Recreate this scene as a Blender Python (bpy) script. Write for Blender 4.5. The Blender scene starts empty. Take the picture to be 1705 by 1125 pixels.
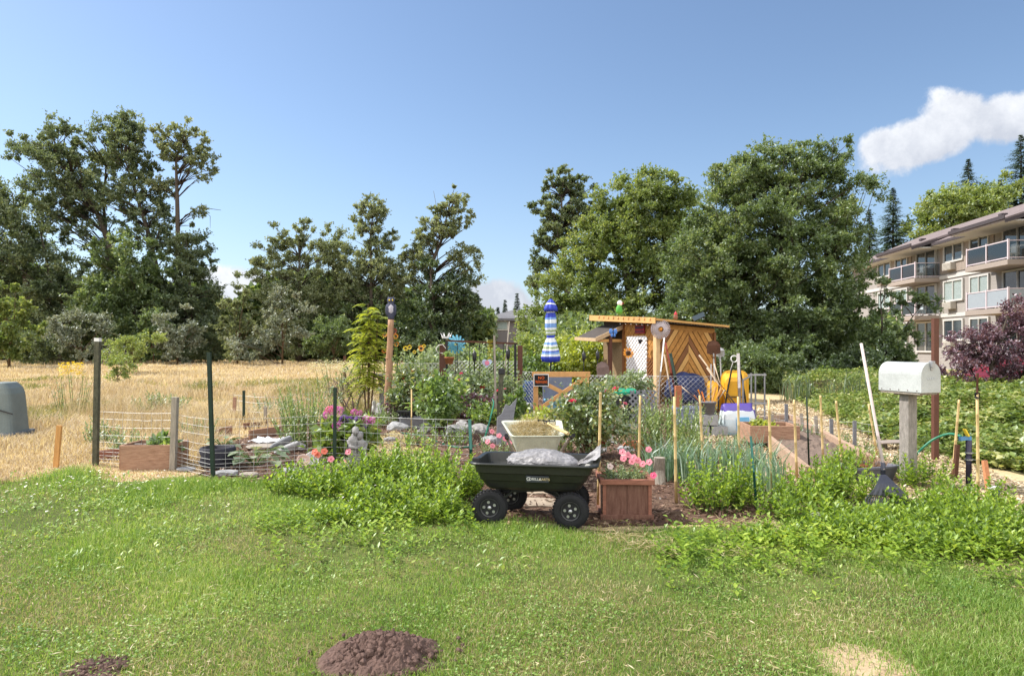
import bpy, math, random
import numpy as np
from mathutils import Vector, Matrix, Euler, noise
R = math.radians
random.seed(7)
rng = np.random.default_rng(11)
sc = bpy.context.scene
COL = sc.collection
CAMZ, F, CX, HY = 1.7, 1137.0, 852.5, 575.0       # camera height, focal length in photo pixels, vanishing row

def P(px, py, Y): return Vector(((px - CX) / F * Y, Y, CAMZ + (HY - py) / F * Y))
def GY(py): return CAMZ * F / (py - HY)
def G(px, py): Y = GY(py); return Vector(((px - CX) / F * Y, Y, 0.0))
def HZ(py, Y): return CAMZ + (HY - py) / F * Y
def X(px, Y): return (px - CX) / F * Y

# ------------------------------------------------------------------ tagging
def tag(o, label=None, cat=None, group=None, kind=None):
    if label: o['label'] = label
    if cat: o['category'] = cat
    if group: o['group'] = group
    if kind: o['kind'] = kind
    return o
def thing(name, label, cat, loc=(0, 0, 0), rz=0.0, group=None):
    o = bpy.data.objects.new(name, None); COL.objects.link(o)
    o.empty_display_size = .1; o.location = loc; o.rotation_euler = (0, 0, rz)
    return tag(o, label, cat, group)
def copy_tree(o, parent=None):
    c = o.copy(); COL.objects.link(c)
    if parent is not None: c.parent = parent
    for ch in list(o.children): copy_tree(ch, c)
    return c
def link(name, me, parent=None, loc=None, rot=None):
    o = bpy.data.objects.new(name, me); COL.objects.link(o)
    if parent is not None: o.parent = parent
    if loc is not None: o.location = loc
    if rot is not None: o.rotation_euler = rot
    return o

# ------------------------------------------------------------------ mesh builder
def frame(d, up=(0, 0, 1)):
    d = Vector(d).normalized(); u = Vector(up)
    if abs(d.dot(u)) > .98: u = Vector((0, 1, 0)) if abs(d.y) < .9 else Vector((1, 0, 0))
    s = d.cross(u).normalized(); return d, s, s.cross(d).normalized()
ICO = {}
def ico(n):
    if n not in ICO:
        import bmesh
        b = bmesh.new(); bmesh.ops.create_icosphere(b, subdivisions=n, radius=1)
        b.verts.ensure_lookup_table()
        ICO[n] = ([v.co.copy() for v in b.verts], [[v.index for v in f.verts] for f in b.faces]); b.free()
    return ICO[n]
class MB:
    def __init__(s): s.v = []; s.f = []
    def add(s, vs, fs):
        o = len(s.v); s.v += [tuple(p) for p in vs]; s.f += [tuple(i + o for i in f) for f in fs]; return s
    def box(s, c, d, rot=None, top=1.0):
        h = [x / 2 for x in d]; vs = []
        for z in (-1, 1):
            k = top if z > 0 else 1
            for a, b in ((-1, -1), (1, -1), (1, 1), (-1, 1)): vs.append(Vector((a * h[0] * k, b * h[1] * k, z * h[2])))
        M = Euler(rot).to_matrix() if rot else None
        vs = [(M @ p if M else p) + Vector(c) for p in vs]
        return s.add(vs, [(3, 2, 1, 0), (4, 5, 6, 7), (0, 1, 5, 4), (1, 2, 6, 5), (2, 3, 7, 6), (3, 0, 4, 7)])
    def bar(s, a, b, w, h=None, up=(0, 0, 1)):
        h = h or w; a = Vector(a); b = Vector(b); d, x, y = frame(b - a, up); vs = []
        for p in (a, b):
            for i, j in ((-1, -1), (1, -1), (1, 1), (-1, 1)): vs.append(p + x * i * w / 2 + y * j * h / 2)
        return s.add(vs, [(3, 2, 1, 0), (4, 5, 6, 7), (0, 1, 5, 4), (1, 2, 6, 5), (2, 3, 7, 6), (3, 0, 4, 7)])
    def tube(s, pts, r, n=8, cap=True):
        pts = [Vector(p) for p in pts]; m = len(pts); rs = r if isinstance(r, (list, tuple)) else [r] * m
        vs = []; fs = []; ref = None
        for i, p in enumerate(pts):
            d = (pts[min(i + 1, m - 1)] - pts[max(i - 1, 0)])
            if d.length < 1e-9: d = Vector((0, 0, 1))
            d.normalize()
            if ref is None: _, x, y = frame(d)
            else:
                x = ref - d * ref.dot(d)
                if x.length < 1e-6: _, x, y = frame(d)
                x.normalize(); y = d.cross(x)
            ref = x
            for k in range(n):
                a = 2 * math.pi * k / n; vs.append(p + (x * math.cos(a) + y * math.sin(a)) * rs[i])
        for i in range(m - 1):
            for k in range(n):
                fs.append((i * n + k, i * n + (k + 1) % n, (i + 1) * n + (k + 1) % n, (i + 1) * n + k))
        if cap: fs += [tuple(range(n - 1, -1, -1)), tuple(range((m - 1) * n, m * n))]
        return s.add(vs, fs)
    def lathe(s, prof, c=(0, 0, 0), n=16, sx=1, sy=1, fold=0, nf=8, M=None):
        c = Vector(c); vs = []; fs = []; m = len(prof)
        for r, z in prof:
            for k in range(n):
                a = 2 * math.pi * k / n; q = r * (1 + fold * math.cos(nf * a)); p = Vector((q * math.cos(a) * sx, q * math.sin(a) * sy, z))
                vs.append((M @ p if M else p) + c)
        for i in range(m - 1):
            for k in range(n): fs.append((i * n + k, i * n + (k + 1) % n, (i + 1) * n + (k + 1) % n, (i + 1) * n + k))
        fs += [tuple(range(n - 1, -1, -1)), tuple(range((m - 1) * n, m * n))]
        return s.add(vs, fs)
    def prism(s, poly, z0, z1, M=None, c=(0, 0, 0)):
        n = len(poly); c = Vector(c)
        vs = [Vector((x, y, z0)) for x, y in poly] + [Vector((x, y, z1)) for x, y in poly]
        vs = [(M @ p if M else p) + c for p in vs]
        return s.add(vs, [tuple(range(n - 1, -1, -1)), tuple(range(n, 2 * n))] + [(i, (i + 1) % n, n + (i + 1) % n, n + i) for i in range(n)])
    def blob(s, c, r, sub=2, amp=.2, sc_=1.5, seed=0, M=None):
        vs, fs = ico(sub); r = Vector((r, r, r)) if not hasattr(r, '__len__') else Vector(r); o = Vector((seed * 3.7, seed * 1.9, seed * .7)); out = []
        for v in vs:
            k = 1 + amp * noise.fractal(v * sc_ + o, 1.0, 2.0, 3)
            p = Vector((v.x * r.x * k, v.y * r.y * k, v.z * r.z * k)); out.append((M @ p if M else p) + Vector(c))
        return s.add(out, fs)
    def mesh(s, name, mat, smooth=False):
        me = bpy.data.meshes.new(name); me.from_pydata(s.v, [], s.f); me.update()
        for m in (mat if isinstance(mat, list) else [mat]): me.materials.append(m)
        if smooth: me.polygons.foreach_set('use_smooth', [True] * len(me.polygons))
        return me
    def build(s, name, mat, parent=None, smooth=False, bevel=0, loc=None, rot=None):
        o = link(name, s.mesh(name, mat, smooth), parent, loc, rot)
        if bevel:
            b = o.modifiers.new('bevel', 'BEVEL'); b.width = bevel; b.segments = 2; b.limit_method = 'ANGLE'
        return o
def npmesh(name, V, T, mat, smooth=False):
    me = bpy.data.meshes.new(name); V = np.asarray(V, dtype=np.float32); T = np.asarray(T, dtype=np.int32); k = T.shape[1]
    me.vertices.add(len(V)); me.vertices.foreach_set('co', V.ravel())
    me.loops.add(T.size); me.loops.foreach_set('vertex_index', T.ravel())
    me.polygons.add(len(T)); me.polygons.foreach_set('loop_start', np.arange(len(T), dtype=np.int32) * k)
    me.update(calc_edges=True); me.materials.append(mat)
    if smooth: me.polygons.foreach_set('use_smooth', np.ones(len(T), dtype=bool))
    return me
def unit(a): return a / np.maximum(np.linalg.norm(a, axis=1, keepdims=True), 1e-9)
def rdir(n): return unit(rng.normal(size=(n, 3)))
def leaves(name, B, D, L, W, mat, fold=.2, roll=None, up=.6):
    """kite leaves: base B, unit axis D, length L, width W; two triangles each"""
    n = len(B); L = np.broadcast_to(L, (n,))[:, None]; W = np.broadcast_to(W, (n,))[:, None]
    ref = rdir(n) * (1 - up); ref[:, 2] += up
    S = unit(np.cross(D, ref)); N = np.cross(S, D)
    m = B + D * L * .45
    V = np.stack([B, m + S * W / 2 + N * W * fold, B + D * L, m - S * W / 2 + N * W * fold], 1).reshape(-1, 3)
    i = np.arange(n)[:, None] * 4
    T = np.concatenate([i + np.array([[0, 1, 2]]), i + np.array([[0, 2, 3]])], 0)
    T = T.reshape(2, n, 3).transpose(1, 0, 2).reshape(-1, 3)
    return npmesh(name, V, T, mat)
def blades(name, B, H, W, lean, mat, bend=.5):
    """grass blades: two-segment bent triangles"""
    n = len(B); a = rng.uniform(0, 2 * np.pi, n); S = np.stack([np.cos(a), np.sin(a), np.zeros(n)], 1)
    b = rng.uniform(0, 2 * np.pi, n); Ld = np.stack([np.cos(b), np.sin(b), np.zeros(n)], 1)
    H = np.broadcast_to(H, (n,))[:, None]; W = np.broadcast_to(W, (n,))[:, None]; lean = np.broadcast_to(lean, (n,))[:, None]
    up = np.array([[0, 0, 1.]])
    mid = B + up * H * .6 + Ld * lean * H * (.6 * (1 - bend)); tip = B + up * H * (1 - .25 * lean) + Ld * lean * H
    V = np.stack([B - S * W / 2, B + S * W / 2, mid + S * W * .4, mid - S * W * .4, tip], 1).reshape(-1, 3)
    i = np.arange(n)[:, None] * 5
    T = np.stack([i + np.array([[0, 1, 2]]), i + np.array([[0, 2, 3]]), i + np.array([[3, 2, 4]])], 1).reshape(-1, 3)
    return npmesh(name, V, T, mat)
def inpoly(x, y, poly):
    r = np.zeros(len(x), bool); n = len(poly)
    for i in range(n):
        x0, y0 = poly[i][0], poly[i][1]; x1, y1 = poly[(i + 1) % n][0], poly[(i + 1) % n][1]
        c = ((y0 > y) != (y1 > y)) & (x < (x1 - x0) * (y - y0) / (y1 - y0 + 1e-12) + x0); r ^= c
    return r
def vnoise(x, y, s, seed=0):
    """cheap smooth value noise, vectorised, about 0..1"""
    v = np.zeros(len(x)); k = np.random.default_rng(seed)
    for i in range(7):
        a = k.uniform(0, 2 * np.pi); f = k.uniform(.6, 2.2) * s; ph = k.uniform(0, 6.28)
        v += np.sin((x * np.cos(a) + y * np.sin(a)) * f + ph + 1.3 * np.sin(f * .7 * (y * np.cos(a) - x * np.sin(a)) + ph * 2))
    return .5 + v / 8
# ------------------------------------------------------------------ materials
def lin(c): return (c[0], c[1], c[2], 1)
def sh(c, k): return (min(1, c[0] * k), min(1, c[1] * k), min(1, c[2] * k), 1)
class NT:
    def __init__(s, name):
        s.m = bpy.data.materials.new(name); s.m.use_nodes = True; s.t = s.m.node_tree; s.t.nodes.clear()
    def n(s, typ, **kw):
        nd = s.t.nodes.new(typ)
        for k, v in kw.items():
            if k in nd.inputs: s.set(nd, k, v)
            else: setattr(nd, k, v)
        return nd
    def set(s, nd, k, v):
        if hasattr(v, 'is_output') or isinstance(v, bpy.types.NodeSocket): s.t.links.new(v, nd.inputs[k])
        else: nd.inputs[k].default_value = v
    def ramp(s, fac, stops, interp='LINEAR'):
        r = s.t.nodes.new('ShaderNodeValToRGB'); s.t.links.new(fac, r.inputs[0]); e = r.color_ramp.elements; r.color_ramp.interpolation = interp
        while len(e) < len(stops): e.new(.5)
        for el, (p, c) in zip(e, stops): el.position = p; el.color = lin(c)
        return r.outputs[0]
    def mix(s, f, a, b, mode='MIX'):
        nd = s.t.nodes.new('ShaderNodeMix'); nd.data_type = 'RGBA'; nd.blend_type = mode
        for i, v in ((0, f), (6, a), (7, b)):
            if isinstance(v, bpy.types.NodeSocket): s.t.links.new(v, nd.inputs[i])
            else: nd.inputs[i].default_value = v if i == 0 else lin(v)
        return nd.outputs[2]
    def coord(s, scale=(1, 1, 1), kind='Object'):
        tc = s.t.nodes.new('ShaderNodeTexCoord'); mp = s.t.nodes.new('ShaderNodeMapping'); mp.inputs['Scale'].default_value = scale
        s.t.links.new(tc.outputs[kind], mp.inputs[0]); return mp.outputs[0]
    def noise(s, co, scale, detail=5, rough=.6, dist=0):
        nd = s.n('ShaderNodeTexNoise', Scale=scale, Detail=detail, Roughness=rough, Distortion=dist); s.t.links.new(co, nd.inputs['Vector']); return nd.outputs[0]
    def out(s, shd): o = s.n('ShaderNodeOutputMaterial'); s.t.links.new(shd, o.inputs[0]); return s.m
MATS = {}
def pm(name, c, rough=.75, var=.3, scale=9, bump=.25, metal=0, c2=None, stretch=(1, 1, 1), spec=.3, fine=60, bd=.01, trans=0):
    if name in MATS: return MATS[name]
    t = NT(name); co = t.coord(stretch)
    a = t.noise(co, scale, 6, .65); b = t.noise(co, fine, 3, .6)
    f = t.mix(.4, a, b); f2 = t.n('ShaderNodeMapRange', **{'From Min': .32, 'From Max': .68}); t.t.links.new(f, f2.inputs[0])
    col = t.mix(f2.outputs[0], sh(c, 1 - var)[:3], (c2 or sh(c, 1 + var))[:3])
    p = t.n('ShaderNodeBsdfPrincipled', Roughness=rough, Metallic=metal)
    p.inputs['Specular IOR Level'].default_value = spec
    t.t.links.new(col, p.inputs['Base Color'])
    if trans: p.inputs['Transmission Weight'].default_value = trans
    if bump:
        bn = t.n('ShaderNodeBump', Strength=bump, Distance=bd); t.t.links.new(f, bn.inputs['Height']); t.t.links.new(bn.outputs[0], p.inputs['Normal'])
    MATS[name] = t.out(p.outputs[0]); return MATS[name]
def leafm(name, c1, c2, c3=None, trans=.4, gloss=.08, ns=.5, rough=.45):
    if name in MATS: return MATS[name]
    t = NT(name); g = t.n('ShaderNodeNewGeometry'); co = t.coord(); nz = t.noise(co, ns, 3, .5)
    f = t.n('ShaderNodeMath', operation='MULTIPLY_ADD'); t.t.links.new(nz, f.inputs[0]); f.inputs[1].default_value = 1.25
    r = t.n('ShaderNodeMath', operation='MULTIPLY_ADD'); t.t.links.new(g.outputs['Random Per Island'], r.inputs[0]); r.inputs[1].default_value = .75; r.inputs[2].default_value = -.5
    t.t.links.new(r.outputs[0], f.inputs[2])
    col = t.ramp(f.outputs[0], [(0, c1), (.6, c2), (1, c3 or sh(c2, 1.5)[:3])])
    d = t.n('ShaderNodeBsdfDiffuse'); t.t.links.new(col, d.inputs[0])
    tr = t.n('ShaderNodeBsdfTranslucent'); tcol = t.mix(1.0, col, (1.25, 1.2, .7), 'MULTIPLY'); t.t.links.new(tcol, tr.inputs[0])
    gl = t.n('ShaderNodeBsdfGlossy', Roughness=rough); gl.inputs[0].default_value = (.8, .85, .9, 1)
    m1 = t.n('ShaderNodeMixShader'); m1.inputs[0].default_value = trans; t.t.links.new(d.outputs[0], m1.inputs[1]); t.t.links.new(tr.outputs[0], m1.inputs[2])
    m2 = t.n('ShaderNodeMixShader'); m2.inputs[0].default_value = gloss; t.t.links.new(m1.outputs[0], m2.inputs[1]); t.t.links.new(gl.outputs[0], m2.inputs[2])
    MATS[name] = t.out(m2.outputs[0]); return MATS[name]
def groundm(name, cols, s1=.35, s2=4, s3=60, bump=.6, bd=.03):
    """cols: dark, mid, light: layered noise"""
    t = NT(name); co = t.coord()
    a = t.noise(co, s1, 4, .6, .6); b = t.noise(co, s2, 6, .7); c = t.noise(co, s3, 4, .7)
    f = t.mix(.5, a, b); f = t.mix(.35, f, c)
    col = t.ramp(f, [(.36, cols[0]), (.5, cols[1]), (.63, cols[2])])
    p = t.n('ShaderNodeBsdfPrincipled', Roughness=.95); p.inputs['Specular IOR Level'].default_value = .1; t.t.links.new(col, p.inputs['Base Color'])
    h = t.mix(.5, b, c); bn = t.n('ShaderNodeBump', Strength=bump, Distance=bd); t.t.links.new(h, bn.inputs['Height']); t.t.links.new(bn.outputs[0], p.inputs['Normal'])
    return t.out(p.outputs[0])
def glassm(name, tint=(.5, .6, .62), alpha=.35):
    t = NT(name); a = t.n('ShaderNodeBsdfTransparent'); a.inputs[0].default_value = lin(tint); g = t.n('ShaderNodeBsdfGlossy', Roughness=.03)
    fr = t.n('ShaderNodeFresnel', IOR=1.5); m0 = t.n('ShaderNodeMath', operation='ADD'); t.t.links.new(fr.outputs[0], m0.inputs[0]); m0.inputs[1].default_value = .06
    m = t.n('ShaderNodeMixShader'); t.t.links.new(m0.outputs[0], m.inputs[0]); t.t.links.new(a.outputs[0], m.inputs[1]); t.t.links.new(g.outputs[0], m.inputs[2])
    return t.out(m.outputs[0])

CEDAR = pm('cedar', (.33, .165, .10), stretch=(2, 2, 14), scale=4, var=.45, c2=(.47, .29, .20), bump=.4)
CEDARX = pm('cedar_long', (.31, .155, .095), stretch=(1.2, 14, 14), scale=4, var=.45, c2=(.45, .27, .18), bump=.4)
PINE = pm('pine_new', (.52, .27, .09), stretch=(2, 14, 14), scale=3, var=.3)
PINEV = pm('pine_upright', (.50, .26, .09), stretch=(14, 14, 2), scale=3, var=.3)
OLDWOOD = pm('weathered_wood', (.30, .26, .22), stretch=(12, 12, 2), scale=4, var=.4, bump=.5)
GREYWOOD = pm('grey_board', (.17, .17, .19), stretch=(2, 10, 10), scale=4, var=.35)
REDWOOD = pm('stained_redwood', (.17, .062, .042), stretch=(9, 9, 1.5), scale=4, var=.5, c2=(.235, .125, .092), bump=.5)
REDWOODL = pm('stained_redwood_trim', (.26, .11, .075), stretch=(2, 9, 9), scale=4, var=.4)
BAMBOO = pm('bamboo', (.55, .40, .19), rough=.5, scale=6, var=.25, stretch=(3, 3, 1))
GREENPOST = pm('green_painted_steel', (.018, .035, .025), rough=.5, var=.4)
TEALPOST = pm('teal_coated_steel', (.025, .11, .09), rough=.45, var=.3)
BLACKP = pm('black_plastic', (.018, .018, .022), rough=.42, var=.3, bump=.12, spec=.5)
RUBBER = pm('black_rubber', (.014, .014, .017), rough=.75, var=.3, bump=.2)
DARKST = pm('dark_steel', (.03, .03, .033), rough=.45, metal=.5, var=.3)
RUSTY = pm('rusty_steel', (.10, .045, .028), rough=.7, var=.5, metal=.3)
BROWNP = pm('brown_painted_wood', (.11, .045, .03), rough=.6, var=.25, stretch=(8, 8, 2))
STEEL = pm('worn_steel', (.38, .38, .40), rough=.4, metal=.8, var=.25)
WIRE = pm('galvanised_wire', (.50, .50, .50), rough=.5, metal=.2, var=.1, bump=0)
WHITEP = pm('white_paint', (.78, .77, .78), rough=.5, var=.06, bump=.05)
STONE = pm('grey_stone', (.27, .26, .26), rough=.9, var=.35, bump=.5)
SLATE = pm('slate', (.19, .20, .22), rough=.7, var=.35, bump=.3)
CONC = pm('cast_concrete', (.30, .30, .31), rough=.9, var=.3, bump=.5, scale=14)
TERRA = pm('terracotta', (.42, .16, .08), rough=.8, var=.25)
SOILM = pm('dark_soil', (.085, .052, .042), rough=1, var=.5, bump=1, scale=20, bd=.03)
HOSEM = pm('green_hose', (.025, .17, .10), rough=.4, var=.15, bump=0)
PURPLE = pm('lilac_petal', (.42, .16, .62), var=.3, bump=0)
BARK = pm('bark', (.085, .068, .055), rough=.95, var=.5, stretch=(4, 4, 1), scale=3, bump=1, bd=.05)
BARKL = pm('pale_bark', (.20, .17, .15), rough=.95, var=.4, stretch=(4, 4, 1), scale=3, bump=.8, bd=.05)
STEMG = pm('green_stem', (.10, .16, .045), var=.3, bump=0)
STEMB = pm('brown_stem', (.13, .085, .05), var=.3, bump=0)
# ------------------------------------------------------------------ camera, sun, sky
cam = bpy.data.cameras.new('camera'); co = bpy.data.objects.new('camera', cam); COL.objects.link(co)
cam.sensor_width = 36; cam.lens = 36 * F / 1705; cam.clip_end = 3000; cam.clip_start = .05
co.location = (0, 0, CAMZ); co.rotation_euler = (R(90), 0, 0); cam.shift_y = (HY - 562.5) / 1705
sc.camera = co
SUN_AZ, SUN_EL = R(-72), R(48)                    # azimuth from +Y towards +X: the sun stands left and a little behind the garden
sv = Vector((math.sin(SUN_AZ) * math.cos(SUN_EL), math.cos(SUN_AZ) * math.cos(SUN_EL), math.sin(SUN_EL)))
sl = bpy.data.lights.new('sun', 'SUN'); sl.energy = 4.4; sl.angle = R(.55); sl.color = (1, .95, .86)
so = bpy.data.objects.new('sun', sl); COL.objects.link(so); so.rotation_euler = (-sv).to_track_quat('-Z', 'Y').to_euler()
so.location = (0, 0, 60)
w = bpy.data.worlds.new('World'); sc.world = w; w.use_nodes = True; wt = w.node_tree; wt.nodes.clear()
def wn(t, **k):
    nd = wt.nodes.new(t)
    for a, b in k.items(): setattr(nd, a, b)
    return nd
def wm(op, a, b=None, c=None, clamp=False):
    nd = wn('ShaderNodeMath', operation=op, use_clamp=clamp)
    for i, v in enumerate((a, b, c)):
        if v is None: continue
        if isinstance(v, bpy.types.NodeSocket): wt.links.new(v, nd.inputs[i])
        else: nd.inputs[i].default_value = v
    return nd.outputs[0]
sky = wn('ShaderNodeTexSky', sky_type='NISHITA'); sky.sun_disc = False; sky.sun_elevation = SUN_EL; sky.sun_rotation = SUN_AZ
sky.air_density = 1.0; sky.dust_density = .6; sky.ozone_density = 2.2; sky.altitude = 100
tc = wn('ShaderNodeTexCoord'); sx = wn('ShaderNodeSeparateXYZ'); wt.links.new(tc.outputs['Generated'], sx.inputs[0])
yy = wm('MAXIMUM', sx.outputs[1], .02); U = wm('DIVIDE', sx.outputs[0], yy); V = wm('DIVIDE', sx.outputs[2], yy)
def blobf(u0, v0, a, b, tilt=0):
    du = wm('SUBTRACT', U, u0); dv = wm('SUBTRACT', V, v0); dv = wm('MULTIPLY_ADD', du, -tilt, dv)
    e = wm('ADD', wm('POWER', wm('ABSOLUTE', wm('DIVIDE', du, a)), 2), wm('POWER', wm('ABSOLUTE', wm('DIVIDE', dv, b)), 2))
    return wm('SUBTRACT', 1.0, wm('SQRT', e))
nz = wn('ShaderNodeTexNoise'); nz.inputs['Scale'].default_value = 11; nz.inputs['Detail'].default_value = 9; nz.inputs['Roughness'].default_value = .64; nz.inputs['Distortion'].default_value = .3
wt.links.new(tc.outputs['Generated'], nz.inputs['Vector'])
nz2 = wn('ShaderNodeTexNoise'); nz2.inputs['Scale'].default_value = 14; nz2.inputs['Detail'].default_value = 10; nz2.inputs['Roughness'].default_value = .66; wt.links.new(tc.outputs['Generated'], nz2.inputs['Vector'])
n0 = wm('SUBTRACT', nz.outputs[0], .5); n1 = wm('SUBTRACT', nz2.outputs[0], .5)
cl = None
for b in [(.605, .298, .10, .045, .25), (.655, .335, .065, .050, .0), (.74, .328, .13, .048, .0), (.86, .325, .17, .058, 0), (.545, .292, .04, .03, .1), (-.03, .058, .075, .045, 0), (-.42, .085, .12, .035, 0), (-.06, .05, .16, .03, 0)]:
    v = blobf(*b); cl = v if cl is None else wm('SMOOTH_MAX', cl, v, .15)
cl = wm('ADD', cl, wm('MULTIPLY', n0, 1.15)); cl = wm('ADD', cl, wm('MULTIPLY', n1, .75))
mask = wn('ShaderNodeMapRange', interpolation_type='SMOOTHSTEP'); wt.links.new(cl, mask.inputs[0]); mask.inputs[1].default_value = .02; mask.inputs[2].default_value = .34
haze = wn('ShaderNodeMapRange', interpolation_type='SMOOTHSTEP'); wt.links.new(sx.outputs[2], haze.inputs[0]); haze.inputs[1].default_value = .34; haze.inputs[2].default_value = -.05; haze.inputs[4].default_value = .35
shade = wn('ShaderNodeMapRange'); wt.links.new(wm('ADD', wm('ADD', n1, wm('MULTIPLY', n0, .9)), wm('MULTIPLY', wm('SUBTRACT', wm('SUBTRACT', V, .31), wm('MULTIPLY', wm('SUBTRACT', U, .6), .22)), 2.2)), shade.inputs[0]); shade.inputs[1].default_value = -.22; shade.inputs[2].default_value = .22
ccol = wn('ShaderNodeMix', data_type='RGBA'); wt.links.new(shade.outputs[0], ccol.inputs[0]); ccol.inputs[6].default_value = (3.9, 4.1, 4.6, 1); ccol.inputs[7].default_value = (6.2, 6.3, 6.5, 1)
hz = wn('ShaderNodeMix', data_type='RGBA'); wt.links.new(haze.outputs[0], hz.inputs[0]); wt.links.new(sky.outputs[0], hz.inputs[6]); hz.inputs[7].default_value = (2.5, 3.5, 5.0, 1)
mx = wn('ShaderNodeMix', data_type='RGBA'); wt.links.new(wm('MULTIPLY', mask.outputs[0], .93), mx.inputs[0]); wt.links.new(hz.outputs[2], mx.inputs[6]); wt.links.new(ccol.outputs[2], mx.inputs[7])
# broken bright cloud added unseen behind the camera, as front fill light
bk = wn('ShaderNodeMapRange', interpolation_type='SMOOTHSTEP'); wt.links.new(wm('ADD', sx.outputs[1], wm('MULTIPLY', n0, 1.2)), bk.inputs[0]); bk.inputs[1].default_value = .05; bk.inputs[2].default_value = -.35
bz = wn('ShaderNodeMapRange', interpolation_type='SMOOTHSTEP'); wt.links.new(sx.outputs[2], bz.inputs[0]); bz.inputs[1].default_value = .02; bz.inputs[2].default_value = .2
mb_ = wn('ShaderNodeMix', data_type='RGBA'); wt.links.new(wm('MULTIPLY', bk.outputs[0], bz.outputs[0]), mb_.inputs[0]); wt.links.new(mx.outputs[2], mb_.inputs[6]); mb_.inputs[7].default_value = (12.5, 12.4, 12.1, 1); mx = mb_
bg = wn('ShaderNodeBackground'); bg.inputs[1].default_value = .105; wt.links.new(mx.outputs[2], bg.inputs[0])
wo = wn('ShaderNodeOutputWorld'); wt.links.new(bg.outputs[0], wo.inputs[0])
vs = sc.view_settings; vs.view_transform = 'Standard'; vs.look = 'None'; vs.exposure = .72; vs.gamma = 1
sc.cycles.max_bounces = 6; sc.cycles.diffuse_bounces = 3; sc.cycles.glossy_bounces = 2; sc.cycles.transmission_bounces = 4; sc.cycles.transparent_max_bounces = 12
sc.cycles.caustics_reflective = False; sc.cycles.caustics_refractive = False

# ------------------------------------------------------------------ ground sheets
def sheet(name, pts, z, mat, jit=.12, sub=14):
    out = []
    n = len(pts)
    for i in range(n):
        a, b = Vector(pts[i]), Vector(pts[(i + 1) % n])
        for k in range(sub):
            p = a.lerp(b, k / sub); j = jit * noise.noise(Vector((p.x * 3.1, p.y * 3.1, z * 100 + i * .01))); q = jit * noise.noise(Vector((p.x * 2.7 + 9, p.y * 3.3, 4)))
            out.append((p.x + j, p.y + q, z))
    import bmesh
    b = bmesh.new(); vs_ = [b.verts.new(p) for p in out]; f = b.faces.new(vs_); bmesh.ops.triangulate(b, faces=[f])
    me = bpy.data.meshes.new(name); b.to_mesh(me); b.free()
    if me.polygons and me.polygons[0].normal.z < 0: me.flip_normals()
    me.materials.append(mat); o = link(name, me); tag(o, kind='structure'); return o, out
gm = MB(); N_ = 24
gm.add([(-600, -60, 0), (600, -60, 0), (600, 1500, 0), (-600, 1500, 0)], [(0, 1, 2, 3)])
tag(gm.build('ground', groundm('dry_field_ground', [(.28, .20, .11), (.48, .37, .22), (.60, .50, .33)], .25, 3, 40)), kind='structure')
LAWN_E = [(-700, 812), (0, 806), (120, 786), (200, 802), (330, 800), (560, 806), (700, 815), (780, 835), (800, 866), (990, 886), (1100, 880), (1240, 874), (1400, 850), (1500, 842), (1640, 852), (1705, 884), (1900, 930), (2600, 960)]
lawn_poly = [G(*p) for p in LAWN_E] + [Vector((9, 1.0, 0)), Vector((-9, 1.0, 0))]
GRDN = [(322, 797), (385, 735), (500, 706), (600, 690), (640, 668), (900, 662), (1190, 672), (1330, 712), (1440, 800), (1400, 850), (1240, 874), (1000, 877), (800, 862), (760, 815), (560, 803)]
grdn_poly = [G(*p) for p in GRDN]
CHIP = [(1000, 770), (1120, 762), (1195, 718), (1250, 690), (1272, 668), (1330, 664), (1440, 688), (1530, 730), (1640, 785), (1760, 822), (2150, 850), (2250, 985), (1900, 928), (1705, 884), (1640, 850), (1500, 838), (1330, 852), (1270, 818)]
chip_poly = [G(*p) for p in CHIP]
YELG = [(560, 770), (600, 735), (660, 716), (720, 760), (700, 790), (640, 800)]
sheet('lawn', lawn_poly, .004, groundm('lawn_soil', [(.05, .065, .02), (.10, .12, .035), (.22, .19, .08)], .8, 6, 70))
sheet('garden_soil', grdn_poly, .008, groundm('garden_soil', [(.06, .035, .028), (.15, .09, .065), (.29, .21, .15)], 1.2, 9, 70, 1, .05))
sheet('wood_chip_path', chip_poly, .012, groundm('wood_chips', [(.16, .11, .07), (.40, .31, .21), (.60, .52, .40)], 1.5, 12, 90, 1, .04))
sheet('dry_grass_path', [G(*p) for p in YELG], .016, groundm('dry_path', [(.20, .16, .06), (.38, .31, .14), (.5, .42, .24)], 1.5, 12, 90, 1))
bare_poly = [G(*p) for p in [(1345, 1082), (1400, 1072), (1470, 1085), (1530, 1120), (1560, 1180), (1420, 1190), (1380, 1130)]]
sheet('bare_earth_patch', bare_poly, .010, groundm('bare_earth', [(.26, .18, .11), (.44, .33, .21), (.55, .43, .29)], 3, 14, 90, .6), .05, 8)

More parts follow.
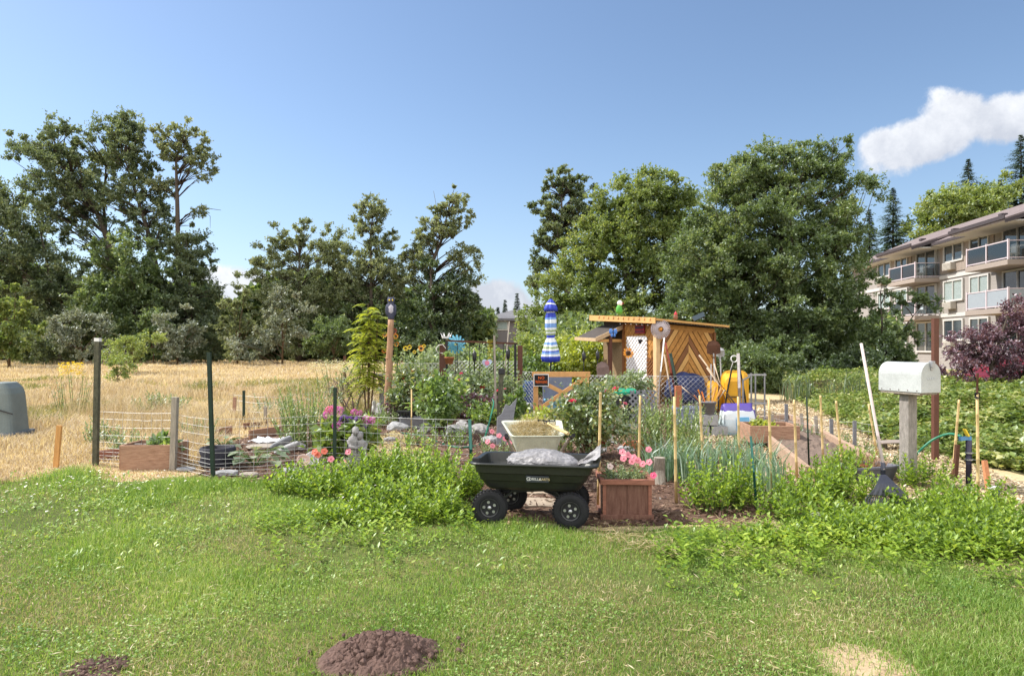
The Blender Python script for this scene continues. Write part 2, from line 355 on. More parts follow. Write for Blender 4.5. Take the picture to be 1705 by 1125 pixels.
# ------------------------------------------------------------------ lawn grass, clover, field grass
def cull(x, y, m=1.0): return (np.abs(x) < .80 * y + m)
LAWN_B = leafm('lawn_blades', (.080, .165, .028), (.245, .385, .072), (.52, .55, .25), trans=.45, gloss=.02, ns=.55)
CLOV = leafm('clover_leaves', (.09, .19, .035), (.24, .38, .08), (.50, .54, .25), trans=.45, gloss=.03, ns=.8)
STRAW = leafm('dead_straw', (.26, .19, .09), (.45, .36, .19), (.62, .54, .36), trans=.25, gloss=.04, ns=.8)
lp = [(p[0], p[1]) for p in lawn_poly]; bp_ = [(p[0], p[1]) for p in bare_poly]
MOUND = (-.81, 3.66); MOUND2 = (-2.15, 3.58)
def lawn_pts(n, y0=3.0, y1=11.5, pw=.9):
    u = rng.random(n); a = 1 - pw; y = (y0 ** a + u * (y1 ** a - y0 ** a)) ** (1 / a) if abs(a) > 1e-6 else y0 * (y1 / y0) ** u
    x = rng.uniform(-1, 1, n) * (.92 * y + .8)
    ok = inpoly(x + .12 * rng.normal(size=n), y + .12 * rng.normal(size=n), lp) & ~(inpoly(x + .09 * rng.normal(size=n), y + .09 * rng.normal(size=n), bp_) & (rng.random(n) < .93))
    ok &= ((x - MOUND[0]) ** 2 + (y - MOUND[1]) ** 2) > .22 ** 2
    return x[ok], y[ok]
x, y = lawn_pts(500000)
rank = vnoise(x, y, 2.6, 3); thin = vnoise(x, y, 1.3, 5)
keep = rng.random(len(x)) < np.clip(.35 + 1.2 * (rank - .25) , .25, 1)
x, y, rank, thin = x[keep], y[keep], rank[keep], thin[keep]
far = np.clip((y - 5.2) / 3.5, 0, 1)
h = (.014 + .03 * rng.random(len(x)) + .04 * np.clip(rank - .55, 0, 1) * 2) * (1 + 1.5 * far * rank)
tag(link('lawn_grass', blades('lawn_grass', np.stack([x, y, np.zeros(len(x))], 1), h, .0028 + .0016 * y / 4, .25 + .6 * rng.random(len(x)), LAWN_B)), kind='stuff', label='short patchy green lawn grass in the foreground', cat='grass')
x, y = lawn_pts(90000); rank = vnoise(x, y, 3.1, 9); keep = rng.random(len(x)) < np.clip((rank - .40) * 3.2, 0.04, 1); x, y, rank = x[keep], y[keep], rank[keep]
n = len(x); D = rdir(n); D[:, 2] = np.abs(D[:, 2]) * .45 + .05; D = unit(D)
far = np.clip((y - 5) / 3.5, 0, 1)
z = (.012 + .05 * rng.random(n) * rank) * (1 + 1.6 * far)
tag(link('clover', leaves('clover', np.stack([x, y, z], 1), D, (.011 + .012 * rng.random(n)) * (1 + .6 * far), (.010 + .008 * rng.random(n)) * (1 + .5 * far), CLOV, up=.85)), kind='stuff', label='low clover and weeds growing among the lawn grass', cat='clover')
# dry patches
x, y = lawn_pts(200000); pt = vnoise(x, y, 1.15, 5) * .6 + vnoise(x, y, 3.3, 6) * .4
for cx_, cy_, r_ in ((-2.05, 5.4, .55), (.55, 4.45, .5), (2.1, 4.4, .5), (-.2, 5.2, .35), (1.3, 3.9, .6), (2.6, 5.0, .5)): pt += .22 * np.exp(-((x - cx_) ** 2 + (y - cy_) ** 2 * 2) / r_ ** 2)
pt += .13 * np.clip((5.7 - y) / 1.5, 0, 1); k = rng.random(len(x)) < np.clip((pt - .47) * 5.5, .02, .95); x, y = x[k], y[k]; n = len(x)
DRYB = leafm('dry_blades', (.24, .20, .10), (.44, .37, .20), (.66, .58, .38), trans=.35, gloss=.02, ns=.9)
tag(link('dry_lawn_grass', blades('dry_lawn_grass', np.stack([x, y, np.zeros(n)], 1), .012 + .03 * rng.random(n), .0026 + .0014 * y / 4, .4 + .9 * rng.random(n), DRYB)), kind='stuff', label='dry straw coloured patches of the lawn', cat='grass')
# tiny white clover flowers and dry clippings
x, y = lawn_pts(9000); k = vnoise(x, y, 1.7, 21) > .5; x, y = x[k], y[k]; n = len(x); D = rdir(n); D[:, 2] *= .2; D = unit(D)
tag(link('grass_clippings', leaves('grass_clippings', np.stack([x, y, .02 + .03 * rng.random(n)], 1), D, .03 + .05 * rng.random(n), .004 + .003 * rng.random(n), STRAW)), kind='stuff', label='dry straw coloured clippings scattered over the lawn', cat='clippings')
FIELD_B = leafm('field_grass', (.33, .24, .155), (.59, .475, .335), (.74, .66, .52), trans=.35, gloss=.04, ns=.18)
FIELD_G = leafm('field_green_grass', (.12, .15, .04), (.27, .27, .09), (.5, .42, .2), trans=.4, gloss=.04, ns=.3)
def field_pts(n, y0=8.2, y1=74):
    y = y0 * (y1 / y0) ** rng.random(n); x = rng.uniform(-.84, .3, n) * y + rng.uniform(-.3, .3, n)
    ok = ~inpoly(x, y, lp) & ~inpoly(x, y, [(p[0], p[1]) for p in grdn_poly]) & ~((x > .02 * y) & (y < 15))
    return x[ok], y[ok]
x, y = field_pts(300000); g = vnoise(x, y, .55, 31); near = np.clip((y - 9.0) / 3, .25, 1)
rank = np.clip((vnoise(x, y, 1.1, 33) - .15) * 1.5, .15, 1.2)
h = (.16 + .30 * rng.random(len(x))) * (.35 + .65 * near) * rank * np.where(y > 30, .7, 1)
gs = (g > .60) & (y < 34) & (rng.random(len(x)) < .75)
for nm, s_, mt, lb in (('dry_field_grass', ~gs, FIELD_B, 'tall dry golden grass of the open field'), ('green_field_grass', gs, FIELD_G, 'greener tufts within the dry field grass')):
    tag(link(nm, blades(nm, np.stack([x[s_], y[s_], np.zeros(s_.sum())], 1), h[s_], .004 + .0009 * y[s_], .2 + .6 * rng.random(s_.sum()), mt)), kind='stuff', label=lb, cat='grass')
x, y = field_pts(26000, 10.8, 22); k = (vnoise(x, y, 1.4, 37) > .5) & (x < -1.2); x, y = x[k], y[k]
STALK = leafm('tall_field_stalks', (.24, .17, .10), (.46, .36, .24), (.66, .58, .44), trans=.3, gloss=.03, ns=.5)
tag(link('field_stalks', blades('field_stalks', np.stack([x, y, np.zeros(len(x))], 1), .35 + .45 * rng.random(len(x)), .006, .2 + .5 * rng.random(len(x)), STALK)), kind='stuff', label='tall brown seeding stalks in the near part of the dry field', cat='grass')
# chips and straw bits
cp = [(p[0], p[1]) for p in chip_poly]
def poly_pts(n, poly, m=0):
    a = np.array(poly); x = rng.uniform(a[:, 0].min(), a[:, 0].max(), n); y = rng.uniform(a[:, 1].min(), a[:, 1].max(), n); k = inpoly(x, y, poly) & cull(x, y, 3); return x[k], y[k]
CHIPM = leafm('wood_chip_bits', (.26, .18, .10), (.58, .46, .29), (.78, .69, .52), trans=.05, gloss=.03, ns=1.2)
x, y = poly_pts(125000, cp); n = len(x); D = rdir(n); D[:, 2] *= .25; D = unit(D)
tag(link('wood_chips', leaves('wood_chips', np.stack([x, y, .014 + .02 * rng.random(n)], 1), D, .03 + .06 * rng.random(n), .012 + .02 * rng.random(n), CHIPM, fold=.1)), kind='stuff', label='pale wood chip mulch covering the path', cat='wood chips')
gp = [(p[0], p[1]) for p in grdn_poly]
x, y = poly_pts(60000, gp); n = len(x); D = rdir(n); D[:, 2] *= .3; D = unit(D)
MULCH = leafm('mulch_bits', (.06, .035, .028), (.20, .12, .085), (.42, .32, .23), trans=.05, gloss=.03, ns=1)
tag(link('mulch', leaves('mulch', np.stack([x, y, .012 + .03 * rng.random(n)], 1), D, .03 + .06 * rng.random(n), .012 + .025 * rng.random(n), MULCH, fold=.1)), kind='stuff', label='brown bark mulch and dead stems over the garden beds', cat='mulch')
# ------------------------------------------------------------------ trees
def samp(ells, n, bias=2.3):
    v = np.array([r[0] * r[1] * r[2] for c, r in ells]) ** .8; k = rng.choice(len(ells), n, p=v / v.sum())
    d = rdir(n); q = rng.random(n) ** (1 / bias)
    c = np.array([ells[i][0] for i in range(len(ells))])[k]; r = np.array([ells[i][1] for i in range(len(ells))])[k]
    return c + d * q[:, None] * r
def crown(cl, cr, n, ls, mat, name='crown', squash=.85, droop=.1, wl=.62, parent=None, loc=None, up=.35):
    m = len(cl); k = rng.integers(0, m, n); crr = np.broadcast_to(cr, (m,))[k][:, None] * (.6 + .8 * rng.random((m, 1)))[k]
    ctr = cl.mean(0); NT_ = 13; td = rdir(m * NT_).reshape(m, NT_, 3) + unit(cl - ctr)[:, None, :] * .55 + np.array([0, 0, up]); td = td / np.linalg.norm(td, axis=2, keepdims=True); tl = rng.uniform(.4, 1.8, (m, NT_))
    tw = rng.integers(0, NT_, n); s_ = rng.random(n) ** .75; g = td[k, tw] * (tl[k, tw] * s_)[:, None]; g[:, 2] *= squash
    B = cl[k] + g * crr * 1.05 + rng.normal(size=(n, 3)) * crr * (.06 + .12 * (1 - s_[:, None]))
    D = unit(td[k, tw] * .7 + rdir(n) * .9 + np.array([[0, 0, -droop]])); L = ls * (.6 + .8 * rng.random(n))
    return link(name, leaves(name, B, D, L, L * wl, mat, up=.45), parent, loc)
def limbs(mb, trunk, tr, cl, frac, r0, n=5, seed=0):
    tz = [p.z for p in trunk]; rr = random.Random(seed)
    for c in cl:
        if rr.random() > frac: continue
        c = Vector(c); best = None
        for i in range(len(trunk) - 1):
            for s in (0., .33, .66):
                q = trunk[i].lerp(trunk[i + 1], s); dz = c.z - q.z; dh = math.hypot(c.x - q.x, c.y - q.y)
                sc_ = abs(dz - .7 * dh) + .45 * dh
                if best is None or sc_ < best[0]: best = (sc_, q)
        q = best[1]; L = (c - q).length; mid = q.lerp(c, .5) + Vector((rr.uniform(-.1, .1), rr.uniform(-.1, .1), .06)) * L
        mb.tube([q, mid, c], [r0, r0 * .6, r0 * .2], n, cap=False)
def tree(name, label, base, trunks, ells, ncl, nlf, ls, mat, bark=None, cr=None, frac=.5, r0=.06, cat='tree', group='', bias=2.3, bare=()):
    base = Vector(base); base.z = 0; t = thing(name, label, cat, base, 0, group or None); mb = MB(); ne = []
    for c, r in ells: ne.append((np.array(Vector(c) - base), np.array(r)))
    q_ = 1.35 if mat in (MID, DK) else 1; ncl = int(ncl * 1.7 * q_); nlf = int(nlf * (2.5 if mat in (MAP, MAPD) else 2.2) * q_); ls *= .52 / q_ ** .4
    cl = samp(ne, ncl, bias); cl = cl + rng.normal(size=cl.shape) * (rng.random((ncl, 1)) ** 3) * .16 * np.mean([np.mean(r) for c, r in ne]); mr = np.mean([np.mean(r) for c, r in ne])
    tks = []
    for pts, r in trunks:
        p = [Vector(q) - base for q in pts]; p[0].z = -.1; m = len(p); tks.append(p); mb.tube(p, [r * (1 - .93 * i / (m - 1)) for i in range(m)], 8)
    allp = tks
    for i, p in enumerate(allp):
        sub = [c for j, c in enumerate(cl) if min(range(len(allp)), key=lambda q: min((Vector(c) - v).length for v in allp[q])) == i]
        limbs(mb, p, None, sub, frac, r0, seed=i)
    for pts, r in bare: mb.tube([Vector(q) - base for q in pts], [r, r * .7, r * .3][:len(pts)], 5)
    mb.build('trunk', bark or BARK, t, smooth=True)
    crown(cl, cr or mr * (.24 if mat not in (MID, DK) else .215), nlf, ls, mat, parent=t, up=.75 if mat in (MID, DK) else .4); return t
def E(px, py, Y, rx, ry, ky=1.0):
    s = Y / F; return (P(px, py, Y), (rx * s, rx * s * ky, ry * s))
DK = leafm('cottonwood_leaves', (.07, .10, .058), (.15, .20, .10), (.29, .33, .18), trans=0.5, gloss=.05, ns=.35)
MID = leafm('poplar_leaves', (.12, .15, .07), (.22, .26, .13), (.38, .41, .25), trans=0.5, gloss=.05, ns=.35)
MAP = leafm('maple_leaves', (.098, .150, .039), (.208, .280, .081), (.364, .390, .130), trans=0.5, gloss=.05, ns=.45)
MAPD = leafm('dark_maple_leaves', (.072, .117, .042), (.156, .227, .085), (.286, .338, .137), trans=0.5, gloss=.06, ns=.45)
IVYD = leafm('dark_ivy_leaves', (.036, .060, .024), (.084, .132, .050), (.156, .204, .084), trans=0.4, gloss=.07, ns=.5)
SILV = leafm('silver_leaves', (.10, .13, .075), (.23, .26, .17), (.42, .44, .34), trans=.3, gloss=.12, ns=.5)
YGR = leafm('yellow_green_leaves', (.22, .29, .03), (.44, .50, .07), (.62, .62, .14), trans=.55, gloss=.08, ns=.6)
LIME = leafm('lime_leaves', (.13, .20, .05), (.26, .33, .085), (.42, .45, .17), trans=0.5, gloss=.06, ns=.25)
FIR = leafm('fir_needles', (.039, .072, .049), (.085, .137, .091), (.156, .215, .143), trans=.2, gloss=.05, ns=.4)
PURP = leafm('purple_plum_leaves', (.07, .03, .048), (.18, .085, .125), (.36, .21, .27), trans=0.4, gloss=.09, ns=.9)
GRN = leafm('garden_green_leaves', (.075, .135, .033), (.195, .300, .075), (.405, .480, .150), trans=0.5, gloss=.08, ns=1.2)
ROSEL = leafm('rose_leaves', (.075, .120, .033), (.225, .300, .090), (.510, .390, .180), trans=0.45, gloss=.12, ns=1.5)
MINT = leafm('mint_leaves', (.085, .16, .022), (.27, .40, .05), (.50, .60, .12), trans=.48, gloss=.03, ns=1.3)
GREY = leafm('grey_green_leaves', (.121, .176, .081), (.270, .351, .176), (.486, .527, .324), trans=0.45, gloss=.08, ns=1.2)
LEEK = leafm('leek_leaves', (.104, .195, .117), (.221, .351, .221), (.429, .520, .364), trans=0.4, gloss=.1, ns=1)

GL = 'tall trees along the far edge of the field'
T = lambda *q: [P(a, b, Y_) for a, b, Y_ in q]
tree('cottonwood_tree', 'dark dense tree cut by the left edge of the photo, behind the bright green sumac', P(30, 600, 70), [(T((40, 600, 70), (48, 500, 70), (30, 380, 70), (20, 320, 70)), .45), (T((75, 600, 71), (85, 470, 71), (60, 350, 71)), .35)],
     [E(10, 350, 70, 75, 60), E(30, 420, 70, 85, 70), E(70, 480, 70, 60, 60), E(-40, 430, 70, 90, 110)], 90, 17000, .55, DK, group=GL)
tree('cottonwood_tree', 'broad dark tree leaning left with fingers of foliage reaching out over the left skyline', P(205, 600, 72), [(T((210, 600, 72), (198, 450, 72), (165, 360, 72), (120, 290, 72), (80, 250, 72)), .5), (T((185, 600, 73), (180, 450, 73), (172, 330, 73), (180, 250, 73)), .35)],
     [E(90, 265, 72, 75, 42), E(40, 243, 72, 38, 16), E(95, 222, 72, 30, 30), E(140, 300, 72, 60, 60), E(178, 240, 72, 50, 48), E(200, 205, 72, 30, 16), E(130, 370, 72, 55, 50), E(100, 330, 72, 60, 40)], 120, 15000, .5, DK, group=GL, frac=.6, r0=.09)
tree('cottonwood_tree', 'tall dark tree whose trunk leans left between the broad tree and the bare topped one', P(275, 600, 71), [(T((275, 600, 71), (268, 480, 71), (245, 380, 71), (222, 310, 71), (200, 240, 71)), .42)],
     [E(222, 255, 71, 38, 45), E(208, 222, 71, 26, 25), E(245, 310, 71, 40, 40), E(250, 380, 71, 45, 50), E(205, 330, 71, 35, 40)], 75, 8500, .5, DK, group=GL, frac=.6, r0=.09)
tree('cottonwood_tree', 'tall thin topped tree with bare twigs hanging at the right end of the left group', P(300, 600, 70), [(T((300, 600, 70), (298, 470, 70), (295, 330, 70), (293, 270, 70), (300, 230, 70)), .38)],
     [E(308, 240, 70, 40, 36), E(280, 250, 70, 32, 40), E(335, 275, 70, 26, 34), E(268, 310, 70, 25, 30), E(335, 345, 70, 22, 14), E(310, 400, 70, 30, 30)], 60, 5200, .46, MID, group=GL, frac=.8, r0=.07,
     bare=[(T((296, 370, 70), (330, 345, 70), (368, 350, 70)), .07), (T((295, 330, 70), (280, 315, 70), (262, 318, 70)), .08), (T((296, 320, 70), (315, 285, 70), (322, 250, 70)), .1), (T((330, 345, 70), (350, 360, 70), (350, 380, 70)), .04)])
tree('maple_tree', 'low dark broadleaf tree under the leaning cottonwood trunks', P(225, 600, 67), [(T((225, 600, 67), (222, 500, 67), (215, 430, 67)), .3)], [E(215, 440, 67, 65, 55), E(190, 500, 67, 60, 60), E(250, 480, 67, 50, 70), E(225, 550, 67, 60, 40)], 80, 15000, .5, MAPD, group=GL)
tree('maple_tree', 'dark ivy wrapped tree filling the gap at the right foot of the left group', P(315, 600, 68), [(T((315, 600, 68), (318, 500, 68), (310, 400, 68)), .3)], [E(320, 440, 68, 38, 50), E(325, 510, 68, 50, 60), E(280, 530, 68, 40, 60)], 70, 12000, .45, DK, group=GL)
tree('maple_tree', 'dark shady tree between the sumac and the pale willow shrub at the left', P(100, 600, 69), [(T((100, 600, 69), (105, 520, 69), (100, 470, 69)), .3)], [E(100, 520, 69, 70, 55), E(140, 480, 69, 50, 40), E(60, 560, 69, 60, 40)], 70, 13000, .5, DK, group=GL)
GM = 'poplars in the middle of the far tree line'
tree('poplar_tree', 'bushy poplar with upright tips left of the middle tree line', P(500, 600, 70), [(T((500, 600, 70), (498, 480, 70), (498, 400, 70)), .25)],
     [E(500, 388, 70, 18, 28), E(470, 410, 70, 16, 26), E(500, 415, 70, 40, 50), E(460, 440, 70, 42, 45), E(430, 445, 70, 30, 28), E(490, 500, 70, 60, 60), E(545, 440, 70, 32, 45), E(500, 560, 70, 60, 40)], 110, 15000, .45, MID, group=GM, frac=.6, bias=2)
tree('poplar_tree', 'slim poplar with an open pointed top in the middle of the tree line', P(617, 600, 70), [(T((617, 600, 70), (618, 480, 70), (617, 390, 70), (621, 350, 70)), .24)],
     [E(622, 355, 70, 26, 34), E(602, 375, 70, 26, 38), E(640, 395, 70, 26, 26), E(615, 440, 70, 48, 50), E(580, 470, 70, 40, 50), E(650, 470, 70, 35, 40)], 105, 11500, .42, MID, group=GM, frac=.7, bias=2)
tree('poplar_tree', 'short poplar crowded between the bushy one and the open topped one', P(560, 600, 72), [(T((560, 600, 72), (558, 480, 72), (555, 400, 72)), .28)], [E(555, 430, 72, 35, 45), E(560, 500, 72, 48, 50), E(570, 560, 72, 50, 40)], 65, 8000, .42, MID, group=GM)
tree('poplar_tree', 'ivy covered poplar with a bent, bare limbed crown right of the owl pole', P(712, 600, 68), [(T((712, 600, 68), (714, 500, 68), (718, 440, 68), (735, 400, 68), (748, 340, 68)), .42)],
     [E(752, 340, 68, 26, 30), E(735, 375, 68, 38, 32), E(772, 365, 68, 18, 22), E(700, 410, 68, 32, 32), E(770, 435, 68, 34, 28), E(690, 450, 68, 32, 40), E(788, 460, 68, 18, 20)], 90, 9000, .42, MID, group=GM, frac=.7, r0=.09, bias=2, bare=[(T((725, 460, 68), (733, 380, 68), (722, 318, 68)), .05)])
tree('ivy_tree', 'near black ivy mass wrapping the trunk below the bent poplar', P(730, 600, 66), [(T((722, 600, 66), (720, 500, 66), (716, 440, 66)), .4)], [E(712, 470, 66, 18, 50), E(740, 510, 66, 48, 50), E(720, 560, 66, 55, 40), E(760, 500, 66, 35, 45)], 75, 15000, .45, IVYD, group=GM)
tree('maple_tree', 'dark low tree filling the foot of the tree line behind the sumac sapling', P(620, 600, 71), [(T((620, 600, 71), (620, 530, 71)), .3)], [E(640, 540, 71, 60, 50), E(590, 540, 71, 50, 50), E(560, 560, 71, 60, 40), E(670, 560, 71, 50, 40)], 80, 15000, .45, MAPD, group=GM)
GS = 'shrubs along the foot of the far tree line'
def shrub(name, label, px, py, Y, rx, ry, n, ls, mat, ncl=24, group=GS, ky=1, stem=STEMB, extra=(), bias=2.2, cr=None):
    b = P(px, 0, Y); b.z = 0; zt = HZ(py, Y); s = Y / F; hgt = ry * s * 2
    return tree(name, label, b, [([b, b + Vector((.05, 0, (zt) * .6 + .05))], .03 * max(zt, .3))], [(Vector((b.x, b.y, zt)), (rx * s, rx * s * ky, ry * s))] + [E(*e) for e in extra], ncl, n, ls, mat, stem, frac=.5, r0=.012 * max(zt, .3), cat='shrub', group=group, bias=bias, cr=cr)
shrub('sumac_tree', 'bright green layered sumac cut by the left edge of the photo', 15, 520, 52, 50, 50, 7000, .42, MAP, extra=[(45, 500, 52, 22, 14), (10, 575, 52, 45, 25)])
shrub('willow_shrub', 'pale silvery willow shrub behind the mossy fence post at the left', 135, 553, 60, 50, 42, 8000, .3, SILV, extra=[(150, 580, 60, 55, 20)])
shrub('willow_shrub', 'silvery shrub at the right foot of the left tree group', 295, 555, 60, 32, 48, 6000, .3, SILV)
shrub('willow_shrub', 'dark grey green shrub right of the silvery one at the left group', 255, 560, 61, 32, 40, 5500, .3, MAPD)
shrub('willow_shrub', 'round grey green shrub in the gap left of the bushy poplar', 395, 540, 60, 35, 60, 7500, .3, MID, extra=[(392, 490, 60, 20, 30)])
shrub('willow_shrub', 'wide pale leaved willow below the bushy poplar', 470, 535, 58, 42, 50, 8500, .3, SILV, extra=[(430, 570, 58, 45, 32)])
shrub('willow_shrub', 'dark round shrub at the edge of the field below the short poplar', 555, 565, 62, 42, 36, 6500, .3, MAPD)
shrub('hawthorn_shrub', 'dark shrub closing the left tree line behind the field', 345, 570, 66, 40, 40, 6000, .35, DK)
shrub('bramble_arch', 'arching yellow green bramble at the field edge right of the mossy post', 215, 585, 40, 40, 22, 2600, .2, LIME, extra=[(245, 565, 40, 38, 8)])
shrub('bramble_bush', 'low yellow green bramble behind the mossy fence post at the left', 195, 610, 30, 28, 24, 1500, .14, LIME)
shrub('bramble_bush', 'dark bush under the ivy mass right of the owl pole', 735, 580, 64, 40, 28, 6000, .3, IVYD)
shrub('bramble_bush', 'dark bush at the foot of the left trees behind the sumac', 60, 585, 60, 60, 30, 7000, .3, DK)
# ---- right hand maples
GR = 'big maples behind the shed'
tree('maple_tree', 'big round yellow green maple behind the blue umbrella', P(1050, 612, 38), [(T((1050, 612, 38), (1050, 520, 38), (1040, 430, 38), (1050, 340, 38)), .3), (T((1045, 612, 38), (1000, 500, 38), (980, 430, 38)), .2)],
     [E(1060, 350, 38, 70, 65), E(1085, 320, 38, 50, 38), E(1010, 420, 38, 75, 70), E(1095, 430, 38, 70, 90), E(960, 500, 38, 75, 60), E(1030, 540, 38, 100, 60), E(925, 545, 38, 55, 45), E(1130, 370, 38, 40, 50), E(1145, 440, 38, 50, 70), E(1000, 370, 38, 40, 40)], 360, 70000, .27, MAP, group=GR, r0=.04, bias=2.8)
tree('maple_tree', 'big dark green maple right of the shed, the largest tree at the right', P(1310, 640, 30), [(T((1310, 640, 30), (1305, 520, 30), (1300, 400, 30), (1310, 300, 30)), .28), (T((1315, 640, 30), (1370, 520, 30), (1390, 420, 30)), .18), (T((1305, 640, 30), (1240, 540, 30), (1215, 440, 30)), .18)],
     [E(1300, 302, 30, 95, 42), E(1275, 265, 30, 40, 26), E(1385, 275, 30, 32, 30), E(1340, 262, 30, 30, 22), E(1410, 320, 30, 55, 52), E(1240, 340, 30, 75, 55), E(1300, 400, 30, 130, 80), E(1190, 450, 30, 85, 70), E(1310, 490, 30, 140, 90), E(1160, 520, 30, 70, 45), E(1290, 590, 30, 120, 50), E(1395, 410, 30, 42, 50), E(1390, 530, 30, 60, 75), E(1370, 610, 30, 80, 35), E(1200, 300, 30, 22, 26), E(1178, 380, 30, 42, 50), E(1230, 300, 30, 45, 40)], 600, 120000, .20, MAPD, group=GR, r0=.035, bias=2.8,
     bare=[(T((1385, 280, 30), (1387, 245, 30), (1388, 226, 30)), .02), (T((1386, 260, 30), (1394, 240, 30), (1399, 230, 30)), .015)])
tree('cottonwood_tree', 'dark upright tree with an open crown rising left of the round maple', P(930, 612, 46), [(T((950, 612, 46), (945, 480, 46), (935, 380, 46), (935, 300, 46)), .3)],
     [E(935, 308, 46, 34, 30), E(965, 325, 46, 28, 28), E(905, 345, 46, 28, 26), E(930, 390, 46, 38, 32), E(905, 440, 46, 22, 22), E(890, 465, 46, 14, 20), E(950, 360, 46, 32, 30)], 75, 8500, .36, DK, group=GR, frac=.8, r0=.07, bias=1.9)
tree('maple_tree', 'thin leafy branch tree standing in front of the apartment balconies', P(1470, 640, 27), [(T((1480, 650, 27), (1470, 560, 27), (1465, 480, 27)), .1), (T((1475, 620, 27), (1510, 540, 27), (1540, 500, 27)), .05)],
     [E(1468, 520, 27, 26, 32), E(1515, 495, 27, 35, 14), E(1470, 570, 27, 45, 45), E(1520, 560, 27, 30, 22), E(1450, 620, 27, 50, 30), E(1500, 600, 27, 42, 34), E(1540, 505, 27, 28, 12), E(1475, 470, 27, 16, 20)], 80, 8000, .17, MAPD, group=GR, frac=.7, r0=.02, bias=1.8)
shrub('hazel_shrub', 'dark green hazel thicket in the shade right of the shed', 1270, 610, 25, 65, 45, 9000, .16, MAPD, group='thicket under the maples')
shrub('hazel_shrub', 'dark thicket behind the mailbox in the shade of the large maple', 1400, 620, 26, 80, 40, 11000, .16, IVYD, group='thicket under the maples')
# ---- conifers
def conifer(name, label, px, ptop, pbase, Y, rpx, n=30, mat=FIR, ls=.5, group='firs rising behind the roofs'):
    zt = HZ(ptop, Y); b = Vector((X(px, Y), Y, 0)); t = thing(name, label, 'tree', b, 0, group); mb = MB().tube([(0, 0, 0), (0, 0, zt)], [zt * .018, .03], 7)
    rad = rpx * Y / F; z0 = max(HZ(pbase, Y), .5); B = []; D = []; L = []
    for i in range(n):
        f = i / (n - 1); z = z0 + (zt - z0) * f ** .9; r = rad * (1 - f) ** .95 * (.72 + .5 * rng.random()) + .02 * rad
        for k in range(rng.integers(7, 11)):
            a = rng.uniform(0, 6.283); rr = r * rng.uniform(.65, 1.1); s = np.linspace(.12, 1, max(6, int(rr / ls * 4)))
            p = np.stack([np.cos(a) * s * rr, np.sin(a) * s * rr, z + s * rr * .12 - (s * rr) ** 2 / rad * .55], 1)
            for rep in range(3):
                side = rng.choice([-1, 1], len(s)) * rng.uniform(.3, 1.1, len(s)); d = np.stack([np.cos(a + side), np.sin(a + side), -.35 + .25 * rng.random(len(s))], 1)
                B.append(p + rng.normal(size=p.shape) * .05); D.append(d); L.append((.6 + .7 * rng.random(len(s))) * ls * (1.15 - .6 * s) * (1.05 - .75 * f))
    B = np.concatenate(B); D = unit(np.concatenate(D)); L = np.concatenate(L)
    link('crown', leaves('crown', B, D, L, L * .34, mat, up=.8), t); mb.build('trunk', BARK, t, smooth=True); return t
conifer('fir_tree', 'dark blue green fir left of the apartment roof', 1487, 314, 470, 75, 56, 46, ls=.7)
conifer('fir_tree', 'dark fir just showing at the right shoulder of the largest maple', 1448, 350, 480, 78, 34, 34, ls=.7)
conifer('fir_tree', 'black green fir top above the lime tree, under the cloud', 1612, 266, 420, 85, 58, 46, ls=.8)
conifer('fir_tree', 'tall fir cut by the right edge of the photo above the apartment roof', 1700, 226, 420, 80, 80, 52, ls=.8)
conifer('fir_tree', 'dark fir behind the lime tree left of the tall edge fir', 1665, 300, 420, 90, 36, 36, ls=.8)
for px, pt, Y, r, lb in ((861, 489, 130, 17, 'pointed little fir right behind the grey house roof'), (841, 500, 135, 14, 'middle little fir behind the grey house roof'), (829, 512, 135, 10, 'smallest fir behind the grey house roof'), (795, 490, 120, 26, 'dark spire of a fir left of the grey house'), (806, 516, 110, 14, 'low fir beside the eave of the grey house')):
    conifer('fir_tree', lb, px, pt, 590, Y, r, 34, ls=1.1)
tree('lime_tree', 'sunlit yellow green broadleaf tree rising behind the apartment roof', P(1600, 560, 72), [(T((1600, 590, 72), (1600, 450, 72), (1605, 360, 72)), .4)], [E(1600, 350, 72, 55, 45), E(1560, 375, 72, 48, 45), E(1640, 330, 72, 40, 32), E(1660, 360, 72, 50, 50), E(1550, 420, 72, 40, 40), E(1620, 420, 72, 80, 60)], 160, 24000, .5, LIME, bias=2.8)
# ---- purple plum
tree('purple_plum_tree', 'purple leaved plum tree in front of the apartment building at the right edge', P(1660, 660, 17), [(T((1660, 670, 17), (1650, 610, 17), (1670, 550, 17), (1690, 490, 17)), .07), (T((1655, 650, 17), (1610, 600, 17), (1580, 585, 17)), .04), (T((1660, 650, 17), (1720, 590, 17), (1760, 560, 17)), .05)],
     [E(1698, 545, 17, 45, 34), E(1702, 505, 17, 22, 18), E(1640, 590, 17, 55, 40), E(1590, 600, 17, 40, 35), E(1690, 600, 17, 55, 40), E(1600, 650, 17, 45, 30), E(1660, 655, 17, 60, 28), E(1620, 680, 16, 50, 20), E(1640, 562, 17, 36, 18), E(1750, 570, 17, 60, 50)], 190, 16000, .115, PURP, group='', frac=.7, r0=.012, bias=2)
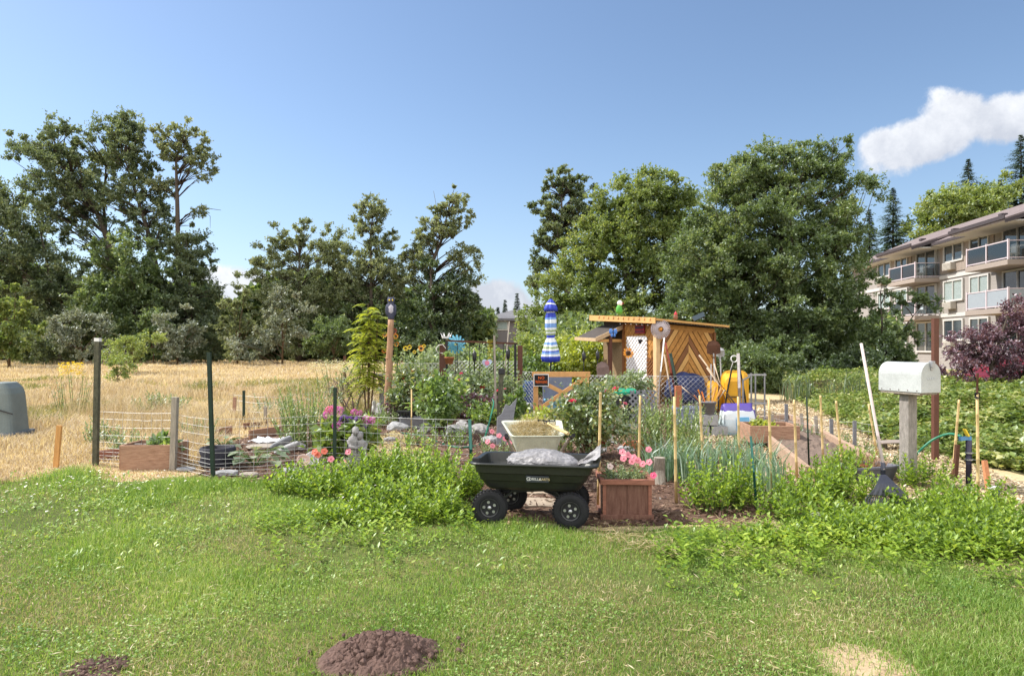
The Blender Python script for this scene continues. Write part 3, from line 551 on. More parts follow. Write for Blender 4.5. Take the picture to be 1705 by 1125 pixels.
# ------------------------------------------------------------------ apartment building
SIDING = None
def sidingm(name, c, step=.2, vertical=False):
    t = NT(name); co = t.coord(); sp = t.n('ShaderNodeSeparateXYZ'); t.t.links.new(co, sp.inputs[0])
    wv = t.n('ShaderNodeMath', operation='FRACT'); mu = t.n('ShaderNodeMath', operation='MULTIPLY'); t.t.links.new(sp.outputs[1 if vertical else 2], mu.inputs[0]); mu.inputs[1].default_value = 1 / step; t.t.links.new(mu.outputs[0], wv.inputs[0])
    nz_ = t.noise(co, .9, 5, .6); col = t.mix(nz_, sh(c, .85)[:3], sh(c, 1.15)[:3])
    p = t.n('ShaderNodeBsdfPrincipled', Roughness=.8); t.t.links.new(col, p.inputs['Base Color'])
    if vertical: hh = t.n('ShaderNodeMath', operation='LESS_THAN'); t.t.links.new(wv.outputs[0], hh.inputs[0]); hh.inputs[1].default_value = .14; h = hh.outputs[0]
    else: h = wv.outputs[0]
    b = t.n('ShaderNodeBump', Strength=1, Distance=.03, invert=not vertical); t.t.links.new(h, b.inputs['Height']); t.t.links.new(b.outputs[0], p.inputs['Normal']); return t.out(p.outputs[0])
LAP = sidingm('beige_lap_siding', (.262, .238, .222), .2); BATTEN = sidingm('tan_batten_siding', (.26, .215, .185), .45, True)
TRIMW = pm('cream_trim', (.48, .465, .45), var=.06, bump=0); FASCIA = pm('dark_fascia', (.055, .045, .05), var=.2, bump=0)
SHING = groundm('grey_brown_shingles', [(.13, .105, .105), (.19, .155, .155), (.25, .21, .205)], 1.5, 8, 30, .8, .02)
SHINGD = groundm('dark_shingles', [(.10, .10, .11), (.15, .15, .165), (.20, .20, .21)], 1.5, 8, 30, .8, .02)
PANE = pm('window_glass', (.035, .045, .055), rough=.04, var=.3, bump=0, spec=.9); PANEL = pm('pale_curtained_glass', (.25, .30, .29), rough=.06, var=.3, bump=0, spec=.9)
RAILG = glassm('balcony_glass', (.72, .78, .80)); RAILF = pm('frosted_balcony_panel', (.28, .31, .345), rough=.3, var=.1, bump=0)
PINKT = pm('pale_pink_rail', (.55, .47, .50), rough=.5, var=.08, bump=0)
AC = pm('ac_grille', (.42, .39, .35), var=.15, bump=0)
TH = math.atan2(.1, 1.0); BO = Vector((31.0 - 4.68, 0, 0))
apt = thing('apartment_building', 'three storey beige apartment building with glass railed balconies at the right edge', 'building', (BO.x, 0, 0), -TH)
# local frame: y runs along the facade away from the camera, facade plane x = 0, -x faces the garden
fac = 1 / math.cos(TH)
def fy(Y): return Y * fac
Y0, Y1, ZB, ZE = 30.0, 66.0, -.2, 9.0
MB().box((6, (fy(Y0) + fy(Y1)) / 2, (ZB + ZE) / 2), (12, fy(Y1) - fy(Y0), ZE - ZB)).build('wall', LAP, apt)
FL = (1.2, 3.98, 6.74)
for a, b in ((43.4, 49.9), (54.2, 60.5), (32.5, 38.9)): MB().box((-.02, fy((a + b) / 2), 7.95), (.06, fy(b) - fy(a), 2.1)).build('batten_panel', BATTEN, apt)
tr_ = MB()
for z in (3.86, 6.62): tr_.box((-.03, (fy(Y0) + fy(Y1)) / 2, z), (.08, fy(Y1) - fy(Y0), .26))
tr_.box((-.035, (fy(Y0) + fy(Y1)) / 2, 8.88), (.09, fy(Y1) - fy(Y0), .22)); tr_.build('floor_band', TRIMW, apt)
def window(ya, yb, z0, z1, light=False, door=False):
    fr = MB(); c = (ya + yb) / 2; fw = .12
    fr.box((-.06, c, z1 + fw / 2), (.14, yb - ya + 2 * fw, fw)); fr.box((-.07, c, z0 - fw / 2), (.16, yb - ya + 2 * fw, fw))
    fr.box((-.06, ya - fw / 2, (z0 + z1) / 2), (.139, fw, z1 - z0)); fr.box((-.06, yb + fw / 2, (z0 + z1) / 2), (.139, fw, z1 - z0)); fr.box((-.075, c, (z0 + z1) / 2), (.12, .07, z1 - z0))
    o = fr.build('sliding_door' if door else 'window', TRIMW, apt)
    MB().box((-.03, c, (z0 + z1) / 2), (.05, yb - ya, z1 - z0)).build('pane', PANEL if light else PANE, o)
for bi, off in enumerate((-10.9, 0, 10.9)):
    for fi, z in enumerate(FL):
        a = fy(46.9 + off); b = fy(49.2 + off)
        if 46.9 + off > Y0 + 1: window(a, b, z + .95, z + 2.25, light=fi == 1)
        window(fy(43.95 + off), fy(45.9 + off), z + .75, z + 2.25, light=fi == 1)
        window(fy(39.6 + off), fy(42.3 + off), z + .1, z + 2.2, door=True)
        if fi < 3 and 46.9 + off > Y0 + 1:
            m = MB().box((-.22, fy(48.3 + off), z + .55), (.4, 1.1, .5))
            for k in range(5): m.box((-.43, fy(48.3 + off), z + .38 + k * .085), (.03, 1.0, .03))
            m.build('air_conditioner', AC, apt)
        if fi == 0: continue
        ya, yb = fy(39 + off), fy(43.3 + off); zc = z - .12
        bal = MB().box((-.9, (ya + yb) / 2, zc - .12), (1.8, yb - ya, .30)).build('balcony', pm('balcony_slab', (.30, .25, .22), var=.1, bump=0), apt)
        rl = MB(); xs = -1.72
        for yy_ in (ya + .06, (ya + yb) / 2, yb - .06): rl.box((xs, yy_, zc + .62), (.09, .09, 1.18))
        rl.box((xs, (ya + yb) / 2, zc + 1.12), (.05, yb - ya - .1, .06)); rl.box((xs, (ya + yb) / 2, zc + .14), (.05, yb - ya - .1, .06))
        for yy_ in (ya + .06, yb - .06): rl.box((xs / 2, yy_, zc + 1.12), (-xs, .045, .055)); rl.box((xs / 2, yy_, zc + .14), (-xs, .045, .055))
        rl.build('railing', PINKT, bal)
        fro = fi == 1 and bi == 1
        gm_ = MB().box((xs + .01, (ya + yb) / 2, zc + .63), (.015, yb - ya - .3, .9))
        for yy_ in (ya + .06, yb - .06): gm_.box((xs / 2, yy_, zc + .63), (-xs - .15, .015, .9))
        gm_.build('glass_panel', RAILF if (fi == 1 and off == 0) else RAILG, bal)
        cm = MB().box((-.9, ya + 1.3, zc + .5), (.5, .5, .06)).box((-.68, ya + 1.3, zc + .8), (.06, .5, .55))
        for i_, j_ in ((-.2, -.2), (.2, -.2), (.2, .2), (-.2, .2)): cm.box((-.9 + i_, ya + 1.3 + j_, zc + .26), (.05, .05, .42))
        cm.build('balcony_chair', WHITEP, bal)
    # deep post under the balconies
# roof: long slope with lifted eave pieces over the balconies
def roofslab(ya, yb, xe, ze, xr, zr, name, mat=SHING):
    M = MB(); t_ = .16
    M.add([(xe, ya, ze), (xe, yb, ze), (xr, yb, zr), (xr, ya, zr), (xe, ya, ze - t_), (xe, yb, ze - t_), (xr, yb, zr - t_), (xr, ya, zr - t_)], [(0, 3, 2, 1), (4, 5, 6, 7), (0, 1, 5, 4), (1, 2, 6, 5), (2, 3, 7, 6), (3, 0, 4, 7)])
    return M.build(name, mat, apt)
sl_ = .42
roofslab(fy(Y0) - .8, fy(Y1) + .8, -.9, 9.08, 6.5, 9.08 + 7.4 * sl_, 'roof')
MB().add([(6.5, fy(Y0) - .8, 9.08 + 7.4 * sl_), (6.5, fy(Y1) + .8, 9.08 + 7.4 * sl_), (14, fy(Y1) + .8, 9.0), (14, fy(Y0) - .8, 9.0)], [(0, 1, 2, 3)]).build('roof', SHING, apt)
for off in (-10.9, 0, 10.9):
    ya, yb = fy(38.4 + off), fy(44.2 + off)
    ro = roofslab(ya, yb, -2.3, 9.09 - .9 * sl_ + .22, 2.0, 9.09 + 2.9 * sl_ + .03, 'roof')
    MB().box((-2.34, (ya + yb) / 2, 8.98), (.06, yb - ya + .1, .22)).box((-1.4, ya - .03, 9.03), (1.9, .06, .2), (0, -math.atan(sl_) * .8, 0)).build('fascia', FASCIA, ro)
    MB().box((-1.1, (ya + yb) / 2, 8.80), (2.3, yb - ya - .1, .08)).build('soffit', TRIMW, apt)
MB().box((-.94, (fy(Y0) + fy(Y1)) / 2, 8.97), (.06, fy(Y1) - fy(Y0) + 1.6, .2)).build('fascia', FASCIA, apt)
MB().box((-.45, (fy(Y0) + fy(Y1)) / 2, 8.86), (.9, fy(Y1) - fy(Y0), .05)).build('soffit', TRIMW, apt)
vm = MB()
for yv in (38, 42, 47, 53, 58): vm.box((2.6, fy(yv), 9.08 + 3.5 * sl_ + .08), (.4, .4, .18))
vm.build('roof_vent', FASCIA, apt)
# ------------------------------------------------------------------ grey houses beyond the field
SIDEG = sidingm('grey_house_siding', (.17, .155, .165), .6, True); SIDEL = sidingm('pale_grey_siding', (.30, .30, .33), .25)
def house(name, label, px0, px1, Y, depth, zw, zr, wins, wall, oh=.7, extra=()):
    xa, xb = X(px0, Y), X(px1, Y); t = thing(name, label, 'house', ((xa + xb) / 2, Y, 0)); w2 = (xb - xa) / 2
    MB().box((0, depth / 2, zw / 2), (2 * w2, depth, zw)).build('wall', wall, t)
    rf = MB(); a = w2 + oh; d0, d1 = -oh, depth + oh; r_ = min(a, (d1 - d0) / 2) * .9; my = (d0 + d1) / 2
    rf.add([(-a, d0, zw), (a, d0, zw), (a, d1, zw), (-a, d1, zw), (-a + r_, my, zr), (a - r_, my, zr), (-a, d0, zw - .3), (a, d0, zw - .3), (a, d1, zw - .3), (-a, d1, zw - .3)],
           [(0, 1, 5, 4), (1, 2, 5), (2, 3, 4, 5), (3, 0, 4), (6, 7, 1, 0), (7, 8, 2, 1), (8, 9, 3, 2), (9, 6, 0, 3), (9, 8, 7, 6)])
    rf.build('roof', SHINGD, t)
    for pa, pb, ya, yb in wins:
        x0, x1 = X(pa, Y) - (xa + xb) / 2, X(pb, Y) - (xa + xb) / 2; z1, z0 = HZ(ya, Y), HZ(yb, Y)
        f = MB(); f.box(((x0 + x1) / 2, -.03, (z0 + z1) / 2), (x1 - x0 + .3, .1, z1 - z0 + .3)); o = f.build('window', TRIMW, t)
        MB().box(((x0 + x1) / 2, -.07, (z0 + z1) / 2), (x1 - x0, .08, z1 - z0)).box(((x0 + x1) / 2, -.08, (z0 + z1) / 2), (.08, .09, z1 - z0)).build('pane', PANEL, o)
    return t
house('grey_house', 'dark grey two storey house with an overhanging roof seen left of the blue umbrella', 812, 905, 85, 12, HZ(530, 85), HZ(512, 85), [(828, 844, 536, 548)], SIDEG, .6)
house('grey_house', 'pale grey lower house with a sloping roof partly hidden behind the dark ivy tree', 770, 811, 92, 12, HZ(556, 92), HZ(533, 92), [(790, 797, 565, 575)], SIDEL)
house('grey_house', 'dark roofed house glimpsed through the trunks of the left tree group', 100, 190, 95, 14, HZ(500, 95), HZ(470, 95), [(140, 155, 512, 540)], SIDEL)
house('grey_house', 'low pale house glimpsed behind the tree line left of the bushy poplar', 320, 385, 90, 10, HZ(565, 90), HZ(545, 90), [(330, 340, 572, 585)], SIDEL)
# car parked beside the apartments
def car(label, px, Y, rz, cm):
    t = thing('parked_car', label, 'car', (X(px, Y), Y, 0), rz)
    b = MB().prism([(-2.1, .35), (-2.15, .75), (-1.9, .9), (-1.2, .98), (-.6, 1.42), (.7, 1.45), (1.5, .98), (2.05, .85), (2.15, .4)], -.82, .82, M=Matrix(((1, 0, 0), (0, 0, 1), (0, 1, 0))))
    b.build('body', cm, t, bevel=.06)
    g = MB().prism([(-1.05, 1.0), (-.55, 1.36), (.62, 1.38), (1.2, 1.0)], -.835, .835, M=Matrix(((1, 0, 0), (0, 0, 1), (0, 1, 0)))); g.build('window', PANE, t)
    for i in (-1.35, 1.35):
        for j in (-.75, .75):
            w_ = MB().lathe([(.0, -.1), (.3, -.1), (.33, -.06), (.33, .06), (.3, .1), (0, .1)], (i, j, .33), 16, M=Matrix.Rotation(R(90), 3, 'X')).build('wheel', RUBBER, t)
            MB().lathe([(.0, -.105), (.2, -.105), (.2, .105), (0, .105)], (i, j, .33), 12, M=Matrix.Rotation(R(90), 3, 'X')).build('rim', STEEL, w_)
    MB().box((-2.13, .55, .68), (.08, .35, .14)).build('headlight', WHITEP, t); MB().box((-2.13, -.55, .68), (.08, .35, .14)).build('headlight', WHITEP, t)
car('dark red car glimpsed beneath the purple plum tree at the right edge', 1705, 19.5, R(20), pm('red_car_paint', (.13, .012, .016), rough=.25, var=.1, bump=0, spec=.6))
# ------------------------------------------------------------------ ivy bank
def bank_h(x, y):
    # near edge of the bank, from behind the bed to the right frame edge
    ex = np.array([X(1330, 20.5), X(1400, 15.2), X(1470, 12.2), X(1560, 10.6), X(1640, 9.6), X(1760, 8.7), 12.5]); ey = np.array([20.5, 15.2, 12.2, 10.6, 9.6, 8.7, 8.4])
    # parameterise by distance to polyline
    d = np.full(len(x), 1e9); sgn = np.zeros(len(x))
    for i in range(len(ex) - 1):
        ax, ay, bx, by = ex[i], ey[i], ex[i + 1], ey[i + 1]; L2 = (bx - ax) ** 2 + (by - ay) ** 2
        s = np.clip(((x - ax) * (bx - ax) + (y - ay) * (by - ay)) / L2, 0, 1); qx, qy = ax + s * (bx - ax), ay + s * (by - ay)
        dd = np.hypot(x - qx, y - qy); c = (bx - ax) * (y - ay) - (by - ay) * (x - ax); m = dd < d; d = np.where(m, dd, d); sgn = np.where(m, np.sign(c), sgn)
    d = d * sgn; s = np.clip(d / 2.6, 0, 1)
    return d, (s * s * (3 - 2 * s)) * (.20 + .42 * np.clip((x - 6.5) / 3.5, 0, 1)) * np.clip(1 - (d - 4) / 5, .15, 1) * (.75 + .5 * vnoise(x, y, 1.3, 78))
nx, ny = 70, 60; gx, gy = np.meshgrid(np.linspace(5, 22, nx), np.linspace(7.5, 27, ny)); d, hb = bank_h(gx.ravel(), gy.ravel())
zz = np.where(d > -.3, hb * .8 + .015, -.2)
idx = np.arange(nx * ny).reshape(ny, nx); Q = np.stack([idx[:-1, :-1], idx[:-1, 1:], idx[1:, 1:], idx[1:, :-1]], -1).reshape(-1, 4)
tag(link('ivy_bank', npmesh('ivy_bank', np.stack([gx.ravel(), gy.ravel(), zz], 1), Q, groundm('shaded_bank_soil', [(.04, .04, .02), (.08, .075, .035), (.15, .12, .07)], 1, 6, 50), smooth=True)), kind='structure')
n = 260000; y = 8 + 19 * rng.random(n) ** 1.7; x = rng.uniform(.36, 1.12, n) * y; d, hb = bank_h(x, y); cl_ = vnoise(x, y, 3.5, 77)
k = (d > -.12 + .25 * (cl_ - .5)) & (d < 9) & (rng.random(n) < np.clip((cl_ - .2) * 3, .25, 1)); x, y, hb, cl_ = x[k], y[k], hb[k], cl_[k]; n = len(x)
D = rdir(n); D[:, 2] = D[:, 2] * .4 + .1; D = unit(D); L = .035 + .085 * rng.random(n) ** 1.5
IVYG = leafm('ivy_leaves', (.06, .11, .025), (.23, .31, .075), (.54, .53, .26), trans=.42, gloss=.05, ns=1.8)
tag(link('ivy', leaves('ivy', np.stack([x, y, hb + .03 + rng.random(n) * (.05 + .26 * cl_)], 1), D, L, L * .85, IVYG, up=.75)), kind='stuff', label='bright green ivy and bramble covering the bank at the right', cat='ivy')
# ------------------------------------------------------------------ plant kits
def stemplant(name, label, cat, base, rx, ry, nst, h, mat, ls=.05, gap=.03, group=None, wl=.5, lean=.3, leaf_from=.15, stem=STEMG, whorl=2, up=25, shrink=.5, rz=0, spread=1.0, edge=.5):
    """upright leafy stems (mint, tomato, roses): leaf pairs up each stem"""
    base = Vector(base); t = thing(name, label, cat, base, rz, group); mb = MB(); B = []; D = []; L = []
    for i in range(nst):
        a = rng.uniform(0, 6.283); q = math.sqrt(rng.random()); x0, y0 = q * rx * math.cos(a), q * ry * math.sin(a)
        hh = h * rng.uniform(.42, 1.16) * (1 - (1 - edge) * q * q); ln = lean * rng.uniform(.1, 1); b = math.atan2(y0 / ry, x0 / rx) + rng.normal() * .6
        tip = Vector((x0 * spread + math.cos(b) * ln * hh, y0 * spread + math.sin(b) * ln * hh, hh)); root = Vector((x0 * .8, y0 * .8, 0)); mid = root.lerp(tip, .55) + Vector((rng.normal() * .02, rng.normal() * .02, .04 * hh))
        mb.tube([root, mid, tip], [.0055 * (h + .3), .004 * (h + .3), .0018], 4, cap=False)
        m = max(3, int(hh * (1 - leaf_from) / gap)); a0 = rng.uniform(0, 3.14)
        for k in range(m):
            f = leaf_from + (1 - leaf_from) * (k + .5) / m; p = root.lerp(mid, f / .55) if f < .55 else mid.lerp(tip, (f - .55) / .45)
            for w_ in range(whorl):
                aa = a0 + k * 1.57 + w_ * 6.283 / whorl + rng.normal() * .3; e = R(up + 35 * f + rng.normal() * 14)
                B.append(p); D.append((math.cos(aa) * math.cos(e), math.sin(aa) * math.cos(e), math.sin(e))); L.append(ls * (1 - shrink * f * f) * rng.uniform(.7, 1.2))
    B = np.array(B, dtype=float); D = unit(np.array(D)); L = np.array(L)
    link('foliage', leaves('foliage', B, D, L, L * wl, mat, up=.85), t); mb.build('stems', stem, t); return t
def bush(name, label, cat, base, rx, ry, h, n, ls, mat, ncl=40, group=None, stem=STEMB, wl=.55, z0=.12, nst=12, squash=.8, cr=None):
    base = Vector(base); t = thing(name, label, cat, base, 0, group)
    cl = samp([(np.array((0, 0, h * (.5 + z0 / 2))), np.array((rx, ry, h * (.5 - z0 / 2))))], ncl, 2.4); mb = MB()
    for c in cl[:nst]: mb.tube([(c[0] * .1, c[1] * .1, 0), (c[0] * .5, c[1] * .5, c[2] * .6), tuple(c)], [.012 * (h + .2), .008 * (h + .2), .003], 5, cap=False)
    mb.build('stems', stem, t); crown(cl, cr or (rx + ry + h / 2) * .13, n, ls, mat, name='foliage', squash=squash, parent=t, wl=wl); return t
PET = {}
def petalm(name, c, c2=None): return leafm('petal_' + name, sh(c, .7)[:3], c, c2 or sh(c, 1.25)[:3], trans=.3, gloss=.04, ns=8)
PM = {'coral': petalm('coral', (.75, .17, .10)), 'red': petalm('red', (.62, .045, .07)), 'pink': petalm('pink', (.78, .25, .38)), 'hot': petalm('hot', (.80, .09, .22)), 'white': petalm('white', (.85, .80, .78)), 'yellow': petalm('yellow', (.85, .64, .05)), 'maroon': petalm('maroon', (.22, .025, .015), (.45, .09, .03)), 'gold': petalm('gold', (.72, .30, .03)), 'magenta': petalm('magenta', (.62, .14, .50), (.80, .34, .66)), 'violet': petalm('violet', (.30, .12, .60), (.46, .26, .75)), 'petunia': petalm('petunia', (.80, .24, .32), (.88, .48, .52)), 'orange': petalm('orange', (.80, .34, .03)), 'pale': petalm('pale', (.80, .62, .60))}
DISC = pm('sunflower_disc', (.06, .03, .015), var=.4, scale=60, bump=.5)
def petals(kind, col):
    k = (kind, col)
    if k in PET: return PET[k]
    B = []; D = []; L = []; W = []
    if kind == 'rose':
        for lay, (m, el, l) in enumerate(((6, 15, 1.0), (6, 40, .85), (5, 62, .7), (4, 80, .55))):
            for i in range(m):
                a = 6.283 * (i + lay * .4) / m; B.append((.12 * math.cos(a), .12 * math.sin(a), -.1)); D.append((math.cos(a) * math.cos(R(el)), math.sin(a) * math.cos(R(el)), math.sin(R(el)))); L.append(l); W.append(.85)
        me = leaves(kind, np.array(B), unit(np.array(D)), np.array(L), np.array(W), PM[col], fold=.3, up=.9)
    elif kind == 'pom':
        n = 150; d = rdir(n); d[:, 2] = np.where(d[:, 2] < -.3, -d[:, 2], d[:, 2]); tn = unit(np.cross(d, rdir(n)))
        me = leaves(kind, d * .85 - tn * .12, unit(tn + d * .35), np.full(n, .3), np.full(n, .26), PM[col], fold=.1, up=.1)
    elif kind == 'sun':
        n = 26; a = np.linspace(0, 6.283, n, endpoint=False) + rng.normal(size=n) * .08
        d = unit(np.stack([np.cos(a), np.sin(a), .15 + .25 * rng.random(n)], 1)); me = leaves(kind, d * .4, d, .55 + .15 * rng.random(n), np.full(n, .22), PM[col], fold=.1, up=.95)
    else:  # petunia funnel
        m = MB(); vs = [(0, 0, -.6)]
        for j, (r, z) in enumerate(((.18, -.1), (.62, .12), (1.0, .06))):
            for i in range(20): q = r * (1 + (.08 * math.cos(5 * 6.283 * i / 20) if j else 0)); vs.append((q * math.cos(6.283 * i / 20), q * math.sin(6.283 * i / 20), z + (.06 * math.cos(5 * 6.283 * i / 20) if j == 2 else 0)))
        fs = [(0, 1 + i, 1 + (i + 1) % 20) for i in range(20)]
        for j in range(2): fs += [(1 + j * 20 + i, 1 + j * 20 + (i + 1) % 20, 21 + j * 20 + (i + 1) % 20, 21 + j * 20 + i) for i in range(20)]
        me = m.add(vs, fs).mesh(kind, PM[col], True)
    PET[k] = me; return me
def flower(par, p, r, kind, col, face=None):
    """p in world space"""
    o = link('flower', petals(kind, col), par, Vector(p) - par.location); o.scale = (r, r, r)
    o.rotation_euler = Vector(face or (rng.normal() * .3 - .3, rng.normal() * .3 - .6, 1)).to_track_quat('Z', 'Y').to_euler(); return o
# ------------------------------------------------------------------ cart
GYAW = R(-10); cart = thing('garden_cart', 'black plastic dump cart on four pneumatic wheels parked at the edge of the lawn', 'garden cart', (.235, 6.72, 0), GYAW)
def rrect(a, b, r, n=5, ox=0, oy=0):
    out = []
    for cx_, cy_, s in ((a - r, b - r, 0), (-a + r, b - r, 90), (-a + r, -b + r, 180), (a - r, -b + r, 270)):
        for k in range(n + 1): q = R(s + 90 * k / n); out.append((cx_ + r * math.cos(q) + ox, cy_ + r * math.sin(q) + oy))
    return out
def loft(rings, close_first=True, close_last=True):
    m = MB(); n = len(rings[0]); vs = [p for r in rings for p in r]; fs = []
    for i in range(len(rings) - 1):
        for k in range(n): fs.append((i * n + k, i * n + (k + 1) % n, (i + 1) * n + (k + 1) % n, (i + 1) * n + k))
    if close_first: fs.append(tuple(range(n - 1, -1, -1)))
    if close_last: fs.append(tuple(range((len(rings) - 1) * n, len(rings) * n)))
    return m.add(vs, fs)
def ring(a, b, r, z, ox=0): return [(x, y, z) for x, y in rrect(a, b, r, 5, ox)]
TUB = pm('olive_black_plastic', (.016, .0175, .0155), rough=.4, var=.3, bump=.15, spec=.5)
loft([ring(.42, .24, .07, .325, -.01), ring(.455, .265, .08, .35, 0), ring(.495, .29, .08, .415, .0), ring(.508, .302, .08, .42, .0), ring(.535, .325, .09, .49, .005), ring(.55, .337, .09, .495, .005), ring(.565, .345, .10, .565, .01), ring(.61, .375, .11, .568, .015), ring(.615, .38, .11, .583, .015), ring(.60, .372, .11, .594, .015), ring(.555, .335, .10, .588, .01), ring(.53, .31, .09, .50, .005), ring(.44, .24, .08, .37, 0)]).build('tub', TUB, cart, smooth=False, bevel=.004)
MB().box((-.545, -.25, .60), (.07, .05, .05)).build('dump_latch', BLACKP, cart, bevel=.008)
bd_ = MB().box((0, 0, 0), (.215, .008, .062)).build('badge', pm('dark_label', (.05, .055, .07), rough=.3, var=.1, bump=0), cart, loc=(.06, -.330, .452), rot=(R(12), 0, 0))
def text(body, size, mat, parent, name, loc, rot, ext=.001, align='CENTER', sxy=(1, 1)):
    cu = bpy.data.curves.new(name, 'FONT'); cu.body = body; cu.size = size; cu.extrude = ext; cu.align_x = align; cu.align_y = 'CENTER'; cu.resolution_u = 3
    o = bpy.data.objects.new(name, cu); COL.objects.link(o); bpy.context.view_layer.update()
    me = bpy.data.meshes.new_from_object(o.evaluated_get(bpy.context.evaluated_depsgraph_get())); bpy.data.objects.remove(o)
    me.materials.clear(); me.materials.append(mat); q = link(name, me, parent, loc, rot); q.scale = (sxy[0], sxy[1], 1); return q
LETW = pm('white_lettering', (.75, .75, .75), var=.03, bump=0); LETY = pm('tan_lettering', (.62, .50, .28), var=.03, bump=0)
text('G', .05, LETW, bd_, 'emblem', (-.085, -.0055, 0), (R(90), 0, 0)); text('ORILLA', .036, LETW, bd_, 'lettering', (-.02, -.0055, 0), (R(90), 0, 0)); text('CARTS', .034, LETY, bd_, 'lettering', (.066, -.0055, 0), (R(90), 0, 0))
fr = MB()
for x_ in (-.34, .36):
    fr.tube([(x_, -.27, .165), (x_, .27, .165)], .014, 8); 
    for y_ in (-.2, .2): fr.bar((x_, y_, .165), (x_ + (.16 if x_ < 0 else -.16), y_ * .8, .33), .03, .015); fr.bar((x_, y_, .165), (x_ + .02, y_ * .6, .33), .025, .015)
fr.bar((-.45, 0, .31), (.42, 0, .31), .05, .04); fr.bar((-.3, -.16, .32), (.35, -.16, .32), .03, .02); fr.bar((-.3, .16, .32), (.35, .16, .32), .03, .02); fr.bar((-.34, -.12, .28), (.1, -.12, .31), .025); fr.bar((.36, -.1, .2), (.1, -.1, .32), .03)
fr.build('chassis', DARKST, cart)
hd = MB().tube([(.1, -.12, .3), (.28, -.2, .24), (.45, -.1, .18)], .012, 8).build('pull_handle', DARKST, cart)
def wheel(par, loc, steer=0, r=.165, w_=.095):
    prof = [(.085, -.3 * w_), (.10, -.48 * w_), (.125, -.5 * w_), (r * .93, -.42 * w_), (r * .985, -.28 * w_), (r, 0), (r * .985, .28 * w_), (r * .93, .42 * w_), (.125, .5 * w_), (.10, .48 * w_), (.085, .3 * w_)]
    M = Matrix.Rotation(R(90), 3, 'X'); t = MB().lathe(prof, n=36, M=M)
    for k in range(30):
        a = 6.283 * k / 30
        for s in (-1, 1): c = Vector((math.cos(a + s * .05) * r * .985, s * w_ * .24, math.sin(a + s * .05) * r * .985)); t.box(c, (.02, w_ * .3, .011), (0, -a + R(90), s * .35))
    o = t.build('wheel', RUBBER, par, smooth=False, loc=loc, rot=(0, 0, steer))
    rm = MB().lathe([(.0, -.30 * w_), (.03, -.30 * w_), (.032, -.18 * w_), (.075, -.22 * w_), (.088, -.42 * w_), (.093, -.42 * w_), (.093, .42 * w_), (.085, .42 * w_), (.07, .2 * w_), (.0, .2 * w_)], n=28, M=M).build('rim', BLACKP, o, smooth=True)
    for k in range(5):
        a = 6.283 * k / 5 + .5; MB().lathe([(0, -.013), (.014, -.013), (.014, .01), (0, .01)], (math.cos(a) * .053, -.22 * w_, math.sin(a) * .053), 10, M=M).build('rim_hole', STEEL, rm)
    MB().lathe([(.008, -.02), (.016, -.02), (.018, .0), (0, .01)], (0, -.36 * w_, 0), 12, M=M).build('hub', STEEL, rm)
    return o
for l_, s_ in (((-.40, -.30, .165), R(6)), ((.37, -.31, .165), 0), ((-.30, .26, .165), R(6)), ((.34, .22, .165), 0)): wheel(cart, l_, s_)
# bag in the cart
BAGM = pm('grey_plastic_bag', (.15, .147, .152), rough=.5, var=.3, scale=5, bump=.4, spec=.45, fine=45, bd=.04, c2=(.32, .31, .325))
bm_ = MB().blob((0, 0, 0), (.36, .24, .105), 6, .08, 2.2, 3)
for i, v in enumerate(bm_.v):
    x_, y_, z_ = v; wv = .012 * noise.noise(Vector((x_ * 16, y_ * 22, 1))) + .007 * noise.noise(Vector((x_ * 46, y_ * 30, 5))); z_ = z_ + .6 * wv - .009 * max(0, .30 - abs(noise.noise(Vector((x_ * 7 + y_ * 3, y_ * 13 - x_ * 4, 2))))) * 1.6 - .009 * max(0, .3 - abs(noise.noise(Vector((x_ * 18, y_ * 26, 9))))) * 1.8 - .14 * max(0, x_ - .02) ** 1.2; bm_.v[i] = (x_, y_, z_)
nv = len(bm_.v); gx_, gy_ = 26, 14; vv = []
for i in range(gx_):
    for j in range(gy_):
        u = i / (gx_ - 1); v = j / (gy_ - 1) - .5; sp = .10 + .26 * u ** 1.3
        vv.append((.22 + .34 * u + .10 * max(0, v) * u, v * sp + .02 * math.sin(v * 22 + u * 5), -.06 + .16 * u ** 1.5 + (.16 * u * max(0, .5 - abs(v + .12) * 1.6)) + .022 * math.sin(v * 34 + 3 * u) * u + .02 * noise.noise(Vector((u * 8, v * 9, 2)))))
bm_.add(vv, [(i * gy_ + j, (i + 1) * gy_ + j, (i + 1) * gy_ + j + 1, i * gy_ + j + 1) for i in range(gx_ - 1) for j in range(gy_ - 1)])
tag(bm_.build('plastic_bag', BAGM, None, smooth=True, loc=(.31, 6.70, .575), rot=(0, 0, GYAW)), 'crumpled grey plastic sack lying in the black cart, its loose end flaring to the right', 'plastic bag')
# ------------------------------------------------------------------ wheelbarrow with straw
WBT = pm('cream_barrow_tray', (.56, .58, .48), rough=.5, var=.2, scale=5, bump=.1)
wb = thing('wheelbarrow', 'cream wheelbarrow full of straw standing behind the black cart, its handles towards the lawn', 'wheelbarrow', (.28, 8.55, 0), R(3))
def r4(a, b0, b1, z0, z1, r=.06):  # ring with front/back heights: a half width at near and far
    pts = rrect(1, 1, .18, 3); return [(x * (a[0] + (a[1] - a[0]) * (y + 1) / 2), b0 + (b1 - b0) * (y + 1) / 2, z0 + (z1 - z0) * (y + 1) / 2) for x, y in pts]
loft([r4((.22, .18), -.28, .26, .34, .28), r4((.30, .385), -.46, .46, .62, .70), r4((.32, .405), -.485, .485, .62, .70), r4((.32, .405), -.485, .485, .635, .715), r4((.285, .37), -.43, .44, .625, .70), r4((.20, .16), -.26, .24, .37, .31)]).build('tray', WBT, wb, smooth=False, bevel=.008)
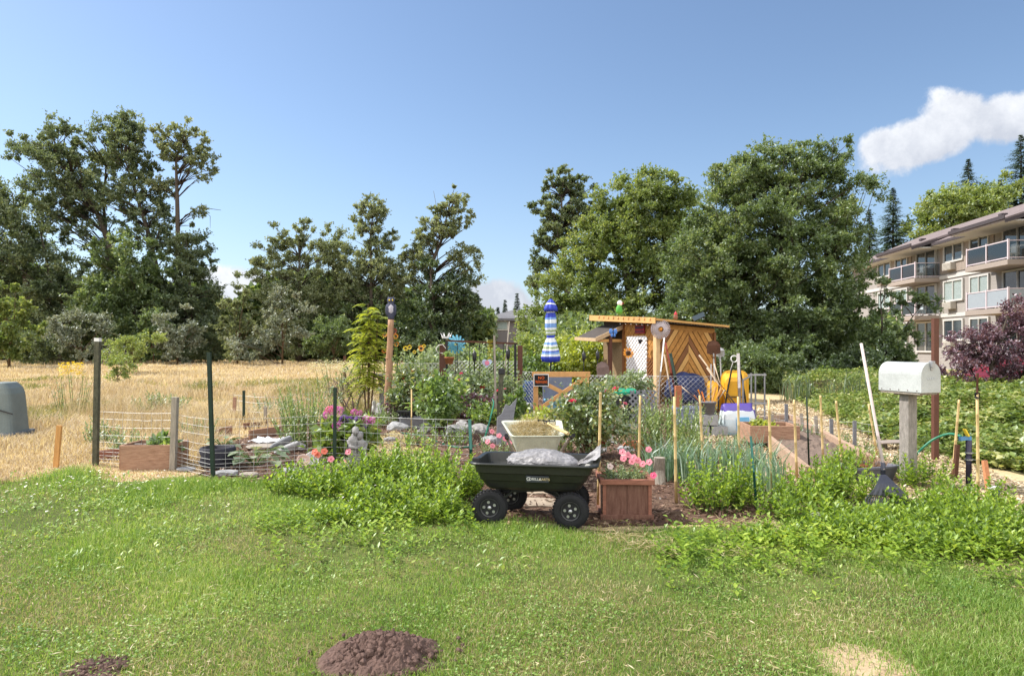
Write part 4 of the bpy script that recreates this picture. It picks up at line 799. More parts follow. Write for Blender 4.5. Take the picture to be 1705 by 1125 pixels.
fr = MB()
for s in (-1, 1):
    fr.tube([(s * .38, -.72, .66), (s * .355, -.52, .585), (s * .24, -.3, .33), (s * .12, .45, .2)], .018, 8)
    fr.tube([(s * .26, -.3, .33), (s * .30, -.28, .02), (s * .27, -.02, .02), (s * .2, .0, .27)], .013, 6)
fr.build('frame', OLDWOOD, wb)
for s in (-1, 1): MB().tube([(s * .385, -.76, .675), (s * .375, -.66, .638)], .024, 10).build('grip', RUBBER, wb)
wheel(wb, (0, .5, .19), R(90), r=.19, w_=.09)
n = 2600; q = rng.random((n, 2)) * 2 - 1; B = np.stack([q[:, 0] * .25 * (1 + .2 * q[:, 1]), q[:, 1] * .36, .60 + .05 * q[:, 1] + .10 * (1 - q[:, 0] ** 2) * (1 - q[:, 1] ** 2) + .03 * rng.random(n)], 1); D = rdir(n); D[:, 2] *= .45; D = unit(D)
o = link('straw', leaves('straw', B, D, .06 + .13 * rng.random(n), .004 + .003 * rng.random(n), STRAW)); o.location = wb.location; o.rotation_euler = wb.rotation_euler
tag(o, 'loose golden straw heaped in the cream wheelbarrow', 'straw', kind='stuff')
gf = thing('garden_fork', 'short hand fork with a pale wooden handle lying on the straw in the wheelbarrow', 'garden fork', (.44, 8.35, .70), 0)
MB().tube([(0, .05, .04), (.10, -.12, 0), (.22, -.33, -.035)], [.017, .019, .021], 8).build('handle', BAMBOO, gf)
f_ = MB().tube([(0, .05, .04), (-.02, .14, .06)], .009, 6).bar((-.12, .15, .07), (.09, .16, .055), .014)
for k in range(4): f_.tube([(-.12 + .07 * k, .152, .068), (-.11 + .07 * k, .23, .07), (-.10 + .07 * k, .27, .0)], [.006, .006, .003], 5)
f_.build('tines', DARKST, gf)
# ------------------------------------------------------------------ planter box with petunias
pb = thing('planter_box', 'square weathered redwood planter box right of the black cart, full of pink petunias', 'planter', (1.13, 6.88, 0), R(-2))
W_, D_, H_ = .47, .44, .38; bd = MB()
for k in range(2): MB().box((-.108 + .216 * k, -D_ / 2 + .012, .19), (.213, .022, .33)).build('front_panel', REDWOOD, pb, bevel=.003)
for s in (-1, 1): MB().box((s * (W_ / 2 - .012), 0, .19), (.022, D_ - .05, .33)).build('side_panel', CEDAR, pb, bevel=.003)
MB().box((0, D_ / 2 - .012, .19), (W_ - .05, .022, .33)).build('back_panel', REDWOOD, pb)
for sx_ in (-1, 1):
    for sy_ in (-1, 1): MB().box((sx_ * (W_ / 2 - .014), sy_ * (D_ / 2 - .004), .19), (.034, .034, .34)).build('corner_post', REDWOODL, pb, bevel=.003)
rim = MB(); rim.box((0, -D_ / 2 - .01, .372), (W_ + .06, .05, .05)).box((0, D_ / 2 + .01, .372), (W_ + .06, .05, .05))
for s in (-1, 1): rim.box((s * (W_ / 2 + .006), 0, .371), (.05, D_ - .03, .048))
rim.build('rim', REDWOODL, pb, bevel=.004)
ft = MB().box((0, -D_ / 2 - .006, .03), (W_ + .05, .03, .05)).box((0, D_ / 2 + .006, .03), (W_ + .05, .03, .05))
for s in (-1, 1): ft.box((s * (W_ / 2 + .008), 0, .03), (.03, D_ - .02, .048))
ft.build('base_trim', REDWOOD, pb, bevel=.004)
MB().box((0, 0, .34), (W_ - .06, D_ - .06, .03)).build('soil', SOILM, pb)
pet = stemplant('petunia_plant', 'bushy petunia with pink trumpet flowers filling the redwood planter box', 'flowers', (1.13, 6.88, .35), .22, .2, 90, .17, GREY, .04, .022, lean=.7, spread=1.1, up=15)
for px, py, Y, c in ((1036, 752, 6.7, 'petunia'), (1046, 757, 6.68, 'petunia'), (1055, 761, 6.66, 'petunia'), (1062, 766, 6.66, 'petunia'), (1081, 769, 6.7, 'petunia'), (1038, 763, 6.65, 'petunia'), (1080, 748, 6.95, 'petunia'), (1088, 791, 6.7, 'hot'), (1039, 755, 6.9, 'pale'), (1052, 768, 6.6, 'petunia'), (1016, 776, 6.7, 'pale'), (1070, 772, 6.7, 'petunia')):
    flower(pet, P(px, py, Y), .032, 'petunia', c, (rng.normal() * .3 - .2, -1, .55))
# ------------------------------------------------------------------ mailbox
MBY = 8.3; mb0 = thing('mailbox', 'dented white rural mailbox on a mossy wooden post at the right', 'mailbox', (X(1512, MBY), MBY, 0), R(-72))
zb = HZ(651, MBY); MBW = pm('mailbox_white', (.42, .44, .44), rough=.4, var=.22, scale=4, bump=.15, spec=.5)
def arch(w_, h, n=12):
    r = w_ / 2; return [(-r, 0), (r, 0)] + [(r * math.cos(R(180 * k / n)), h - r + r * math.sin(R(180 * k / n))) for k in range(n + 1)]
MXZ = Matrix(((0, 0, 1), (1, 0, 0), (0, 1, 0)))     # prism axis along local x
prof = arch(.29, .355)
body = MB().prism(prof, -.30, .285, M=MXZ).build('body', MBW, mb0, loc=(0, 0, zb), smooth=False, bevel=.004)
MB().prism([(x * 1.04, z * 1.02 - .002) for x, z in prof], .286, .315, M=MXZ).build('door', MBW, mb0, loc=(0, 0, zb), bevel=.006)
lt = MB().box((.325, 0, .335), (.05, .045, .075)).box((.318, 0, .29), (.02, .03, .05)).build('door_latch', STEEL, mb0, loc=(0, 0, zb), bevel=.004)
rv = MB()
for k in range(5): rv.blob((-.25 + .125 * k, -.147, .022), .007, 1, 0)
rv.build('rivets', RUSTY, mb0, loc=(0, 0, zb))
sf = MB()
for k in range(4): sf.box((.317, -.055 + .035 * k, .165 + .002 * k), (.003, .02, .022 - .006 * (k % 2)))
sf.build('worn_lettering', pm('faded_ink', (.45, .47, .50), var=.2, bump=0), mb0, loc=(0, 0, zb))
MB().box((0, 0, zb - .014), (.56, .27, .025)).box((0, 0, zb - .038), (.3, .12, .022)).build('shelf', OLDWOOD, mb0, bevel=.003)
MOSS = pm('mossy_post', (.20, .185, .165), stretch=(6, 6, 2), scale=5, var=.35, bump=.7, c2=(.40, .36, .33), bd=.02)
MB().box((0, 0, (zb - .05) / 2), (.135, .135, zb - .05)).build('post', MOSS, mb0, bevel=.006)
# ------------------------------------------------------------------ leaf rake
rk = thing('leaf_rake', 'dark plastic fan rake standing on its tines with a long pale handle, before the mailbox', 'rake', (X(1483, 6.95), 6.95, 0), 0)
def rel(o, px, py, Y): return P(px, py, Y) - o.location
hb = rel(rk, 1472, 782, 7.05); ht = rel(rk, 1434, 572, 7.75)
MB().tube([hb, hb.lerp(ht, .5), ht], [.0165, .0165, .0165], 10).build('handle', pm('silvery_handle', (.50, .42, .40), var=.2, stretch=(6, 6, 1)), rk, smooth=True)
a0 = rel(rk, 1472, 778, 7.04); c0 = rel(rk, 1470, 790, 7.02); Lp = rel(rk, 1441, 832, 6.80); Rp = rel(rk, 1524, 842, 6.80); NV = Vector((0, -.012, .004)); RAKE = pm('dark_rake_plastic', (.030, .032, .045), rough=.4, var=.3, bump=.1, spec=.5)
fan = MB(); K = 15; rows = []
for j in range(6):
    for i in range(K):
        u = i / (K - 1); e = Lp.lerp(Rp, u) + Vector((0, 0, .012 * math.sin(u * 3.14))); p = (c0 + Vector(((u - .5) * .05, 0, 0))).lerp(e, (j / 5) ** 1.0 * .80); rows.append(p + Vector((0, (.003 if i % 2 else -.003) * j / 5 - .03 * math.sin(j / 5 * 3.14), 0)))
top_ = [p + NV for p in rows]; bot_ = [p - NV for p in rows]; nn = len(rows); vs_ = top_ + bot_; fs_ = []
for j in range(5):
    for i in range(K - 1):
        q = (j * K + i, j * K + i + 1, (j + 1) * K + i + 1, (j + 1) * K + i); fs_ += [q, tuple(nn + z for z in reversed(q))]
ed = [j * K for j in range(6)] + [5 * K + i for i in range(1, K)] + [j * K + K - 1 for j in range(4, -1, -1)] + [i for i in range(K - 2, 0, -1)]
for i in range(len(ed)): fs_.append((ed[i], ed[(i + 1) % len(ed)], nn + ed[(i + 1) % len(ed)], nn + ed[i]))
fan.add(vs_, fs_).build('fan', RAKE, rk, smooth=False)
tn = MB()
for i in range(22):
    u = i / 21; e = Lp.lerp(Rp, u); s_ = (c0 + Vector(((u - .5) * .05, 0, 0))).lerp(e, .78); tn.bar(s_, s_.lerp(e, 1.05 / .9 * .9) + Vector((0, -.0, -.0)), .009, .005); tn.bar(s_.lerp(e, .99), e + Vector(((u - .5) * .02, -.03, -.03)), .009, .005)
tn.build('tines', RAKE, rk)
MB().tube([c0 + Vector((0, 0, -.05)), a0 + (ht - hb).normalized() * .05], [.026, .021], 10).build('socket', RAKE, rk, smooth=True)
# ------------------------------------------------------------------ soil mounds
def mound(label, cx_, cy_, r, h, seed):
    n = 90; vs = []; fs = []
    for j in range(n):
        for i in range(n):
            u, v = i / (n - 1) * 2 - 1, j / (n - 1) * 2 - 1; d = math.hypot(u, v) + .25 * noise.noise(Vector((u * 2, v * 2, seed)))
            b = max(0, 1 - d) ** .75; nz_ = noise.fractal(Vector((u * 4, v * 4, seed)), .8, 2.1, 5) * .20 + abs(noise.noise(Vector((u * 9, v * 9, seed + 3)))) * .34 + noise.noise(Vector((u * 22, v * 22, seed + 7))) * .14
            vs.append((u * r * 1.15, v * r, (b * (.8 + nz_) * h + .0) if b > 0 else -.01))
    for j in range(n - 1):
        for i in range(n - 1): fs.append((j * n + i, j * n + i + 1, (j + 1) * n + i + 1, (j + 1) * n + i))
    m = MB().add(vs, fs); rr = random.Random(seed)
    for k in range(int(900 * r)):
        a = rr.uniform(0, 6.283); q = math.sqrt(rr.random()) * .95; z = h * max(0, 1 - q) ** .75 * .85
        m.blob((math.cos(a) * q * r * 1.1, math.sin(a) * q * r, z + .004), rr.uniform(.004, .024) * rr.uniform(.5, 1.1), 1, .5, 2, k)
    tag(m.build('soil_mound', SOILB, None, smooth=False, loc=(cx_, cy_, 0)), label, 'soil mound')
SOILB = pm('fresh_reddish_soil', (.115, .072, .060), rough=1, var=.4, scale=25, bump=.8, fine=120, bd=.008)
mound('large heap of fresh reddish brown soil on the lawn in the foreground', X(636, 3.72), 3.70, .30, .155, 4)
rr = random.Random(12)
for k in range(26):
    a = rr.uniform(0, 6.283); q = rr.uniform(.27, .48); s_ = rr.uniform(.006, .017)
    tag(MB().blob((0, 0, s_ * .5), s_, 1, .4, 2, k).build('soil_clod', SOILB, None, loc=(X(636, 3.72) + math.cos(a) * q, 3.70 + math.sin(a) * q * .85, 0.012)), 'small loose clod of reddish soil in the grass around the large soil heap', 'clod', 'loose soil clods around the heap')
mound('small scrape of dark soil in the lawn at the lower left', X(165, 3.58), 3.56, .15, .05, 9)
# ------------------------------------------------------------------ posts, stakes and wire
def seg(name, label, cat, top, base, r, mat, group=None, square=False, tip=None, nodes=False, n=8, sides=None):
    """a stake from a photo point at its top to a ground point (px, py)"""
    b = G(*base); t = P(top[0], top[1], b.y) - b; m = MB()
    if square: m.bar((0, 0, 0), t, r * 2, r * 2 * (sides or 1), up=(0, 1, 0))
    elif nodes:
        pts = []; rs = []; L = t.length; k = 0.0
        while k < L:
            for q, s in ((0, 1.18), (.008, 1.0), (.235, .96)):
                if k + q < L: pts.append(t * ((k + q) / L)); rs.append(r * s * (1 - .2 * k / L))
            k += .24
        pts.append(t); rs.append(rs[-1]); m.tube(pts, rs, 9)
    else: m.tube([(0, 0, 0), t], [r, r * .95], n)
    o = m.build(name, mat, None, smooth=not square, loc=b); tag(o, label, cat, group)
    if tip: MB().bar(t * .975, t * 1.002, r * 2.15, r * 2.15, up=(0, 1, 0)).build('tip', tip, o)
    return o
BG = 'bamboo stakes along the front of the garden'
for top, base, lb in (((1000, 653), (996, 848), 'bamboo stake standing behind the left edge of the redwood planter box'), ((1066, 658), (1063, 800), 'bamboo stake rising behind the pink petunias'),
    ((1123, 660), (1126, 838), 'bamboo stake at the left end of the round mint clump'), ((1165, 658), (1172, 795), 'bamboo stake second from left behind the round mint clump'),
    ((1229, 660), (1231, 805), 'bamboo stake standing before the blue and white sack'), ((1280, 662), (1285, 822), 'bamboo stake before the cedar box on the raised bed'),
    ((1322, 665), (1327, 800), 'bamboo stake just left of the thin dark green stake'), ((1366, 658), (1371, 775), 'bamboo stake just right of the thin dark green stake'),
    ((1392, 667), (1404, 795), 'bamboo stake leaning left over the grey trough'), ((1446, 672), (1461, 760), 'bamboo stake half hidden behind the handle of the leaf rake'),
    ((1597, 665), (1586, 795), 'bamboo stake leaning right beside the faucet pipe'), ((1627, 655), (1629, 838), 'stout bamboo stake right of the faucet pipe with a dark rod taped on top')):
    o = seg('bamboo_stake', lb, 'stake', top, base, .017, BAMBOO, BG, nodes=True)
    if 'taped' in lb:
        tp = P(1627, 655, o.location.y) - o.location
        MB().tube([tp - Vector((0, 0, .02)), tp + Vector((.004, 0, .22))], .012, 8).build('rod', RUSTY, o); MB().tube([tp - Vector((0, 0, .05)), tp + Vector((0, 0, .01))], .026, 8).build('tape', RUBBER, o)
seg('plant_stake', 'thin dark green plant stake between two bamboo stakes by the raised bed', 'stake', (1343, 660), (1348, 800), .011, GREENPOST)
seg('plant_stake', 'short teal coated stake leaning among the leeks', 'stake', (1250, 726), (1260, 848), .013, TEALPOST)
seg('plant_stake', 'short teal post left of the black cart', 'stake', (782, 698), (786, 800), .022, TEALPOST)
seg('plant_stake', 'thin pale stake in front of the raised stone bed', 'stake', (685, 648), (685, 742), .012, BAMBOO)
MOSSG = pm('mossy_green_post', (.045, .06, .035), stretch=(4, 4, 2), scale=6, var=.6, bump=.6, c2=(.14, .13, .09))
seg('fence_post', 'tall mossy green fence post with a white tip at the left corner', 'fence post', (163, 563), (159, 775), .032, MOSSG, square=True, tip=WHITEP)
seg('fence_post', 'tall dark green steel fence post by the black grow bag', 'fence post', (348, 586), (355, 799), .022, GREENPOST, square=True)
seg('fence_post', 'short dark green steel post in front of the purple hydrangea', 'fence post', (558, 645), (557, 784), .020, GREENPOST, square=True)
seg('fence_post', 'grey weathered wooden post behind the cedar planter at the left', 'fence post', (292, 661), (288, 782), .036, OLDWOOD, square=True)
seg('wooden_stake', 'tan wooden stake leaning right in the dry grass at the far left', 'stake', (99, 708), (93, 778), .034, PINEV, square=True, sides=.5)
seg('wooden_stake', 'orange brown stake at the back of the left garden edge', 'stake', (391, 661), (389, 706), .035, CEDAR, square=True, sides=.5)
seg('wooden_stake', 'tall dark stake beside the orange brown one at the left garden edge', 'stake', (406, 650), (406, 712), .022, GREENPOST, square=True)
seg('wooden_stake', 'short grey stake behind the right end of the cedar board', 'stake', (442, 677), (441, 712), .03, OLDWOOD, square=True, sides=.6)
seg('wooden_stake', 'thin brown stake at the left edge of the tomato bush', 'stake', (485, 674), (484, 706), .022, CEDAR, square=True)
seg('wooden_stake', 'reddish stake in the tall weeds left of the sumac sapling', 'stake', (574, 592), (574, 640), .05, RUSTY, square=True)
seg('sign_post', 'tall square brown post rising behind the mailbox', 'post', (1557, 530), (1557, 768), .036, BROWNP, square=True)
seg('wooden_post', 'tall peeling silver pole beside the yellow wheelbarrow', 'pole', (1229, 588), (1233, 706), .035, pm('silver_pole', (.42, .38, .38), var=.4, stretch=(6, 6, 2)))
seg('wooden_stake', 'orange tipped wooden stake low down at the right edge', 'stake', (1639, 766), (1647, 822), .022, pm('orange_stake', (.55, .24, .12), var=.2), square=True)
seg('wooden_stake', 'tall thin grey stake rising above the metal trellis', 'stake', (823, 558), (826, 705), .022, OLDWOOD, square=True)
seg('wooden_stake', 'slanted thin grey stake right of the tall one above the trellis', 'stake', (848, 535), (834, 690), .016, OLDWOOD)
o = seg('wooden_post', 'mossy dark post with a black cap standing before the metal trellis', 'post', (835, 620), (830, 712), .05, MOSSG, square=True)
tp = P(835, 618, o.location.y) - o.location; MB().box(tp, (.13, .13, .12)).build('cap', BLACKP, o, bevel=.01)
for top, base, lb in (((1285, 690), (1286, 735), 'weathered picket first from left along the chip path'), ((1309, 672), (1310, 730), 'taller grey picket behind the cedar box'), ((1334, 688), (1338, 728), 'pale thin picket at the back of the raised bed'), ((1358, 692), (1361, 735), 'white topped picket in the wire netting by the chip path'), ((1384, 697), (1385, 742), 'broad grey picket in the middle of the chip path netting'), ((1423, 700), (1423, 745), 'grey picket farthest right in the chip path netting')):
    seg('picket', lb, 'picket', top, base, .028, GREYWOOD if 'grey' in lb else OLDWOOD, 'grey pickets along the chip path', square=True, sides=.5)
# wire fence
def wirefence(name, label, pts, zs, vgap, r=.0021, sag=.01, mat=WIRE):
    b = pts[0].copy(); b.z = 0; t = thing(name, label, 'wire fence', b); m = MB()
    for z in zs:
        ln = []
        for i in range(len(pts) - 1):
            for k in range(6): q = pts[i].lerp(pts[i + 1], k / 6); ln.append(Vector((q.x - b.x, q.y - b.y, z - sag * math.sin(math.pi * k / 6) + rng.normal() * .003)))
        ln.append(Vector((pts[-1].x - b.x, pts[-1].y - b.y, z))); m.tube(ln, r, 4)
    m.build('line_wires', mat, t); m = MB()
    for i in range(len(pts) - 1):
        L = (pts[i + 1] - pts[i]).length; n = max(1, int(L / vgap))
        for k in range(n): q = pts[i].lerp(pts[i + 1], k / n); m.tube([(q.x - b.x, q.y - b.y, zs[0]), (q.x - b.x, q.y - b.y, zs[-1] + .0)], r * .8, 4)
    m.build('stay_wires', mat, t)
fp = [G(160, 772), G(288, 778), G(354, 796), G(557, 783), G(786, 798)]
wirefence('wire_fence', 'sagging galvanised wire fence strung along the left front of the garden', [p + Vector((0, -.045, 0)) for p in fp], [.04, .09, .14, .19, .25, .33, .43, .55, .66, .76], .16)
def netting(name, label, a, b, z0, z1, gap=.1, r=.004, mat=WHITEP, mirror=True):
    a = Vector(a); b = Vector(b); t = thing(name, label, 'wire fence', a); L = (b - a).length; d = (b - a).normalized(); H = z1 - z0; m = MB()
    for s in ((1, -1) if mirror else (1,)):
        k = -H
        while k < L:
            u0, u1 = max(k, 0), min(k + H, L); v0, v1 = u0 - k, u1 - k
            if s < 0: v0, v1 = H - v0, H - v1
            if u1 > u0: m.tube([d * u0 + Vector((0, 0, z0 + v0)), d * u1 + Vector((0, 0, z0 + v1))], r, 4)
            k += gap
    m.build('mesh', mat, t); e = MB().tube([Vector((0, 0, z1)), d * L + Vector((0, 0, z1))], r * 1.3, 5).tube([Vector((0, 0, z0)), d * L + Vector((0, 0, z0))], r * 1.3, 5)
    e.build('edge_wire', mat, t); return t
netting('plastic_netting', 'white diamond netting stretched behind the roses left of the tall brown post', G(655, 686), G(736, 688), .25, 1.25)
netting('plastic_netting', 'white diamond netting stretched between the two brown posts', G(740, 687), G(866, 688), .2, 1.3)
netting('plastic_netting', 'white diamond netting between the right brown post and the gate', G(868, 688), G(888, 690), .1, 1.05)
netting('plastic_netting', 'white diamond netting running from the gate towards the shed', G(982, 688), G(1098, 690), .1, .95)
netting('wire_netting', 'grey wire netting in front of the blue tarp and tools by the shed', G(1100, 690), G(1188, 692), .1, .95, .12, .0035, WIRE)
wirefence('wire_fence', 'low rusty wire fence with pickets beside the chip path', [G(1260, 715), G(1310, 727), G(1384, 740), G(1424, 744), G(1470, 752)], [.05, .18, .3, .42], .12, .002)
wirefence('wire_fence', 'low wire fence at the back of the left garden edge', [G(389, 704), G(441, 711), G(484, 705), G(574, 690)], [.1, .3, .5, .62], .2, .003)
# ------------------------------------------------------------------ beds and planters on the left
t = thing('cedar_planter', 'small cedar board planter box at the left with lettuce growing in it', 'planter', G(246, 782), R(7))
for (a, b) in (((-.36, 0), (.33, 0)), ((-.36, .0), (-.30, .55)), ((-.30, .55), (.36, .5)), ((.33, .0), (.36, .5))):
    a = Vector((*a, .17)); b = Vector((*b, .17)); d = (b - a).normalized() * .014; MB().bar(a + d, b - d, .035, .34).build('side_board', CEDAR if a.y == b.y else CEDARX, t, bevel=.004)
MB().prism([(-.33, .03), (.31, .03), (.33, .49), (-.28, .53)], .02, .24).build('soil', SOILM, t)
bush('lettuce', 'green lettuce growing in the small cedar planter at the left', 'plant', t.location + Vector((.1, .28, .2)), .2, .16, .2, 420, .09, GRN, 14)
def board(name, label, a, b, h, th=.045, mat=CEDARX, z=0, group='loose cedar bed boards'):
    a = Vector(a); b = Vector(b); c = a.copy(); m = MB().bar((0, 0, h / 2 + z), b - a + Vector((0, 0, h / 2 + z)), th, h); tag(m.build(name, mat, None, loc=c, bevel=.004), label, 'board', group)
board('bed_board', 'long reddish cedar board running back from the small cedar planter', G(296, 745), G(385, 722), .16)
board('bed_board', 'cedar board edging the bed below the short grey stake', G(415, 732), G(500, 718), .17)
board('bed_board', 'dark back board of the bed behind the cedar edging', G(405, 716), G(520, 706), .14, mat=REDWOOD)
board('bed_board', 'low weathered board left of the small cedar planter', G(163, 768), G(205, 764), .16, mat=REDWOODL)
GBAG = pm('black_fabric', (.03, .03, .042), rough=.85, var=.4, bump=.5, scale=14)
t = thing('grow_bag', 'sagging black fabric grow bag behind the dark green steel post at the left', 'grow bag', G(363, 778)); m = MB().lathe([(.0, .0), (.20, .0), (.235, .08), (.215, .17), (.24, .25), (.225, .29), (.205, .29), (.2, .22), (0, .22)], n=28, fold=.02, nf=7); m.build('bag', GBAG, t, smooth=True); MB().lathe([(0, .2), (.2, .2), (.18, .235), (0, .245)], n=16).build('soil', SOILM, t)
def squash(name, label, base, n, r, ls, mat, h=.22):
    t = thing(name, label, 'plant', base); mb = MB(); B = []; D = []; L = []
    for i in range(n):
        a = rng.uniform(0, 6.283); q = r * math.sqrt(rng.random()); p = Vector((q * math.cos(a), q * math.sin(a), h * rng.uniform(.4, 1.1))); mb.tube([(0, 0, 0), (p.x * .6, p.y * .6, p.z), p], .006, 5); B.append(p - Vector((ls * .4 * math.cos(a), 0, 0))); D.append((math.cos(a), math.sin(a) - .5, -.25 + rng.normal() * .25)); L.append(ls * rng.uniform(.7, 1.2))
    mb.build('stems', STEMG, t); link('foliage', leaves('foliage', np.array(B, dtype=float), unit(np.array(D)), np.array(L), np.array(L) * .95, mat, fold=.12, up=.95), t); return t
SQL = leafm('squash_leaves', (.10, .15, .08), (.24, .30, .17), (.46, .46, .32), trans=.3, gloss=.08, ns=4)
squash('squash_plant', 'wilting grey green squash sprawling over the bed right of the black grow bag', G(425, 776), 34, .42, .17, SQL)
squash('squash_plant', 'squash leaves growing out of the black fabric grow bag', G(372, 772) + Vector((0, 0, .22)), 14, .22, .13, SQL, .14)
squash('squash_plant', 'lettuce green squash in the grey trough left of the leafy sapling', G(700, 708) + Vector((0, 0, .22)), 30, .34, .17, GRN, .25)
def slab(name, label, base, d, rot, mat, group=None, cat='stone', amp=.12):
    m = MB().blob((0, 0, 0), (d[0] / 2, d[1] / 2, d[2] / 2), 2, amp, 1.3, rng.integers(1, 99))
    for i, v in enumerate(m.v): m.v[i] = (max(-.40 * d[0], min(.40 * d[0], v[0])), max(-.4 * d[1], min(.4 * d[1], v[1])), max(-.38 * d[2], min(.38 * d[2], v[2])))
    o = m.build(name, mat, None, loc=base, rot=rot, bevel=.004); tag(o, label, cat, group); return o
SG = 'flat grey stones and slates in the left bed'
for px, py, z, d, rot, lb, mt in ((322 + 55, 792, .04, (.36, .22, .09), (0, 0, .1), 'flat pale stone at the foot of the steel post, nearest the lawn', CONC), (415, 795, .04, (.30, .2, .08), (0, 0, -.2), 'flat tan stone right of the pale one at the lawn edge', OLDWOOD), (487, 790, .05, (.34, .22, .09), (.1, .1, .2), 'flat grey slab tilted at the lawn edge left of the mint', CONC), (468, 752, .14, (.46, .10, .16), (.5, -.5, .25), 'dark grey slate leaning up behind the squash', SLATE), (478, 757, .10, (.50, .12, .14), (.4, -.4, .2), 'pale edged grey slab leaning in front of the dark slate', CONC), (497, 752, .1, (.3, .2, .1), (.2, .3, -.4), 'rounded grey slab tipped to the right of the leaning slates', STONE), (440, 748, .05, (.7, .5, .07), (0, .0, .1), 'broad flat stone with a white plastic sheet edge in the left bed', OLDWOOD), (310, 784, .03, (.3, .2, .06), (0, 0, 0), 'low flat stone by the small cedar planter', CONC)):
    b = G(px, py); b.z = z; slab('flat_stone', lb, b, d, rot, mt, SG)
def bowl(label, base, r, mat, rot): tag(MB().lathe([(0, 0), (r * .5, 0), (r * .9, r * .5), (r, r * .9), (r * .94, r * .9), (r * .84, r * .5), (0, r * .08)], n=18).build('shell_dish', mat, None, smooth=True, loc=base, rot=rot), label, 'dish')
b = G(505, 776); b.z = .06; bowl('pale pink shell dish lying tipped in the left bed', b, .09, pm('shell_pink', (.70, .52, .44), var=.2), (R(60), 0, R(20)))
b = G(521, 774); b.z = .08; bowl('white shell dish propped beside the pink one', b, .10, WHITEP, (R(70), R(20), 0))
t = thing('plastic_sheet', 'crumpled white plastic sheet on the soil behind the squash', 'plastic sheet', G(455, 742)); m = MB(); k_ = 12
m.add([((i / (k_ - 1) - .5) * .7, (j / (k_ - 1) - .5) * .45, .10 + .07 * noise.noise(Vector((i * .5, j * .6, 3))) + .03 * noise.noise(Vector((i * 1.5, j * 1.6, 7)))) for i in range(k_) for j in range(k_)], [(i * k_ + j, (i + 1) * k_ + j, (i + 1) * k_ + j + 1, i * k_ + j + 1) for i in range(k_ - 1) for j in range(k_ - 1)]); m.build('sheet', pm('white_plastic', (.62, .62, .66), rough=.35, var=.15, bump=.3), t, smooth=True)
# utility box
ub = thing('utility_box', 'blue grey rounded utility pedestal box in the dry grass at the left edge', 'utility box', (X(0, 12.6) - .22, 12.6, 0), R(8)); UBM = pm('blue_grey_box', (.15, .18, .18), rough=.55, var=.18, scale=3, bump=.1)
def dome(a, b, z0, z1, n=10):
    out = []
    for k in range(n + 1):
        f = k / n; z = z0 + (z1 - z0) * f; s = 1 - .14 * f - (.16 * max(0, (f - .8) / .2) ** 2); out.append([(x, y, z) for x, y in rrect(a * s, b * s, .12 * s, 4)])
    return out
loft(dome(.58, .34, .0, 1.02)).build('cover', UBM, ub, smooth=False, bevel=.015); MB().box((0, 0, .06), (1.24, .76, .12)).build('base', pm('box_base', (.12, .14, .16)), ub, bevel=.02)
MB().bar((-.6, -.362, .86), (.60, -.345, .46), .01, .022).build('seam', BLACKP, ub)
# ------------------------------------------------------------------ hydrangea, statue
hy = bush('hydrangea', 'round hydrangea with pink and violet flower heads behind the stone couple', 'shrub', G(577, 768), .40, .32, .66, 900, .13, leafm('hydrangea_leaves', (.10, .17, .03), (.22, .31, .06), (.40, .44, .13), trans=.45, gloss=.07, ns=2), 50, cr=.12, wl=.7)
for px, py, r, c in ((546, 690, .075, 'magenta'), (556, 683, .085, 'magenta'), (566, 684, .07, 'magenta'), (590, 687, .06, 'magenta'), (599, 688, .05, 'magenta'), (573, 698, .07, 'violet'), (583, 699, .07, 'violet'), (595, 698, .05, 'violet'), (610, 700, .08, 'magenta'), (620, 700, .06, 'magenta'), (562, 709, .085, 'magenta'), (607, 711, .075, 'violet'), (549, 683, .07, 'pink')):
    flower(hy, P(px, py, 9.85 + rng.normal() * .06), r, 'pom', c)
st = thing('stone_statue', 'weathered grey stone statue of a robed couple embracing, in front of the hydrangea', 'statue', G(595, 778), R(10))
sm = MB()
for x_, h_, s_, ln in ((-.055, .50, 1.0, .03), (.055, .43, .92, -.02)):
    sm.lathe([(.0, 0), (.085 * s_, 0), (.082 * s_, .06), (.068 * s_, h_ * .35), (.060 * s_, h_ * .55), (.072 * s_, h_ * .68), (.066 * s_, h_ * .76), (.028 * s_, h_ * .81), (.024 * s_, h_ * .86), (0, h_ * .88)], (x_, 0, .04), 16, fold=.04, nf=7)
    sm.blob((x_ + ln, -.005, .04 + h_ * .93), (.043, .05, .055), 3, .05, 2, 3); sm.blob((x_ + ln, .012, .04 + h_ * .96), (.05, .05, .052), 3, .12, 3, 8); sm.blob((x_ + ln, -.053, .04 + h_ * .92), (.008, .012, .014), 1, 0)
sm.tube([(-.12, 0, .38), (-.10, -.07, .30), (-.01, -.09, .29), (.05, -.08, .31)], [.028, .026, .02, .016], 8).tube([(.12, 0, .33), (.11, -.07, .27), (.03, -.10, .25)], [.026, .022, .016], 8).box((0, 0, .03), (.26, .2, .06))
sm.build('figures', STONE, st, smooth=True)
